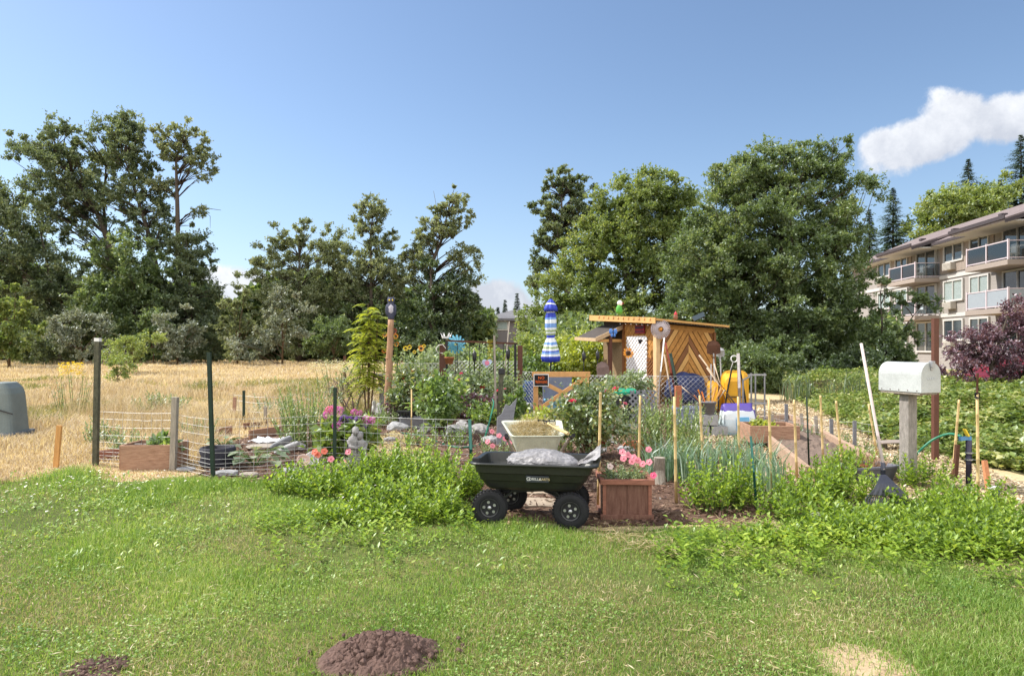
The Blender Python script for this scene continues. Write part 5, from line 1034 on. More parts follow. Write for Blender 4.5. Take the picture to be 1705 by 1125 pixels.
# ------------------------------------------------------------------ log pole with owl
LOG = pm('peeled_log', (.34, .20, .12), stretch=(5, 5, 1), scale=4, var=.4, bump=.5)
ob = G(645, 698); t = thing('log_pole', 'tall peeled log pole standing in the left bed, an owl figure on its top', 'pole', ob)
tz = P(651, 532, ob.y) - ob; m = MB(); k_ = 14; m.tube([(tz.x * i / k_ + .012 * noise.noise(Vector((i * .6, 1, 1))), .01 * noise.noise(Vector((i * .6, 5, 1))), tz.z * i / k_) for i in range(k_ + 1)], [(.095 - .028 * i / k_) * (1 + .10 * noise.noise(Vector((i * .9, 3, 2)))) for i in range(k_ + 1)], 12)
for zf, a in ((.75, 0), (.4, 2.6), (.6, 4)): m.tube([(tz.x * zf, 0, tz.z * zf), (tz.x * zf + .11 * math.cos(a), .11 * math.sin(a), tz.z * zf + .04)], [.035, .022], 7)
m.build('log', LOG, t, smooth=True)
OWLD = pm('dark_blue_grey_owl', (.055, .06, .10), var=.4, scale=18, bump=.5); OWLL = pm('pale_owl_breast', (.42, .40, .46), var=.35, scale=22, bump=.4)
ow = thing('owl_figure', 'dark grey decoy owl with a pale breast perched on the log pole', 'owl figure', ob + tz, R(10))
MB().lathe([(0, 0), (.06, 0), (.075, .05), (.10, .14), (.105, .24), (.09, .34), (.065, .385), (.085, .42), (.088, .46), (.06, .50), (0, .515)], n=18, sy=.85).build('body', OWLD, ow, smooth=True)
MB().lathe([(0, .1), (.05, .1), (.075, .18), (.075, .28), (.05, .35), (0, .36)], (0, -.028, 0), 14, sy=.9).build('breast', OWLL, ow, smooth=True)
for s in (-1, 1):
    MB().blob((s * .095, .01, .22), (.03, .06, .14), 2, .05).build('wing', OWLD, ow, smooth=True); MB().lathe([(.025, 0), (.015, .03), (0, .055)], (s * .055, 0, .485), 8).build('ear_tuft', OWLD, ow); MB().blob((s * .035, -.072, .445), (.02, .012, .02), 2, 0).build('eye', PM['yellow'], ow, smooth=True)
MB().lathe([(.012, 0), (0, .03)], (0, -.08, .41), 6, M=Matrix.Rotation(R(150), 3, 'X')).build('beak', BLACKP, ow)
# ------------------------------------------------------------------ sumac sapling
def sumac(label, base, top_py, nf=26):
    t = thing('sumac_sapling', label, 'sapling', base); H = HZ(top_py, base.y); mb = MB(); B = []; D = []; L = []
    for q, (dx, hh) in enumerate(((0, 1.0), (.25, .93), (-.22, .8), (.05, .9))):
        mb.tube([(dx * .2, 0, 0), (dx * .6, .02, H * .4), (dx, 0, H * hh)], [.022, .016, .006], 6)
        for i in range(nf):
            f = .28 + .72 * (i + .5) / nf; z = H * hh * f; a = i * 2.4 + q; x0 = dx * f; ln = rng.uniform(.38, .62) * (1.05 - .45 * f); prev = Vector((x0, 0, z)); rise = .55 * f
            for k in range(1, 9):
                s = k / 8; p = Vector((x0 + math.cos(a) * ln * s, math.sin(a) * ln * s, z + ln * (rise * s - .65 * s * s)))
                for sd in (-1, 1):
                    aa = a + sd * 1.05; B.append(p); D.append((math.cos(aa) * .9 + .2 * math.cos(a), math.sin(aa) * .9 + .2 * math.sin(a), -.35)); L.append(.19 * (1.1 - .5 * s))
                if k % 2 == 0: mb.tube([prev, p], .004, 3, cap=False); prev = p
    B = np.array(B, dtype=float); L = np.array(L); link('foliage', leaves('foliage', B, unit(np.array(D)), L, L * .36, YGR, up=.9), t); mb.build('stems', STEMB, t)
sumac('feathery yellow green sumac sapling left of the log pole', G(613, 692), 505)
# ------------------------------------------------------------------ bird bath
bb = thing('bird_bath', 'grey stone bird bath with a fluted column just behind the log pole', 'bird bath', G(637, 690))
hz_ = HZ(622, GY(690)); MB().lathe([(0, 0), (.19, 0), (.19, .05), (.12, .09), (.085, .2), (.075, hz_ * .5), (.085, hz_ - .16), (.14, hz_ - .1), (.15, hz_ - .09)], n=20, fold=.03, nf=8).build('column', STONE, bb, smooth=True)
MB().lathe([(0, hz_ - .11), (.14, hz_ - .1), (.32, hz_ - .04), (.335, hz_), (.31, hz_), (.26, hz_ - .03), (0, hz_ - .06)], n=28).build('basin', STONE, bb, smooth=True)
for px, py, lb in ((623, 688, 'small white garden figurine left of the bird bath'), (630, 692, 'white rabbit shaped ornament at the foot of the bird bath')):
    o = thing('garden_figurine', lb, 'figurine', G(px, py)); MB().lathe([(0, 0), (.07, 0), (.08, .08), (.06, .17), (.04, .2), (.055, .24), (.05, .3), (0, .32)], n=12).build('body', WHITEP, o, smooth=True); e = MB()
    for s in (-1, 1): e.tube([(s * .02, 0, .30), (s * .035, 0, .37)], [.012, .006], 6)
    e.build('ears', WHITEP, o)
# ------------------------------------------------------------------ sunflowers
SUNL = leafm('sunflower_leaves', (.10, .16, .035), (.22, .30, .08), (.40, .42, .16), trans=.45, gloss=.06, ns=2)
def sunflower(label, base, heads, nl=14, ls=.22, h=1.5):
    t = thing('sunflower', label, 'sunflower', base, 0, 'sunflowers around the log pole'); mb = MB(); B = []; D = []; L = []; hs = []
    for px, py, r, c in heads:
        p = P(px, py, base.y + rng.normal() * .15) - base; mb.tube([(p.x * .15, 0, 0), (p.x * .6, p.y * .4, p.z * .6), p], [.014, .011, .007], 6)
        for i in range(nl):
            f = .2 + .75 * i / nl; q = Vector((p.x * (.15 + .85 * f), p.y * f, p.z * f)); a = i * 2.4; B.append(q); D.append((math.cos(a), math.sin(a), .1 - .4 * rng.random())); L.append(ls * (1.1 - .5 * f))
        hs.append((p, r, c))
    L = np.array(L); link('foliage', leaves('foliage', np.array(B, dtype=float), unit(np.array(D)), L, L * .75, SUNL, up=.9), t); mb.build('stems', STEMG, t)
    for p, r, c in hs:
        f = flower(t, p + base, r * .82, 'sun', c, (rng.normal() * .3, -1, .25)); MB().lathe([(0, .06), (.3, .04), (.44, 0), (.42, -.06), (0, -.1)], n=16).build('disc', DISC, f)
sunflower('tall dark red sunflower just right of the log pole with yellow ones below it', G(664, 690), ((656, 552, .12, 'maroon'), (659, 560, .10, 'gold'), (661, 573, .09, 'gold')))
sunflower('yellow sunflower with dark discs seen left of the log pole', G(639, 688), ((641, 557, .10, 'gold'), (640, 584, .09, 'gold')))
sunflower('group of golden sunflower heads right of the log pole, below the dark red one', G(679, 690), ((675, 580, .085, 'yellow'), (682, 578, .085, 'yellow'), (690, 586, .06, 'yellow')))
sunflower('single orange sunflower leaning right towards the tall brown post', G(699, 690), ((701, 580, .105, 'orange'), (706, 576, .06, 'yellow')))
# ------------------------------------------------------------------ shed
sh0 = thing('garden_shed', 'orange cedar garden shed with chevron boards, a sloping roof and a side awning', 'shed', (4.22, 19.9, 0), R(30))
# local: x along the right hand wall, y along the left hand wall going back; the corner post stands at the origin
SW, SD = 2.31, 2.5
ORANGE = pm('orange_stained_boards', (.36, .155, .035), stretch=(3, 3, 3), scale=3, var=.35, rough=.65, c2=(.56, .27, .07), bump=.4); ORANGE2 = pm('brown_stained_boards', (.20, .08, .028), scale=3, var=.3, rough=.6); ORANGEL = pm('light_stained_boards', (.54, .30, .10), scale=3, var=.2, rough=.6)
INNER = pm('dark_shed_lining', (.05, .03, .02))
def zr(x, y): return 2.36 - .055 * x + .06 * y      # underside of the roof
MB().add([(.0, .0, .0), (SW, 0, 0), (SW, SD, 0), (0, SD, 0), (.0, .0, zr(0, 0)), (SW, 0, zr(SW, 0)), (SW, SD, zr(SW, SD)), (0, SD, zr(0, SD))], [(0, 1, 5, 4), (1, 2, 6, 5), (2, 3, 7, 6), (3, 0, 4, 7), (4, 5, 6, 7), (3, 2, 1, 0)]).build('wall', INNER, sh0)
def clip(poly, nx_, ny_, c):
    out = []
    for i in range(len(poly)):
        a, b = poly[i], poly[(i + 1) % len(poly)]; da, db = nx_ * a[0] + ny_ * a[1] - c, nx_ * b[0] + ny_ * b[1] - c
        if da <= 0: out.append(a)
        if da * db < 0: s = da / (da - db); out.append((a[0] + s * (b[0] - a[0]), a[1] + s * (b[1] - a[1])))
    return out
def boards(x0, x1, topf, ang, wid, gap, off=0):
    """diagonal boards over a wall rectangle, as clipped polygons"""
    ca, sa = math.cos(ang), math.sin(ang); res = []; k = -8.0 + off
    while k < 8:
        poly = [(x0, .05), (x1, .05), (x1, topf(x1)), (x0, topf(x0))]
        poly = clip(poly, -sa, ca, k + wid - gap); poly = clip(poly, sa, -ca, -k) if poly else poly
        if len(poly) > 2: res.append(poly)
        k += wid
    return res
def wallprism(mb, poly, axis, d):  # axis 0: right wall (y = 0 face), axis 1: left wall (x = 0 face)
    n = len(poly); f = (lambda u, z, q: (u, -q, z)) if axis == 0 else (lambda u, z, q: (-q, u, z))
    vs = [f(u, z, .012) for u, z in poly] + [f(u, z, d) for u, z in poly]
    mb.add(vs, [tuple(range(n)), tuple(range(2 * n - 1, n - 1, -1))] + [(i, n + i, n + (i + 1) % n, (i + 1) % n) for i in range(n)])
A, Bm, C_ = MB(), MB(), MB(); half = SW * .53; tf = lambda x: zr(x, 0) - .16
for rng_, an in (((.06, half), R(52)), ((half, SW - .02), R(-52))):
    for i, p in enumerate(boards(rng_[0], rng_[1], tf, an, .17, .026, .03 if an < 0 else .0)): wallprism((A, A, C_, A, Bm)[(i * 7 + (an > 0) * 2) % 5], p, 0, .034)
for m, mt in ((A, ORANGE), (Bm, ORANGE2), (C_, ORANGEL)): m.build('chevron_boards', mt, sh0)
MB().add([(.05, -.04, zr(0, 0) - .16), (SW, -.04, zr(SW, 0) - .16), (SW, -.04, zr(SW, 0) - .02), (.05, -.04, zr(0, 0) - .02), (.05, .0, zr(0, 0) - .16), (SW, .0, zr(SW, 0) - .16), (SW, .0, zr(SW, 0) - .02), (.05, 0, zr(0, 0) - .02)], [(0, 1, 2, 3), (0, 4, 5, 1), (3, 2, 6, 7)]).build('top_board', ORANGE, sh0)
L_ = MB()
for p in boards(.05, 1.45, lambda y: zr(0, y) - .05, R(-50), .19, .016): wallprism(L_, p, 1, .034)
L_.build('diagonal_boards', ORANGE, sh0)
REED = pm('reed_panel', (.26, .18, .10), stretch=(6, 6, 3), scale=9, var=.6, bump=.6)
MB().box((-.02, 1.98, 1.0), (.04, 1.0, 1.75)).build('reed_panel', REED, sh0)
MB().box((-.075, -.075, 1.15), (.145, .145, 2.30)).build('corner_post', pm('pale_corner_post', (.62, .42, .22), stretch=(8, 8, 2), scale=3, var=.25), sh0, bevel=.006)
MB().box((-.03, 1.46, 1.18), (.07, .09, 2.36)).build('trim_post', ORANGE2, sh0); MB().box((SW - .03, -.05, 1.05), (.08, .07, 2.1)).build('trim_post', ORANGE2, sh0)
def lattice(parent, loc, rot, w_, h, gap, bw, mat, name='lattice', th=.012, frm=True):
    m = MB()
    for s in (1, -1):
        k = -h
        while k < w_ + h:
            u0, v0, u1, v1 = k, 0, k + h, h
            if s < 0: u0, u1 = k + h, k
            a, b = Vector((u0, 0, 0)), Vector((u1, 0, h)); t0, t1 = 0, 1; du = b.x - a.x
            ta, tb = sorted(((0 - a.x) / du, (w_ - a.x) / du)); t0 = max(0, ta); t1 = min(1, tb)
            if t1 - t0 > .01: p, q = a.lerp(b, t0), a.lerp(b, t1); off = Vector((0, -.006 * s, 0)); m.bar(p + off, q + off, bw, th, up=(0, 1, 0))
            k += gap
    return m.build(name, mat, parent, loc=loc, rot=rot)
lattice(sh0, (-.065, 1.28, .35), (0, 0, R(-90)), .92, 1.62, .135, .058, WHITEP, 'white_lattice')
lattice(sh0, (-.07, .36, .1), (0, 0, R(-90)), .26, 1.25, .12, .035, ORANGE2, 'small_lattice')
# roof
ov = .32; corners = [(-ov, -ov), (SW + .3, -ov), (SW + .3, SD + .3), (-ov, SD + .3)]
ROOFW = pm('orange_roof_boards', (.60, .34, .13), scale=3, var=.3); CORR = pm('grey_corrugated_sheet', (.16, .15, .15), rough=.5, metal=.3, var=.2)
rm = MB().add([(x, y, zr(x, y) + .10) for x, y in corners] + [(x, y, zr(x, y) + .06) for x, y in corners], [(0, 1, 2, 3), (7, 6, 5, 4), (0, 4, 5, 1), (1, 5, 6, 2), (2, 6, 7, 3), (3, 7, 4, 0)]); ro = rm.build('roof', ROOFW, sh0)
cr_ = MB()
for i in range(26):
    x_ = -ov + .04 + i * (SW + .54) / 25; cr_.tube([(x_, -ov + .02, zr(x_, -ov) + .04), (x_, SD + .25, zr(x_, SD) + .04)], .022, 6)
cr_.build('corrugated_sheet', CORR, ro)
fs = MB(); fs.bar((-ov - .02, -ov, zr(-ov, -ov) + .05), (-ov - .02, SD + .3, zr(-ov, SD) + .05 + .06 * .3), .03, .17)
for i in range(11): y_ = -.1 + i * .24; fs.box((-ov - .04, y_, zr(-ov, y_) + .09), (.03, .06, .06))
fs.build('fascia', ROOFW, ro); MB().bar((-ov, -ov - .02, zr(-ov, -ov) + .085), (SW + .3, -ov - .02, zr(SW + .3, -ov) + .085), .03, .06).build('roof_edge', ORANGEL, ro)
# awning at the back of the left wall
aw = MB(); y0_, y1_ = 1.5, 2.6; za, zb_ = 2.30, 1.90; xe = -1.05
aw.add([(-.03, y0_, za), (xe, y0_, zb_), (xe, y1_, zb_ + .05), (-.03, y1_, za + .05)] + [(-.03, y0_, za - .05), (xe, y0_, zb_ - .05), (xe, y1_, zb_), (-.03, y1_, za)], [(3, 2, 1, 0), (4, 5, 6, 7), (0, 1, 5, 4), (1, 2, 6, 5), (2, 3, 7, 6)]); awo = aw.build('awning', pm('awning_underside', (.06, .05, .045), var=.3), sh0)
MB().bar((-.03, y0_ - .02, za - .02), (xe - .03, y0_ - .02, zb_ - .02), .03, .12).bar((xe - .02, y0_, zb_ - .03), (xe - .02, y1_, zb_ + .02), .03, .1).build('awning_edge', pm('pale_awning_edge', (.50, .36, .22)), awo)
MB().box((-.5, y0_ + .05, 1.02), (.1, .1, 2.04)).build('awning_post', BROWNP, sh0); MB().bar((-.05, y0_ + .06, 1.85), (xe + .1, y0_ + .06, 1.85), .06, .09).build('awning_beam', ORANGEL, sh0)
mw = MB().box((-.07, .66, 2.18), (.04, .42, .24)).build('wall_sign', pm('maroon_sign', (.25, .03, .04), var=.2), sh0)
MB().box((-.095, .66, 2.235), (.02, .38, .06)).box((-.095, .66, 2.12), (.02, .38, .03)).build('sign_border', pm('sign_dark', (.06, .03, .05)), mw)
lp_ = MB(); pts_ = []
for i in range(14): y_ = -.2 + i * .125; pts_.append(Vector((-.3, y_, zr(-.3, y_) - .06 - .03 * (i % 2))))
lp_.tube(pts_, .006, 4); lo = lp_.build('light_string', BLACKP, sh0); bl = MB()
for p in pts_[::2]: bl.blob(p + Vector((0, 0, -.03)), .018, 1, 0)
bl.build('bulbs', WHITEP, lo)
def shp(x, y, z): return sh0.matrix_basis @ Vector((x, y, z))
# things hung on or perched upon the shed
t = thing('wind_spinner', 'round grey wire wind spinner hanging at the front corner of the shed', 'wind spinner', P(1100, 548, 19.55)); m = MB(); m.tube([(.27 * math.cos(a), 0, .27 * math.sin(a)) for a in np.linspace(0, 6.283, 25)], .008, 5, cap=False).tube([(.13 * math.cos(a), -.01, .13 * math.sin(a)) for a in np.linspace(0, 6.283, 17)], .008, 5, cap=False)
for k in range(28): a = 6.283 * k / 28; m.bar((.08 * math.cos(a), -.02, .08 * math.sin(a)), (.28 * math.cos(a + .25), .02, .28 * math.sin(a + .25)), .034, .003, up=(0, 1, 0))
m.build('vanes', pm('grey_spinner', (.42, .36, .38), metal=.3, rough=.4, var=.3), t); MB().blob((0, -.03, 0), .045, 2, 0).build('centre', PM['gold'], t, smooth=True); MB().tube([(0, 0, .27), (0, .0, .34)], .005, 4).build('hanger', DARKST, t)
t = thing('sunflower_ornament', 'big orange sunflower ornament on the left edge of the white lattice', 'wall ornament', P(1046, 588, 20.15)); o = link('petals', petals('sun', 'orange'), t); o.scale = (.18, .18, .18); o.rotation_euler = (R(75), 0, 0); MB().lathe([(0, .04), (.06, .03), (.085, 0), (.08, -.03), (0, -.04)], n=18, M=Matrix.Rotation(R(75), 3, 'X')).build('disc', DISC, t, smooth=True)
t = thing('solar_lamp', 'small black lamp fixed in the middle of the white lattice', 'lamp', P(1066, 567, 20.1)); MB().box((0, 0, 0), (.12, .1, .05), (R(20), 0, 0)).box((0, .04, -.05), (.06, .06, .09)).build('body', BLACKP, t, bevel=.008)
t = thing('parrot_ornament', 'white headed green parrot ornament perched on the high corner of the shed roof', 'bird ornament', P(1031, 522, 21.6)); MB().lathe([(0, 0), (.08, .0), (.11, .08), (.09, .2), (.05, .27), (0, .28)], n=14).build('body', pm('parrot_green', (.08, .30, .05), var=.2), t, smooth=True); MB().blob((.02, 0, .33), (.085, .075, .095), 2, .03).build('head', WHITEP, t, smooth=True); MB().lathe([(.025, 0), (0, .06)], (.09, -.02, .33), 8, M=Matrix.Rotation(R(110), 3, 'Y')).build('beak', PM['red'], t)
t = thing('gnome_ornament', 'small red topped ornament standing on the middle of the shed roof', 'ornament', P(1125, 528, 20.6)); MB().lathe([(0, -.06), (.06, -.06), (.065, .04), (.045, .08), (0, .1)], n=12).build('body', pm('gnome_dark', (.20, .10, .07)), t, smooth=True); MB().lathe([(.05, .07), (.055, .09), (0, .19)], n=12).build('hat', PM['red'], t, smooth=True)
t = thing('solar_charger', 'little dark solar panel tilted up near the right end of the shed roof', 'solar panel', P(1163, 527, 20.4)); MB().box((0, 0, 0), (.36, .02, .17), (R(-40), R(-25), 0)).build('panel', pm('solar_dark', (.03, .045, .06), rough=.15, var=.2, bump=0), t); MB().tube([(0, .02, 0), (.02, .06, -.13)], .01, 5).build('bracket', DARKST, t)
t = thing('glass_ornament', 'blue glass butterfly ornament hanging under the awning', 'ornament', P(1021, 554, 20.0)); BLG = pm('blue_glass', (.05, .18, .55), rough=.1, var=.4, bump=0, spec=.8)
for s in (-1, 1): MB().blob((s * .065, 0, .04), (.06, .012, .085), 2, .15).build('wing', BLG, t, smooth=True); MB().blob((s * .04, 0, -.07), (.035, .012, .055), 2, .15).build('wing', BLG, t, smooth=True)
MB().tube([(0, 0, -.12), (0, 0, .2)], .012, 6).build('body', DARKST, t)
# ------------------------------------------------------------------ gate with sign, posts
gy = GY(690); ga, gb = X(888, gy), X(981, gy); GW = gb - ga; GH = HZ(619, gy); gt = thing('garden_gate', 'new pine garden gate with a K shaped brace, standing left of the shed', 'gate', (ga, gy, 0), R(2))
GPINE = pm('gate_pine', (.56, .30, .12), stretch=(4, 4, 4), scale=3, var=.25)
for x_ in (.06, GW - .06): MB().box((x_, 0, GH / 2), (.115, .055, GH - .02)).build('stile', GPINE, gt, bevel=.004)
MB().box((GW / 2, -.004, GH - .06), (GW + .06, .062, .13)).build('top_rail', GPINE, gt, bevel=.004); MB().bar((.12, 0, .12), (GW - .12, 0, GH - .16), .1, .045, up=(0, 1, 0)).build('brace', GPINE, gt, bevel=.003); MB().bar((.12, .0, GH - .2), (GW * .52, .0, GH * .52), .1, .04, up=(0, 1, 0)).build('brace', GPINE, gt, bevel=.003)
sg = MB().box((.19, -.05, GH - .2), (.37, .012, .30)).build('warning_sign', WHITEP, gt); MB().box((.19, -.058, GH - .2), (.335, .006, .265)).build('panel', pm('sign_black', (.012, .012, .014), var=.1, bump=0), sg)
SGO = pm('sign_orange', (.85, .16, .02), var=.05, bump=0); text('NO', .10, SGO, sg, 'lettering', (.19, -.0625, GH - .145), (R(90), 0, 0), ext=.0015); text('TRESPASSING', .072, SGO, sg, 'lettering', (.19, -.0625, GH - .245), (R(90), 0, 0), ext=.0015, sxy=(.70, 1.25))
seg('wooden_post', 'square brown post at the left of the white diamond netting', 'post', (737, 573), (737, 688), .075, BROWNP, square=True)
o = tag(MB().tube([(.0, 0, 0), (-.12, -.05, .02), (-.16, -.02, .12), (-.1, .02, .2), (0, 0, .22), (.16, 0, .02), (0, -.03, -.03)], .012, 6, cap=False).build('hose_loop', pm('pale_hose', (.60, .56, .52)), None, smooth=True, loc=P(737, 588, GY(689))), 'loop of pale hose hung round the top of the left brown post', 'hose')
seg('wooden_post', 'square brown post between the metal trellis and the gate', 'post', (866, 575), (866, 690), .062, BROWNP, square=True)
t = thing('storage_bin', 'blue grey tarpaulin panel propped behind the gate', 'tarpaulin', P(928, 645, 18.2) - Vector((0, 0, .55))); MB().box((0, 0, .5), (.78, .06, .95), (R(-8), 0, 0)).build('panel', pm('blue_grey_tarp', (.15, .17, .23), var=.3, bump=.4, scale=4), t, bevel=.02); MB().box((0, .1, .08), (.8, .3, .1)).build('foot', DARKST, t)
t = thing('storage_tote', 'light blue plastic tote on the ground behind the gate brace', 'plastic tote', G(925, 682)); loft([ring(.25, .17, .04, 0), ring(.29, .2, .04, .25), ring(.31, .22, .04, .25), ring(.31, .22, .04, .29), ring(.27, .18, .04, .29), ring(.24, .15, .04, .02)]).build('tub', pm('light_blue_plastic', (.20, .42, .60), var=.15, bump=0), t)
t = thing('storage_bin', 'deep blue drum behind the netting left of the gate', 'drum', G(878, 684)); MB().lathe([(0, 0), (.16, 0), (.175, .1), (.17, .4), (.175, .7), (.16, .78), (0, .79)], n=20).build('drum', pm('deep_blue_plastic', (.03, .09, .25), rough=.4, var=.2, bump=0), t, smooth=True)
# ------------------------------------------------------------------ umbrella
uy = 18.6; ub_ = Vector((X(917, uy), uy, 0)); um = thing('patio_umbrella', 'closed blue and white striped patio umbrella tied round its pole', 'umbrella', ub_)
def stripes(name, stops):
    t = NT(name); co = t.coord((1, 1, 1), 'Object'); sp = t.n('ShaderNodeSeparateXYZ'); t.t.links.new(co, sp.inputs[0]); wz = t.noise(co, 3, 2, .5)
    mr = t.n('ShaderNodeMapRange'); t.t.links.new(sp.outputs[2], mr.inputs[0]); mr.inputs[1].default_value = ZB0; mr.inputs[2].default_value = ZT0
    ad = t.n('ShaderNodeMath', operation='MULTIPLY_ADD'); t.t.links.new(wz, ad.inputs[0]); ad.inputs[1].default_value = .05; t.t.links.new(mr.outputs[0], ad.inputs[2])
    col = t.ramp(ad.outputs[0], stops, 'CONSTANT'); p = t.n('ShaderNodeBsdfPrincipled', Roughness=.7); t.t.links.new(col, p.inputs['Base Color']); return t.out(p.outputs[0])
ZT0, ZB0 = HZ(497, uy), HZ(603, uy); BL, WH, GN, LB = (.025, .05, .42), (.66, .70, .74), (.30, .38, .18), (.16, .30, .62)
UMM = stripes('striped_canopy', [(0, BL), (.11, WH), (.15, LB), (.19, BL), (.21, WH), (.24, GN), (.27, WH), (.30, LB), (.34, WH), (.41, BL), (.45, GN), (.48, WH), (.50, GN), (.53, WH), (.56, LB), (.63, WH), (.69, LB), (.72, BL), (.80, WH), (.83, BL), (.9, BL)])
h_ = ZT0 - ZB0; q_ = lambda f: ZB0 + h_ * f
MB().lathe([(.10, q_(0)), (.215, q_(.015)), (.235, q_(.08)), (.195, q_(.2)), (.13, q_(.34)), (.09, q_(.39)), (.115, q_(.44)), (.14, q_(.55)), (.135, q_(.70)), (.105, q_(.79)), (.10, q_(.80))], n=64, fold=.13, nf=8).build('canopy', UMM, um, smooth=True)
MB().lathe([(.10, q_(.80)), (.175, q_(.80)), (.165, q_(.86)), (.10, q_(.94)), (.045, q_(.985)), (.0, q_(1.0))], n=64, fold=.09, nf=8).build('top_vent', stripes('vent_cloth', [(0, BL), (.93, WH), (.955, BL)]), um, smooth=True)
MB().tube([(0, 0, 0), (0, 0, ZT0 + .03)], .022, 10).build('pole', DARKST, um); MB().lathe([(0, 0), (.26, 0), (.26, .05), (.06, .09), (.05, .3), (0, .3)], n=18).build('base', CONC, um); MB().lathe([(.09, q_(.385)), (.098, q_(.385)), (.098, q_(.40)), (.09, q_(.40))], n=24).build('tie', pm('tie_blue', BL, bump=0), um)
# ------------------------------------------------------------------ metal trellis and hangings
ty = 16.4; tg = thing('metal_trellis', 'rusty square metal trellis frame with thin hanging rods between the brown posts', 'trellis', (X(744, ty), ty, 0)); TW = X(858, ty) - X(744, ty); tz0, tz1 = HZ(567, ty), HZ(572, ty)
MB().box((0, 0, tz0 / 2), (.045, .045, tz0)).build('upright', DARKST, tg); MB().box((TW, 0, tz1 / 2), (.06, .05, tz1)).build('upright', DARKST, tg); MB().bar((-.03, 0, tz0), (TW + .05, 0, tz1), .035, .045).build('top_bar', RUSTY, tg); MB().bar((.02, 0, .4), (TW, 0, .4), .02, .02).build('bottom_bar', DARKST, tg)
for x_ in (762, 782, 799, 822, 838): MB().tube([(X(x_, ty) - X(744, ty), 0, .42), (X(x_, ty) - X(744, ty), 0, tz1 + .01)], .009, 5).build('rod', DARKST, tg)
t = thing('heart_ornament', 'pink and blue heart shaped mosaic ornament hanging in the metal trellis', 'ornament', P(811, 604, 16.2)); m = MB(); pts = [(.012 * 16 * math.sin(a) ** 3 * .62, .012 * (13 * math.cos(a) - 5 * math.cos(2 * a) - 2 * math.cos(3 * a) - math.cos(4 * a)) * .62) for a in np.linspace(0, 6.283, 28, endpoint=False)]; m.prism(pts, -.02, .02, M=Matrix(((1, 0, 0), (0, 0, 1), (0, 1, 0)))); m.build('heart', pm('mosaic_violet', (.35, .22, .50), c2=(.55, .75, .80), scale=16, var=.2), t); MB().lathe([(.02, -.03), (.055, -.03), (.055, .03), (.02, .03)], n=14, M=Matrix.Rotation(R(90), 3, 'X')).build('centre', PM['pink'], t); MB().tube([(0, 0, .08), (0, .0, .45)], .004, 4).build('string', DARKST, t)
t = thing('wind_sock', 'yellow twisted streamer hanging above the heart ornament', 'streamer', P(816, 582, 16.35)); m = MB()
for k in range(14): a = k * .7; m.bar((-.07 * math.cos(a), -.07 * math.sin(a), .22 - k * .035), (.07 * math.cos(a), .07 * math.sin(a), .22 - k * .035), .05, .006)
m.build('vanes', pm('yellow_plastic', (.75, .62, .06), var=.15, bump=0), t); MB().tube([(0, 0, -.26), (0, 0, .3)], .006, 4).build('string', DARKST, t)
t = thing('pinwheel', 'blue flower pinwheel above the left end of the metal trellis', 'pinwheel', P(759, 573, 16.6)); m = MB()
for lay in range(3):
    for k in range(14): a = 6.283 * k / 14 + lay * .2; r0_, r1_ = .04 + .05 * lay, .12 + .055 * lay; m.bar((r0_ * math.cos(a), -.04 + lay * .02, r0_ * math.sin(a)), (r1_ * math.cos(a + .2), .0 + lay * .02, r1_ * math.sin(a + .2)), .045, .005, up=(0, 1, 0))
m.build('petals', pm('turquoise_enamel', (.06, .28, .48), c2=(.20, .55, .70), rough=.35, var=.3, bump=0), t); MB().tube([(0, .05, -1.35), (0, .05, 0)], .01, 5).build('stem', DARKST, t)
t = thing('crown_finial', 'white crown shaped finial on a thin rod above the left brown post', 'garden ornament', P(743, 560, 16.9)); m = MB().lathe([(.08, -.05), (.1, -.05), (.115, .0), (.1, .0)], n=16)
for k in range(6): a = 6.283 * k / 6; m.tube([(.1 * math.cos(a), .1 * math.sin(a), 0), (.14 * math.cos(a), .14 * math.sin(a), .09)], [.018, .006], 5)
m.build('crown', WHITEP, t); MB().tube([(0, 0, -1.5), (0, 0, -.03)], .009, 5).build('rod', STEEL, t)
t = thing('hanging_pot', 'terracotta pot of leaves fixed beside the left brown post', 'flower pot', P(748, 606, 16.2)); MB().lathe([(0, 0), (.08, 0), (.115, .14), (.12, .14), (.12, .17), (.1, .17), (.095, .1), (0, .1)], n=16).build('pot', TERRA, t, smooth=True); MB().tube([(0, .1, .15), (-.1, .16, .18)], .012, 5).build('bracket', DARKST, t)
squash('leafy_plant', 'broad leaved plant growing in the terracotta pot beside the left brown post', P(748, 604, 16.2) + Vector((0, 0, .02)), 9, .12, .16, GRN, .25)
def torch(label, px, py, pyb):
    b = G(px, pyb); t = thing('garden_torch', label, 'garden torch', b, 0, 'black garden torches'); z = HZ(py, b.y)
    MB().tube([(0, 0, 0), (0, 0, z - .1)], .014, 6).build('pole', DARKST, t); MB().lathe([(0, z - .12), (.03, z - .11), (.05, z - .05), (.055, z + .08), (.035, z + .12), (.012, z + .13), (.012, z + .18), (0, z + .18)], n=12).build('lantern', BLACKP, t, smooth=True)
torch('black garden torch left of the heart ornament in the trellis', 790, 594, 692); torch('black garden torch at the right side of the metal trellis', 846, 590, 690); torch('black garden torch right of the gate, the left of a pair', 972, 594, 676); torch('black garden torch closest to the brown awning post', 995, 592, 674)
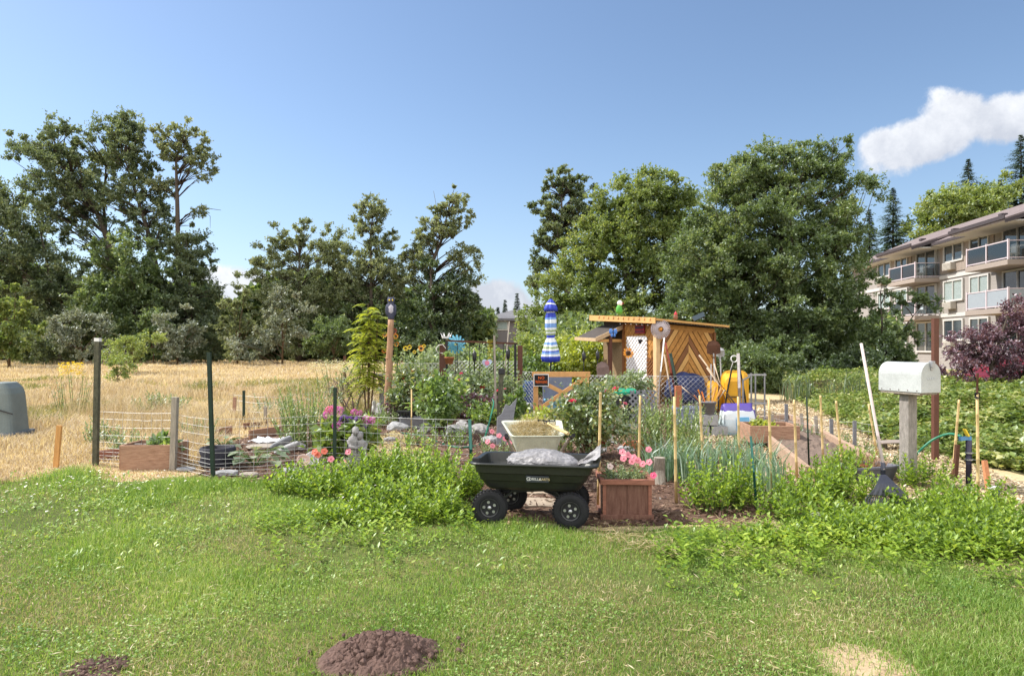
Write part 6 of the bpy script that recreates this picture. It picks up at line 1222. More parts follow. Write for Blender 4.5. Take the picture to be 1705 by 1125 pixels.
t = thing('totem_figure', 'pale blue tall bird shaped figure standing in the flowers under the trellis', 'garden figure', G(759, 692)); z = HZ(632, GY(692)); MB().lathe([(0, 0), (.05, 0), (.05, z * .4), (.09, z * .5), (.105, z * .68), (.085, z * .84), (.06, z * .88), (.075, z * .93), (.06, z), (0, z + .02)], n=16, sy=.8).build('body', pm('pale_blue_ceramic', (.48, .66, .74), rough=.25, var=.25, scale=7, bump=0), t, smooth=True); MB().lathe([(.02, 0), (0, .08)], (0, -.06, z * .94), 8, M=Matrix.Rotation(R(100), 3, 'X')).build('beak', PM['gold'], t)
# ------------------------------------------------------------------ tools and things by the shed
def tool(name, label, cat, top, bot, Y, r, mat, head=None, Yt=None, hm=RUSTY, group=None):
    b = P(bot[0], bot[1], Y); b.z = max(b.z, 0); tp = P(top[0], top[1], Yt or Y); t = thing(name, label, cat, b); v = tp - b; MB().tube([(0, 0, 0), v], r, 8).build('handle', mat, t, smooth=True)
    if head:
        d = v.normalized(); s = d.cross(Vector((0, 1, 0))).normalized(); f = s.cross(d); M = Matrix((s, f, d)).transposed(); w2, hh, at = head; o_ = v if at == 'top' else Vector((0, 0, 0)); sg_ = 1 if at == 'top' else -1
        prof_ = [(-w2, 0), (-w2, hh * .6), (-w2 * .7, hh * .88), (0, hh), (w2 * .7, hh * .88), (w2, hh * .6), (w2, 0), (.03, -.04), (-.03, -.04)]; m = MB()
        vs_ = [M @ Vector((x, -.03 * abs(x) / w2, z * sg_)) + o_ for x, z in prof_] + [M @ Vector((x, .012 - .03 * abs(x) / w2, z * sg_)) + o_ for x, z in prof_]; n_ = len(prof_)
        m.add(vs_, [tuple(range(n_)), tuple(range(2 * n_ - 1, n_ - 1, -1))] + [(i, n_ + i, n_ + (i + 1) % n_, (i + 1) % n_) for i in range(n_)]); m.build('blade', hm, t); MB().tube([o_ - d * .12 * sg_, o_ + d * .05 * sg_], r * 1.35, 8).build('socket', hm, t)
    return t
ASH = pm('ash_handle', (.46, .36, .26), stretch=(6, 6, 1), scale=4, var=.3); GREYH = pm('grey_handle', (.30, .28, .27), stretch=(6, 6, 1), scale=4, var=.3)
TG = 'tools leaning around the yellow wheelbarrow'
tool('shovel', 'rusty square shovel standing blade up by the right end of the chevron wall', 'shovel', (1188, 588), (1192, 690), 17.2, .02, GREYH, (.17, .33, 'top'), group=TG)
tool('shovel', 'grey bladed spade standing blade up right behind the rusty shovel', 'shovel', (1199, 592), (1203, 690), 17.6, .018, GREYH, (.11, .22, 'top'), hm=STEEL)
tool('shovel', 'brown spade standing blade up between the gate and the shed', 'shovel', (1005, 626), (1012, 676), 17.5, .02, DARKST, (.16, .38, 'top'), hm=pm('brown_spade', (.17, .11, .10), rough=.5))
tool('wooden_pole', 'long pale handle leaning left, topmost across the yellow wheelbarrow', 'tool handle', (1164, 591), (1224, 672), 16.6, .021, ASH)
tool('wooden_pole', 'second long pale handle leaning left, just below the topmost one', 'tool handle', (1177, 612), (1232, 690), 16.4, .022, ASH)
tool('wooden_pole', 'pale handle leaning left from the sack, steeper than the long ones', 'tool handle', (1189, 605), (1212, 680), 16.7, .020, ASH)
tool('wooden_pole', 'upright grey handle standing left of the yellow wheelbarrow', 'tool handle', (1184, 606), (1183, 690), 16.8, .018, GREYH)
tool('wooden_pole', 'whitish handle leaning against the front corner post of the shed', 'tool handle', (1106, 562), (1094, 676), 19.3, .022, WHITEP)
tool('wooden_pole', 'pale wooden handle leaning right beside the corner post of the shed', 'tool handle', (1106, 590), (1120, 672), 19.0, .024, ASH)
tool('wooden_pole', 'dark red handle leaning against the chevron wall', 'tool handle', (1108, 570), (1128, 672), 19.4, .026, pm('dark_red_handle', (.22, .045, .03)))
tool('wooden_pole', 'thick dark green pole leaning against the chevron wall', 'pole', (1116, 588), (1132, 668), 19.3, .045, GREENPOST)
tool('wooden_pole', 'pale handle slanting down to the right in front of the blue tarp', 'tool handle', (1134, 643), (1165, 668), 17.0, .018, ASH)
t = tool('garden_fork', 'long fork with a white D shaped grip above the yellow wheelbarrow', 'garden fork', (1221, 602), (1207, 640), 17.6, .015, GREYH)
v = P(1221, 602, 17.6) - t.location; MB().tube([v + Vector((.08 * math.cos(a) + .02, 0, .075 + .085 * math.sin(a))) for a in np.linspace(-1.6, 4.7, 18)], .014, 6, cap=False).build('grip', WHITEP, t)
YEL = pm('yellow_barrow_plastic', (.66, .34, .025), rough=.4, var=.15, scale=4, bump=.05)
yb = thing('yellow_wheelbarrow', 'bright yellow wheelbarrow stood on end behind the sack right of the shed', 'wheelbarrow', (X(1224, 16.9), 16.9, 0), R(-14))
def upr(a, z0, z1, y, r=.16): return [(x, y, (z0 + z1) / 2 + z) for x, z in rrect(a, (z1 - z0) / 2, r, 5)]
loft([upr(.20, .22, .82, -.16, .12), upr(.24, .14, .92, -.13, .14), upr(.31, .0, 1.06, .16, .2), upr(.335, -.02, 1.08, .17, .2), upr(.335, -.02, 1.08, .20, .2), upr(.28, .02, 1.02, .17, .18), upr(.2, .2, .85, -.11, .12)]).build('tray', YEL, yb, bevel=.01)
fr = MB()
for s in (-1, 1): fr.tube([(s * .26, -.19, .1), (s * .2, -.21, .55), (s * .09, -.22, 1.15)], .02, 8)
fr.bar((-.24, -.2, .45), (.24, -.2, .45), .04, .02); fr.build('frame', DARKST, yb)
yp = thing('yellow_wheelbarrow', 'second yellow barrow tray wedged upright left of the standing wheelbarrow', 'wheelbarrow tray', (X(1194, 17.1), 17.1, 0), R(35)); loft([upr(.13, .1, .6, -.12, .1), upr(.2, .0, .80, .12, .14), upr(.22, .0, .82, .15, .14), upr(.17, .04, .76, .12, .1), upr(.11, .12, .56, -.08, .08)]).build('tray', YEL, yp, bevel=.01); MB().bar((-.15, -.15, .1), (-.1, -.15, .9), .03).bar((.15, -.15, .1), (.1, -.15, .9), .03).build('frame', DARKST, yp)
sk = thing('plastic_sack', 'blue, white and purple plastic sack standing before the yellow wheelbarrow', 'sack', G(1227, 724), R(6)); z = HZ(671, GY(724)); SKB = NT('printed_sack'); co_ = SKB.coord(); sp_ = SKB.n('ShaderNodeSeparateXYZ'); SKB.t.links.new(co_, sp_.inputs[0]); nz_ = SKB.noise(co_, 5, 3, .5); ad_ = SKB.n('ShaderNodeMath', operation='MULTIPLY_ADD'); SKB.t.links.new(nz_, ad_.inputs[0]); ad_.inputs[1].default_value = .12; SKB.t.links.new(sp_.outputs[2], ad_.inputs[2])
pb_ = SKB.n('ShaderNodeBsdfPrincipled', Roughness=.35); SKB.t.links.new(SKB.ramp(ad_.outputs[0], [(0, (.35, .50, .66)), (.12, (.52, .60, .66)), (.36, (.62, .66, .70)), (.53, (.10, .065, .33))], 'CONSTANT'), pb_.inputs['Base Color']); bn_ = SKB.n('ShaderNodeBump', Strength=.5, Distance=.03); SKB.t.links.new(SKB.noise(co_, 9, 4), bn_.inputs['Height']); SKB.t.links.new(bn_.outputs[0], pb_.inputs['Normal']); SKB = SKB.out(pb_.outputs[0])
loft([[(x * (1 + .05 * math.sin(x * 20 + zf * 8)), y * (1 + .08 * math.sin(x * 17 + zf * 5)), zf * z) for x, y in rrect(a, b, .06, 4)] for zf, a, b in ((0, .27, .15), (.06, .30, .18), (.4, .31, .19), (.7, .30, .16), (.88, .28, .10), (.97, .29, .05), (1.0, .29, .035))]).build('sack', SKB, sk, smooth=True)
MB().box((.03, -.195, z * .38), (.24, .012, .26), (R(2), 0, 0)).build('printed_panel', pm('print_blue', (.16, .42, .68), var=.15, bump=0), sk); MB().bar((.33, -.0, .02), (.27, .0, z * .8), .05, .24).build('purple_side', pm('print_purple', (.10, .06, .33), var=.2, bump=0), sk)
tr = thing('tube_trellis', 'grey tubular steel plant cage standing behind the cedar box', 'plant cage', G(1262, 716), R(-6)); zt = HZ(621, GY(716)); m = MB()
for x_, y_, zz_ in ((-.13, 0, 1), (.13, .0, 1), (.02, .28, .985), (-.24, .22, .86)): MB().tube([(x_, y_, 0), (x_, y_, zt * zz_)], .018, 7).build('upright', STEEL, tr)
for zf in (.97, .47): MB().bar((-.2, 0, zt * zf), (.16, 0, zt * zf), .03).bar((.13, 0, zt * zf + .0), (.02, .28, zt * zf), .028).bar((-.13, 0, zt * zf - .02), (-.24, .22, zt * (zf - .1)), .028).build('crossbar', STEEL, tr)
t = thing('cinder_block_stack', 'stacked grey concrete blocks and buckets left of the sack', 'concrete blocks', G(1180, 726)); m = MB()
for x_, z_ in ((-.16, .1), (.18, .1), (0, .31)):
    m.box((x_, -.07, z_), (.3, .04, .19)).box((x_, .07, z_), (.3, .04, .19))
    for q in (-.13, 0, .13): m.box((x_ + q, 0, z_), (.035, .10, .189))
m.build('blocks', CONC, t, bevel=.004)
t = thing('tool_bucket', 'bucket holding short wooden handled hand tools on the concrete blocks', 'bucket', G(1180, 726) + Vector((0, 0, .41))); MB().lathe([(0, 0), (.1, 0), (.13, .22), (.138, .22), (.138, .24), (.12, .24), (.1, .05), (0, .04)], n=18).build('bucket', GREYWOOD, t, smooth=True)
for i, (dx, dy, l, mt) in enumerate(((-.2, 0, .4, PM['gold']), (.15, .05, .45, PINE), (.22, -.05, .42, PINE), (.3, 0, .40, ASH), (-.1, .1, .36, pm('orange_handle', (.70, .22, .05))), (-.28, -.03, .3, TERRA))): MB().tube([(dx * .15, dy * .3, .06), (dx, dy, .06 + l)], [.016, .026 if i in (1, 2) else .015], 8).build('tool_handle', mt, t)
t = thing('blue_tarp', 'dark blue tarpaulin bundle piled against the chevron wall', 'tarpaulin', (X(1155, 19.2), 19.9, 0), R(30)); MB().blob((0, 0, .42), (.75, .3, .5), 4, .22, 2.2, 5).build('tarp', pm('navy_tarp', (.03, .042, .12), rough=.4, var=.5, scale=5, bump=.6, bd=.05), t, smooth=True)
t = thing('storage_tote', 'lavender plastic tub behind the tomato plants below the tarp', 'plastic tote', G(1152, 708)); loft([ring(.34, .2, .05, 0), ring(.38, .22, .05, .36), ring(.40, .24, .05, .36), ring(.40, .24, .05, .40), ring(.36, .2, .05, .40), ring(.32, .18, .05, .03)]).build('tub', pm('lavender_plastic', (.23, .25, .38), var=.15, bump=0), t)
seg('brick_post', 'short red brick coloured post before the pile of tarps', 'post', (1129, 642), (1129, 708), .062, pm('brick_red', (.36, .12, .06), scale=12), square=True)
t = thing('lattice_panel', 'grey lattice panel leaning in front of the shed corner', 'lattice', G(1050, 706), R(6)); lattice(t, (0, 0, .0), (R(-14), 0, 0), .62, .74, .13, .04, GREYWOOD, 'slats')
t = thing('compost_bin', 'black compost bin with a bright green lid in the shade by the lattice', 'bin', G(1041, 702)); loft([ring(.22, .2, .06, 0), ring(.25, .23, .06, .62)]).build('bin', BLACKP, t); loft([ring(.27, .25, .07, .62), ring(.275, .255, .07, .68), ring(.2, .18, .06, .74)]).build('lid', pm('green_lid', (.02, .26, .15), rough=.4, var=.1, bump=0), t, bevel=.008)
t = thing('weathered_board', 'weathered grey board shaped like a pointed slab, leaning by the mossy capped post', 'board', G(842, 742), R(8)); MB().prism([(-.16, 0), (.08, 0), (.16, .5), (.23, .84), (.10, .70), (.02, .72), (-.05, .56), (-.13, .50)], -.02, .02, M=Matrix(((1, 0, 0), (0, .94, .3), (0, -.3, .94))) @ Matrix(((1, 0, 0), (0, 0, 1), (0, 1, 0)))).build('board', GREYWOOD, t, bevel=.006)
t = thing('clay_pot', 'pale concrete urn left of the garden gate', 'urn', G(872, 707)); MB().lathe([(0, 0), (.1, 0), (.09, .05), (.15, .3), (.19, .46), (.17, .46), (.13, .3), (0, .25)], n=18).build('urn', CONC, t, smooth=True)
# hose
def hose(label, pts, r=.012, mat=HOSEM):
    b = pts[0]; cv = []
    for i in range(len(pts) - 1):
        p0, p1, p2, p3 = pts[max(i - 1, 0)], pts[i], pts[i + 1], pts[min(i + 2, len(pts) - 1)]
        for k in range(6): s = k / 6; cv.append(.5 * ((2 * p1) + (p2 - p0) * s + (2 * p0 - 5 * p1 + 4 * p2 - p3) * s * s + (3 * p1 - p0 - 3 * p2 + p3) * s ** 3) - b)
    cv.append(pts[-1] - b); tag(MB().tube(cv, r, 7).build('garden_hose', mat, None, smooth=True, loc=b), label, 'hose')
g = lambda px, py, z=.02: G(px, py) + Vector((0, 0, z))
hose('green garden hose curving down from the capped post across the bed', [P(820, 664, 14.2), P(822, 672, 14), P(818, 690, 13), P(812, 712, 12.3) , g(803, 738), g(785, 745), g(752, 745), g(705, 728), g(668, 722)], .016)
hose('green hose arching from the yellow faucet valve behind the mailbox post', [g(1520, 770), P(1530, 752, 9.6), P(1553, 732, 9.5), P(1580, 722, 9.4), P(1600, 726, 9.2)], .017)
# faucet
fa = thing('garden_faucet', 'black faucet standpipe with yellow and blue valve levers strapped beside a bamboo stake', 'faucet', G(1613, 812)); zf = HZ(728, GY(812)); MB().tube([(0, 0, 0), (0, 0, zf - .03)], .033, 10).build('pipe', pm('dark_purple_pipe', (.05, .045, .075), rough=.45), fa, smooth=True); MB().lathe([(0, 0), (.03, 0), (.03, .05), (0, .06)], (0, 0, zf - .04), 10).bar((-.11, 0, zf - .02), (.02, 0, zf - .0), .045).build('valve', pm('blue_valve', (.10, .25, .45)), fa, bevel=.006)
MB().bar((-.02, -.02, zf + .015), (-.075, -.03, zf + .105), .045, .02).build('lever', pm('lever_yellow', (.75, .55, .05), bump=0), fa, bevel=.005)
st_ = MB()
for z in (.42, .34): st_.lathe([(.035, z - .008), (.042, z - .008), (.042, z + .008), (.035, z + .008)], n=12).tube([(.04, 0, z), (.10, 0, z - .01)], .006, 5)
st_.build('strap', STEEL, fa)
seg('wooden_stake', 'short rust brown stake leaning right behind the faucet bamboo', 'stake', (1594, 740), (1590, 800), .022, RUSTY, square=True)
t = thing('glass_jar', 'clear plastic jar on the straw at the lower right edge', 'jar', G(1655, 836)); MB().lathe([(0, 0), (.045, 0), (.055, .15), (.05, .15), (.042, .01), (0, .008)], n=16).build('jar', glassm('clear_jar', (.82, .88, .88)), t, smooth=True); MB().lathe([(.046, .15), (.058, .15), (.058, .17), (.046, .17)], n=16).build('rim', WHITEP, t)
# grey trough
gt_ = thing('grey_trough', 'grey plastic trough with dried plants by the mailbox post', 'planter', G(1442, 802), R(20)); GT = pm('grey_plastic', (.13, .13, .16), rough=.5, var=.25, bump=.1)
loft([ring(.28, .14, .03, 0), ring(.33, .19, .03, .19), ring(.35, .21, .03, .19), ring(.35, .21, .03, .22), ring(.31, .17, .03, .22), ring(.27, .13, .03, .12)]).build('trough', GT, gt_, bevel=.006); MB().lathe([(0, 0), (.035, 0), (.05, .08), (0, .08)], (-.1, -.05, .15), 10).build('clay_pot', TERRA, gt_)
n = 130; B = np.stack([rng.uniform(-.24, .24, n), rng.uniform(-.1, .1, n), np.full(n, .14)], 1); D = unit(np.stack([rng.normal(size=n) * .35, rng.normal(size=n) * .35, np.ones(n)], 1)); link('dried_plants', leaves('dried_plants', B, D, .12 + .16 * rng.random(n), .006 + .004 * rng.random(n), leafm('dead_stems', (.18, .09, .05), (.36, .22, .13), (.5, .36, .22), trans=.2, gloss=.03)), gt_)
# ------------------------------------------------------------------ raised bed on the right
rb = thing('raised_bed', 'long low timber raised bed of dark soil running back beside the chip path', 'raised bed', G(1445, 800)); L0, L1, R0, R1 = G(1345, 806), G(1243, 712), G(1478, 800), G(1316, 706); BED = pm('bed_timber', (.36, .25, .18), stretch=(4, 4, 4), scale=4, var=.35, bump=.4)
for a, b in ((L0, L1), (R0, R1)): MB().bar(a - rb.location + Vector((0, 0, .11)), b - rb.location + Vector((0, 0, .11)), .07, .22).build('side_board', BED, rb, bevel=.006)
MB().bar(L1 - rb.location + Vector((.05, 0, .11)), R1 - rb.location + Vector((-.05, 0, .11)), .05, .21).build('end_board', BED, rb); MB().bar(L0 - rb.location + Vector((.05, 0, .1)), R0 - rb.location + Vector((-.05, 0, .1)), .05, .2).build('end_board', BED, rb)
k_ = 40; vs = []
for i in range(k_):
    for j in range(14): u, v = i / (k_ - 1), j / 13; p = L0.lerp(L1, u).lerp(R0.lerp(R1, u), .03 + .94 * v) - rb.location; vs.append((p.x, p.y, .12 + .10 * max(0, 1 - abs(u - .62) / .3) * (1 - (2 * v - 1) ** 2) + .035 * noise.noise(Vector((p.x * 6, p.y * 5, 1))) + .02 * noise.noise(Vector((p.x * 19, p.y * 17, 2)))))
MB().add(vs, [(i * 14 + j, i * 14 + j + 1, (i + 1) * 14 + j + 1, (i + 1) * 14 + j) for i in range(k_ - 1) for j in range(13)]).build('soil', pm('grey_brown_soil', (.17, .125, .10), rough=1, var=.5, bump=1, scale=18, bd=.03), rb)
cb = thing('cedar_box', 'new cedar frame box standing at the far end of the raised bed', 'planter', G(1286, 745) + Vector((0, .15, .1)), R(-4)); cw, cd, chh = .40, .62, .28
MB().box((0, -cd / 2, chh / 2), (2 * cw, .035, chh)).build('front_board', CEDAR, cb, bevel=.004); MB().box((0, cd / 2, chh / 2), (2 * cw, .035, chh)).build('back_board', CEDAR, cb, bevel=.004)
for s in (-1, 1): MB().box((s * (cw - .018), 0, chh / 2), (.035, cd - .04, chh - .003)).build('side_board', CEDAR, cb, bevel=.004)
MB().box((0, 0, .1), (2 * cw - .08, cd - .05, .1)).build('soil', SOILM, cb)
bush('seedling', 'yellow green seedlings in the new cedar frame box', 'plant', cb.location + Vector((-.05, .1, .14)), .2, .2, .2, 350, .06, YGR, 12)
t = thing('rusty_trowel_shovel', 'rusty shovel head lying on the chips behind the mailbox post', 'shovel', G(1485, 748), R(20)); MB().prism([(-.3, -.1), (.1, -.16), (.28, -.1), (.3, .1), (.1, .16), (-.3, .1)], .12, .135).build('blade', pm('weathered_metal', (.30, .25, .22), metal=.2), t); MB().box((-.1, .1, .06), (.12, .1, .12)).build('block', OLDWOOD, t)
tool('wooden_pole', 'short T shaped wooden grip sticking up behind the rake handle', 'tool handle', (1468, 758), (1470, 800), 8.7, .015, ASH)
# ------------------------------------------------------------------ stones edging the middle beds
RG = 'grey rocks and edging stones in the middle beds'
rocks = [(662, 716, .22, 'grey rock at the foot of the log pole bed, left end of the row'), (705, 722, .16, 'flat pale rock below the grey trough'), (730, 726, .15, 'small rock beside the sapling trunk'), (752, 722, .24, 'long grey block right of the sapling'), (775, 720, .22, 'grey block behind the teal post'), (800, 722, .26, 'broad grey rock right of the teal post'), (766, 735, .08, 'rounded grey cobble on the soil below the blocks, the left of two'), (776, 736, .075, 'rounded grey cobble on the soil below the blocks, the right of two'), (770, 712, .2, 'pale white gravel rock above the grey block'), (818, 738, .18, 'angular dark rock under the weathered board'), (650, 735, .12, 'brown timber like stone at the left of the soil'), (1016, 738, .17, 'dark rounded stone right of the big rose bush'), (1042, 752, .14, 'tan stone at the edge of the bed behind the petunias'), (1360, 868, .11, 'pale boulder in front of the right mint, near the lawn')]
for i, (px, py, r, lb) in enumerate(rocks):
    tag(MB().blob((0, 0, r * .25), (r, r * .7, r * .5), 3, .3, 1.6, i + 3).build('rock', STONE if i % 3 else CONC, None, loc=G(px, py), rot=(0, 0, i)), lb, 'rock', RG)
t = thing('grey_tray', 'grey plastic trough on the stones left of the leafy sapling', 'planter', G(700, 714), R(-4)); loft([ring(.36, .18, .04, 0), ring(.40, .22, .04, .22), ring(.42, .24, .04, .24), ring(.38, .2, .04, .24), ring(.33, .16, .04, .1)]).build('tray', GREYWOOD, t)
t = thing('black_crate', 'small slatted dark crate on its side left of the grey trough', 'crate', G(676, 712)); m = MB()
for k in range(6): m.box((-.15 + k * .06, -.1, .17), (.02, .02, .32)); m.box((-.15 + k * .06, .1, .17), (.02, .02, .32))
m.box((0, 0, .34), (.36, .24, .03)).box((0, 0, .015), (.36, .24, .03)).build('slats', DARKST, t)
t = thing('log_stump', 'weathered round post stump right of the petunias', 'stump', G(1098, 806)); MB().tube([(0, 0, 0), (0, 0, .33)], [.075, .07], 14).build('stump', OLDWOOD, t)
for px, py, w_, lb in ((1052, 752, .16, 'scalloped terracotta edging tile behind the petunias, the left of two'), (1070, 750, .16, 'scalloped terracotta edging tile behind the petunias, the right of two')):
    tag(MB().prism([(w_ * math.cos(a), max(0, .13 * math.sin(a)) + .05) for a in np.linspace(0, 3.1416, 12)] + [(-w_, 0), (w_, 0)], -.02, .02, M=Matrix(((1, 0, 0), (0, 0, 1), (0, 1, 0)))).build('edging_tile', TERRA, None, loc=G(px, py)), lb, 'edging tile', 'terracotta edging tiles')
board('bed_board', 'pale timber edging the bed behind the petunias', G(1052, 768), G(1066, 790), .12, mat=BED); board('bed_board', 'short weathered timber beside the wheelbarrow', G(945, 770), G(975, 790), .14, mat=BED); board('bed_board', 'broken cedar frame in the weeds left of the black cart', G(738, 822), G(778, 818), .14, mat=PINE); board('bed_board', 'timber edging under the rose netting near the shed', G(1035, 722), G(1068, 724), .2, mat=GREYWOOD)
# paving under the cart
for px, py, w_, lb in ((880, 838, .9, 'flat concrete step on the ground under the black cart'), (885, 818, .8, 'second flat concrete step behind the cart wheels')):
    slab('paving_slab', lb, G(px, py) + Vector((0, 0, .012)), (w_, .5, .05), (0, 0, .05), pm('tan_paving', (.36, .29, .22), var=.3), 'paving slabs under the cart', 'paving slab', .05)
# ------------------------------------------------------------------ planting
MG = 'mint clumps along the lawn edge'
LM = [((500, 818), .42, .36, .30, 'left end mint clump, low and spreading in front of the left bed'), ((560, 828), .5, .42, .36, 'mint clump in front of the short steel post'), ((628, 812), .48, .4, .42, 'mint clump below the stone couple'), ((690, 812), .52, .42, .50, 'tallest mint clump, in the middle of the left mint mass'), ((742, 828), .46, .42, .46, 'mint clump just left of the black cart'), ((640, 850), .42, .36, .34, 'front mint clump in the middle of the left mint mass'), ((705, 860), .4, .32, .32, 'front mint clump left of the cart wheel'), ((580, 868), .34, .28, .20, 'lowest mint clump at the lawn, front of the left mint mass'), ((770, 868), .3, .22, .18, 'small mint sprig clump beside the left cart wheel')]
for (px, py), rx, ry, h, lb in LM: stemplant('mint_plant', 'bright green ' + lb, 'mint', G(px, py), rx, ry, int(330 * rx * ry / .2 * .42), h * 1.12, MINT, .082, .04, MG, wl=.52, lean=.3, up=15, shrink=.45, edge=.6)
RM = [((1350, 866), .36, .28, .32, 'mint clump between the boulder and the thin dark green stake'), ((1400, 805), .32, .24, .42, 'tall mint clump pressed against the left end of the grey trough'), ((1620, 852), .4, .26, .34, 'mint clump around the foot of the taped bamboo'), ((1500, 888), .5, .3, .2, 'mint clump just in front of the fan of the leaf rake'), ((1640, 915), .55, .34, .24, 'mint clump below the clear jar'), ((1430, 900), .4, .28, .2, 'low mint clump right of the pale boulder'),((1190, 848), .36, .32, .52, 'round mint clump right of the planter, a bamboo stake at its left'), ((1240, 840), .24, .22, .36, 'smaller mint clump beside the teal stake'), ((1330, 842), .34, .3, .36, 'mint clump below the thin dark green stake'), ((1395, 836), .4, .34, .42, 'mint clump in front of the grey trough'), ((1440, 868), .5, .3, .17, 'mint clump before the tines of the leaf rake'), ((1545, 862), .5, .36, .27, 'wide mint clump right of the leaf rake'), ((1600, 878), .5, .36, .30, 'mint clump in front of the faucet'), ((1670, 900), .5, .36, .30, 'mint clump at the right edge of the photo'), ((1380, 890), .36, .26, .22, 'low mint clump around the pale boulder'), ((1290, 905), .36, .24, .17, 'low front mint clump at the bare lawn patch'), ((1480, 905), .5, .3, .15, 'low front mint clump left of the right edge'), ((1580, 920), .5, .3, .2, 'lowest mint clump in the right foreground'), ((1540, 812), .32, .26, .36, 'mint clump at the foot of the mailbox post'), ((1420, 790), .3, .22, .34, 'mint clump behind the grey trough'), ((1290, 868), .2, .18, .28, 'narrow mint clump between the teal stake and the boulder')]
for (px, py), rx, ry, h, lb in RM: stemplant('mint_plant', 'bright green ' + lb, 'mint', G(px, py), rx, ry, int(330 * rx * ry / .2 * .42), h * 1.12, MINT, .082, .04, MG, wl=.5, lean=.3, up=15, shrink=.45, edge=.6)
# weeds in the lawn edge
WEED = leafm('weed_leaves', (.13, .22, .035), (.28, .40, .07), (.50, .56, .18), trans=.42, gloss=.05, ns=1.5)
x, y = lawn_pts(26000, 4.8, 11, .3); k = (vnoise(x, y, 2.2, 44) > .47) & (rng.random(len(x)) < np.clip((y - 4.6) / 2.5, 0, 1)); x, y = x[k], y[k]; n = len(x); D = rdir(n); D[:, 2] = np.abs(D[:, 2]) * .5 + .1; D = unit(D); hh = np.clip(.03 + .12 * (vnoise(x, y, 2.2, 44) - .45) * 2.2, .02, .2)
tag(link('lawn_weeds', leaves('lawn_weeds', np.stack([x, y, hh * rng.random(n)], 1), D, .03 + .03 * rng.random(n), .016 + .016 * rng.random(n), WEED, up=.8)), kind='stuff', label='broad leaved weeds growing through the far part of the lawn', cat='weeds')
x, y = lawn_pts(2600, 6.5, 11, .3); k = (x < -.5) & (vnoise(x, y, 2.5, 52) > .64); x, y = x[k], y[k]; n = len(x); D = rdir(n); D[:, 2] *= .2; D = unit(D)
tag(link('white_clover_flowers', leaves('white_clover_flowers', np.stack([x, y, .09 + .05 * rng.random(n)], 1), D, .025 + .02 * rng.random(n), .02 + .015 * rng.random(n), PM['white'], up=.9)), kind='stuff', label='tiny white clover flowers along the far lawn edge at the left', cat='flowers')
x, y = lawn_pts(40000, 5.2, 7.6, .3); k = (x > .75) & (x < 2.5) & (y > 5.55 + .25 * np.sin(x * 3)) & (vnoise(x, y, 3, 61) > .42); x, y = x[k], y[k]; n = len(x); D = rdir(n); D[:, 2] *= .25; D = unit(D)
tag(link('dead_grass', leaves('dead_grass', np.stack([x, y, .02 + .05 * rng.random(n)], 1), D, .06 + .10 * rng.random(n), .003 + .003 * rng.random(n), STRAW)), kind='stuff', label='dead brown grass clippings before the planter box', cat='dead grass')
# sprigs of mint and weeds running out from the clumps into the lawn
B = []; D = []; L = []; W = []
edge = [((x_, 846 + 30 * noise.noise(Vector((x_ * .01, 1, 1)))), 0) for x_ in range(430, 800, 4)] + [((x_, 886 + 44 * noise.noise(Vector((x_ * .008, 5, 1)))), 1) for x_ in range(1100, 1760, 3)]
for (px, py), q in edge:
    for rep in range(2):
        p = G(px + rng.normal() * 8, py + 14 + abs(rng.normal()) * 30); hh = rng.uniform(.05, .2); a0 = rng.uniform(0, 3.14); ln = Vector((rng.normal() * .25, rng.normal() * .25, 1))
        for k in range(int(hh / .025)):
            for w_ in range(2): aa = a0 + k * 1.57 + w_ * 3.14; B.append(p + ln * (hh * (k + .5) / (hh / .025))); D.append((math.cos(aa) * .9, math.sin(aa) * .9, .35)); L.append(rng.uniform(.035, .07))
B = np.array(B, dtype=float); L = np.array(L)
tag(link('herb_sprigs', leaves('herb_sprigs', B, unit(np.array(D)), L, L * .5, MINT, up=.85)), kind='stuff', label='stray sprigs of mint and weeds running out into the lawn', cat='weeds')
# tomatoes and vegetables
TOM = leafm('tomato_leaves', (.13, .19, .06), (.28, .37, .13), (.5, .54, .26), trans=.4, gloss=.06, ns=1.5)
stemplant('tomato_plant', 'airy tomato bush at the right end of the left beds', 'tomato plant', G(513, 745), .5, .42, 60, 1.1, TOM, .085, .045, wl=.42, lean=.35, edge=.6)
stemplant('tomato_plant', 'pale green tomato bush in front of the brick red post', 'tomato plant', G(1118, 752), .50, .42, 70, .92, TOM, .09, .045, wl=.36, lean=.35, edge=.7)
stemplant('tomato_plant', 'low tomato plant by the lattice panel', 'tomato plant', G(1080, 738), .35, .3, 26, .55, TOM, .08, .045, wl=.38, lean=.35)
stemplant('bean_plant', 'pale wispy weeds behind the tomato bush at the left', 'plant', G(520, 708), .7, .5, 50, .85, GREY, .09, .06, wl=.3, lean=.35)
def bladeplant(name, label, cat, base, rx, ry, n, h, w_, mat, group=None):
    t = thing(name, label, cat, base, 0, group); a = rng.uniform(0, 6.283, n); q = np.sqrt(rng.random(n)); B = np.stack([q * rx * np.cos(a), q * ry * np.sin(a), np.zeros(n)], 1); link('foliage', blades('foliage', B, h * (.6 + .5 * rng.random(n)), w_, .15 + .45 * rng.random(n), mat, .7), t)
    m = MB()
    for p in B[:1]: m.tube([tuple(p), (p[0], p[1], h * .25)], .01, 6)
    m.build('stalks', pm('leek_stalk', (.50, .55, .38)), t); return t
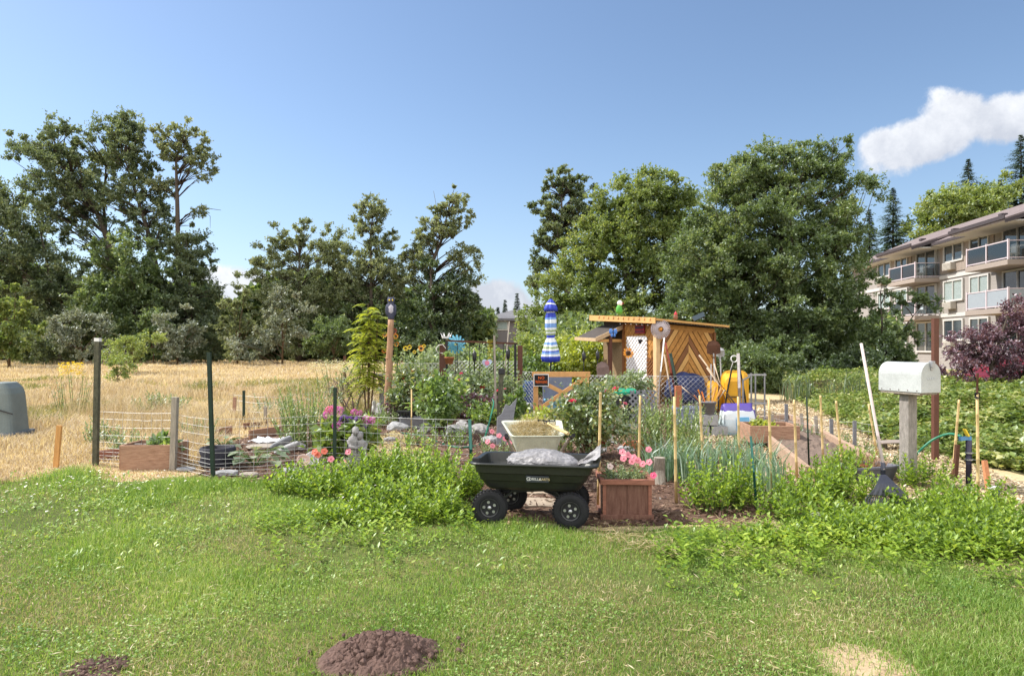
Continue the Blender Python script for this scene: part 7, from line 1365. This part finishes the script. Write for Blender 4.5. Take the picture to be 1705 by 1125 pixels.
for px, py, rx, h, lb in ((1110, 796, .3, .55, 'leeks at the left of the leek row, beside the stump'), (1150, 800, .3, .6, 'leeks behind the round mint clump'), (1205, 798, .26, .58, 'leeks in the middle of the leek row'), (1258, 812, .26, .72, 'tallest leeks, left of the bamboo before the cedar box'), (1282, 826, .14, .6, 'leeks at the right end of the leek row')):
    bladeplant('leek', 'blue green ' + lb, 'leeks', G(px, py), rx, .28, int(420 * rx), h, .017, LEEK, 'leeks in a row')
IRIS = leafm('iris_leaves', (.06, .10, .04), (.13, .19, .07), (.26, .30, .14), trans=.35, gloss=.08)
for px, py, lb in ((1330, 668, 'dark sword leaved iris at the back of the chip path, left clump'), (1400, 672, 'dark sword leaved iris behind the ivy, middle clump'), (1430, 676, 'dark sword leaved iris just left of the rake handle')):
    bladeplant('iris', lb, 'iris', G(px, py), .55, .4, 48, 1.1, .03, IRIS, 'irises in the shade')
# roses and flower beds
def roses(b, lst, kind='rose'):
    for px, py, Y, r, c in lst: flower(b, P(px, py, Y), r, kind, c)
rz = bush('rose_bush', 'big rose bush with rusty young leaves right of the cream wheelbarrow', 'rose bush', G(982, 764), .58, .5, 1.05, 5200, .07, ROSEL, 70, nst=20)
roses(rz, ((953, 668, 9.9, .065, 'hot'), (1025, 648, 10.2, .06, 'hot'), (1010, 651, 10.2, .045, 'pink'), (1041, 672, 10.1, .045, 'pink'), (1035, 677, 10, .04, 'pale'), (943, 660, 10.2, .05, 'pale'), (972, 678, 9.8, .06, 'white'), (1006, 736, 9.9, .045, 'red'), (990, 655, 10.4, .04, 'pale')))
stemplant('rose_bush', 'tall stemmed rose left of the big rose bush, rising over the wheelbarrow', 'rose bush', G(938, 752), .22, .2, 14, 1.02, ROSEL, .09, .05, wl=.6, lean=.25, leaf_from=.3)
rz = bush('rose_bush', 'pale leaved rose bush climbing before the white lattice of the shed', 'rose bush', G(1036, 690), .66, .4, 1.0, 3600, .085, GREY, 60); roses(rz, ((1030, 655, 16.4, .06, 'pale'), (1000, 668, 16.3, .05, 'coral')))
rz = bush('rose_bush', 'rose bush with coral flowers right of the log pole', 'rose bush', G(688, 702), .62, .42, 1.15, 3600, .09, ROSEL, 50); roses(rz, ((687, 618, 15.3, .075, 'coral'), (674, 630, 15.2, .065, 'coral'), (719, 630, 15.2, .065, 'coral'), (724, 640, 15.2, .055, 'coral'), (705, 652, 15.2, .045, 'coral')))
rz = bush('perennial_bed', 'mixed flowering perennials growing under the metal trellis', 'flowers', G(800, 694), .95, .4, 1.0, 4600, .085, GREY, 70); roses(rz, ((803, 645, 15.9, .07, 'red'), (785, 661, 15.9, .06, 'red'), (768, 622, 16, .05, 'hot'), (765, 632, 15.9, .05, 'pink'), (840, 648, 15.8, .05, 'pink'), (829, 650, 15.8, .04, 'hot'), (775, 640, 15.9, .05, 'white'), (756, 660, 15.9, .04, 'coral')))
bush('perennial_bed', 'dark purple leaved perennials below the netting, left of the mossy capped post', 'flowers', G(790, 698), .55, .3, .55, 1500, .08, PURP, 24)
bush('perennial_bed', 'low dark leaved plants at the foot of the coral rose bush', 'plant', G(672, 702), .4, .3, .5, 1300, .09, PURP, 22)
bush('leafy_shrub', 'bright green upright shrub left of the garden gate', 'shrub', G(858, 712), .24, .22, .78, 1400, .08, GRN, 30)
sp = bush('fruit_sapling', 'leafy green fruit sapling on a thin trunk in the middle bed', 'sapling', G(735, 728), .44, .36, 1.08, 2300, .095, GRN, 46, z0=.25, nst=22)
bush('fern_bush', 'low yellow green fern below the garden gate', 'plant', G(905, 722), .45, .32, .36, 1500, .09, YGR, 24)
bush('leafy_shrub', 'low leafy weeds under the metal trellis behind the stones', 'plant', G(805, 708), .5, .3, .45, 1600, .07, GRN, 26)
ge = stemplant('geranium', 'pink geraniums behind the wire in front of the stone couple', 'flowers', G(560, 786), .55, .18, 46, .26, GREY, .06, .035, lean=.5)
for px, py in ((524, 752), (540, 751), (580, 752), (551, 764), (572, 770), (529, 757)): flower(ge, P(px, py, 9.15), .045, 'petunia', 'coral' if px < 545 else 'petunia', (rng.normal() * .3, -1, .6))
ge = stemplant('geranium', 'small pink flowers left of the cream wheelbarrow', 'flowers', G(825, 758), .34, .25, 40, .32, GREY, .06, .035, lean=.5)
for px, py in ((819, 718), (831, 725), (841, 730), (812, 735), (820, 742), (848, 737)): flower(ge, P(px, py, 10.3), .04, 'petunia', 'petunia', (rng.normal() * .3, -1, .6))
WG = 'wild plants filling the garden beds'
for px, py, rx, h, mt, ls, lb in ((1168, 722, .4, .62, GREY, .09, 'wispy grey green weeds in front of the concrete blocks'), (1095, 712, .35, .6, TOM, .09, 'pale tomato seedling by the short brick red post'), (1080, 770, .3, .5, GREY, .07, 'feathery weeds behind the petunias'), (905, 745, .2, .4, ROSEL, .07, 'low rose shoots right behind the wheelbarrow tray'), (760, 742, .3, .38, GRN, .07, 'low green weeds around the rounded cobbles'), (700, 742, .3, .34, TOM, .08, 'yellow green seedlings in front of the flat pale rock'), (650, 706, .25, .5, GREY, .08, 'grey weeds at the foot of the log pole'), (625, 712, .35, .42, GRN, .08, 'low weeds between the hydrangea and the log pole'), (460, 700, .5, .6, GREY, .1, 'dry pale weeds behind the cedar bed edging'), (330, 735, .4, .42, GREY, .08, 'grey green weeds along the long cedar board'), (215, 760, .3, .4, GREY, .09, 'dry weeds tangled round the small cedar planter'), (175, 745, .3, .5, GREY, .09, 'weeds at the foot of the mossy green post'), (270, 690, .7, .55, GREY, .12, 'green weeds in the dry field behind the cedar planter'), (860, 735, .25, .45, TOM, .08, 'weeds behind the wheelbarrow by the concrete urn'), (1020, 712, .4, .6, GREY, .09, 'pale shoots below the compost bin'), (1215, 745, .25, .3, GRN, .06, 'low weeds at the foot of the sack'), (1440, 770, .3, .35, TOM, .07, 'leafy weeds at the near corner of the raised bed'), (1390, 742, .3, .3, GRN, .06, 'small weeds growing in the raised bed soil'), (1340, 735, .25, .4, GREY, .07, 'wispy weeds beside the raised bed, near the tall grey picket'), (1160, 770, .3, .5, TOM, .08, 'leafy potato tops behind the leeks'), (1225, 775, .25, .4, GREY, .07, 'grey weeds at the back of the leek row'), (1500, 790, .3, .35, GRN, .07, 'weeds around the T shaped wooden grip')):
    stemplant('wild_plant', lb, 'plant', G(px, py), rx, rx * .7, int(40 * rx / .3), h, mt, ls, .045, WG, wl=.38, lean=.4, edge=.6)
# bare woody shrub
t = thing('woody_shrub', 'leggy grey shrub of bare twisted branches left of the sumac sapling', 'shrub', G(582, 690)); m = MB(); rr = random.Random(5)
def twig(p, d, l, r, n):
    q = p + d * l; m.tube([p, p.lerp(q, .5) + Vector((rr.uniform(-.06, .06), rr.uniform(-.06, .06), rr.uniform(-.04, .06))) * l * 2, q], [r, r * .8, r * .55], 5, cap=False)
    if n:
        for _ in range(3 if n > 1 else 2): e = (d + Vector((rr.uniform(-.9, .9), rr.uniform(-.9, .9), rr.uniform(-.3, .7)))).normalized(); twig(q, e, l * rr.uniform(.55, .8), r * .55, n - 1)
for a in range(6): twig(Vector((rr.uniform(-.2, .2), rr.uniform(-.1, .1), 0)), Vector((rr.uniform(-.7, .7), rr.uniform(-.3, .3), 1)).normalized(), .42, .028, 3)
m.build('branches', pm('grey_twigs', (.16, .12, .11), var=.3), t); cl = samp([(np.array((0, 0, .75)), np.array((.6, .4, .6)))], 40, 2); crown(cl, .1, 650, .06, GREY, name='foliage', parent=t)
UMB = leafm('umbel_flowers', (.45, .42, .25), (.62, .60, .42), (.8, .78, .62), trans=.3, gloss=.03)
for px, py, w_, h, lb in ((560, 668, 1.0, 1.25, 'tall pale seeding weeds left of the sumac sapling'), (600, 664, .8, 1.2, 'tall pale weeds right behind the sumac sapling'), (118, 690, .35, 1.25, 'yellow flowered ragwort in the field left of the mossy post')):
    t = stemplant('tall_weed', lb, 'weeds', G(px, py), w_, .5, int(34 * w_ + 8), h, GREY, .1, .11, wl=.25, lean=.25); n = int(700 * w_); a = rng.uniform(0, 6.283, n); q = np.sqrt(rng.random(n)) * w_ * .9; B = np.stack([q * np.cos(a), q * np.sin(a) * .5, h * (.8 + .25 * rng.random(n)) - .15 * q], 1); D = rdir(n); D[:, 2] *= .3
    tag(link('flower_heads', leaves('flower_heads', B, unit(D), .05, .05, PM['yellow'] if 'yellow' in lb else UMB, up=.95), t), kind='stuff')
# greenery behind the gate, umbrella and shed
BGp = 'shrubs behind the gate and umbrella'
for px, py, pyt, w_, n, ls, mt, Y, lb in ((905, 640, 560, 60, 5200, .16, LIME, 24, 'yellow green shrub behind the blue umbrella'), (960, 640, 565, 55, 5200, .15, YGR, 23, 'bright yellow green shrub right of the blue umbrella'), (1000, 640, 545, 45, 4200, .15, LIME, 24.5, 'green shrub under the shed awning edge'), (850, 620, 590, 45, 3600, .2, LIME, 30, 'tall pale green weeds in front of the dark grey house'), (785, 622, 584, 60, 4600, .2, GREY, 29, 'grey green weeds behind the metal trellis'), (735, 625, 588, 60, 3600, .2, GREY, 28, 'low pale weeds behind the left brown post'), (885, 640, 597, 40, 3200, .16, GRN, 22.5, 'green raspberry canes left behind the umbrella'), (950, 622, 545, 60, 6000, .2, MAP, 30, 'olive green thicket under the round maple'), (1015, 630, 560, 60, 5000, .2, MAPD, 27, 'dark green thicket behind the shed awning'), (830, 630, 590, 50, 3000, .16, GRN, 26, 'low leafy thicket behind the right end of the trellis')):
    b = Vector((X(px, Y), Y, 0)); h = HZ(pyt, Y); bush('wild_shrub', lb, 'shrub', b, w_ * Y / F, w_ * Y / F * .7, h, int(n * 1.3), ls * .8, mt, 60, BGp, z0=.05, nst=8)
for px, py, c in ((1107 - 140, 605, 'orange'), (968, 612, 'orange'), (975, 608, 'yellow')): pass
# far wood closing the gaps of the tree line
n = 70000; px = rng.uniform(-150, 820, n); Y = rng.uniform(76, 84, n); xx = (px - CX) / F * Y; top = 8.6 + 5.0 * (vnoise(xx, Y * 0 + 3, .22, 91) - .5) - np.where(px > 700, 3.0, 0) - np.clip((px - 330) / 60, 0, 1) * np.clip((420 - px) / 40, 0, 1) * 3; z = rng.random(n) ** .8 * top; D = rdir(n)
tag(link('far_wood', leaves('far_wood', np.stack([xx, Y, z], 1), D, .7 + .5 * rng.random(n), .45 + .3 * rng.random(n), MAPD, up=.5)), kind='stuff', label='dense dark undergrowth of the wood closing the far side of the field', cat='wood')
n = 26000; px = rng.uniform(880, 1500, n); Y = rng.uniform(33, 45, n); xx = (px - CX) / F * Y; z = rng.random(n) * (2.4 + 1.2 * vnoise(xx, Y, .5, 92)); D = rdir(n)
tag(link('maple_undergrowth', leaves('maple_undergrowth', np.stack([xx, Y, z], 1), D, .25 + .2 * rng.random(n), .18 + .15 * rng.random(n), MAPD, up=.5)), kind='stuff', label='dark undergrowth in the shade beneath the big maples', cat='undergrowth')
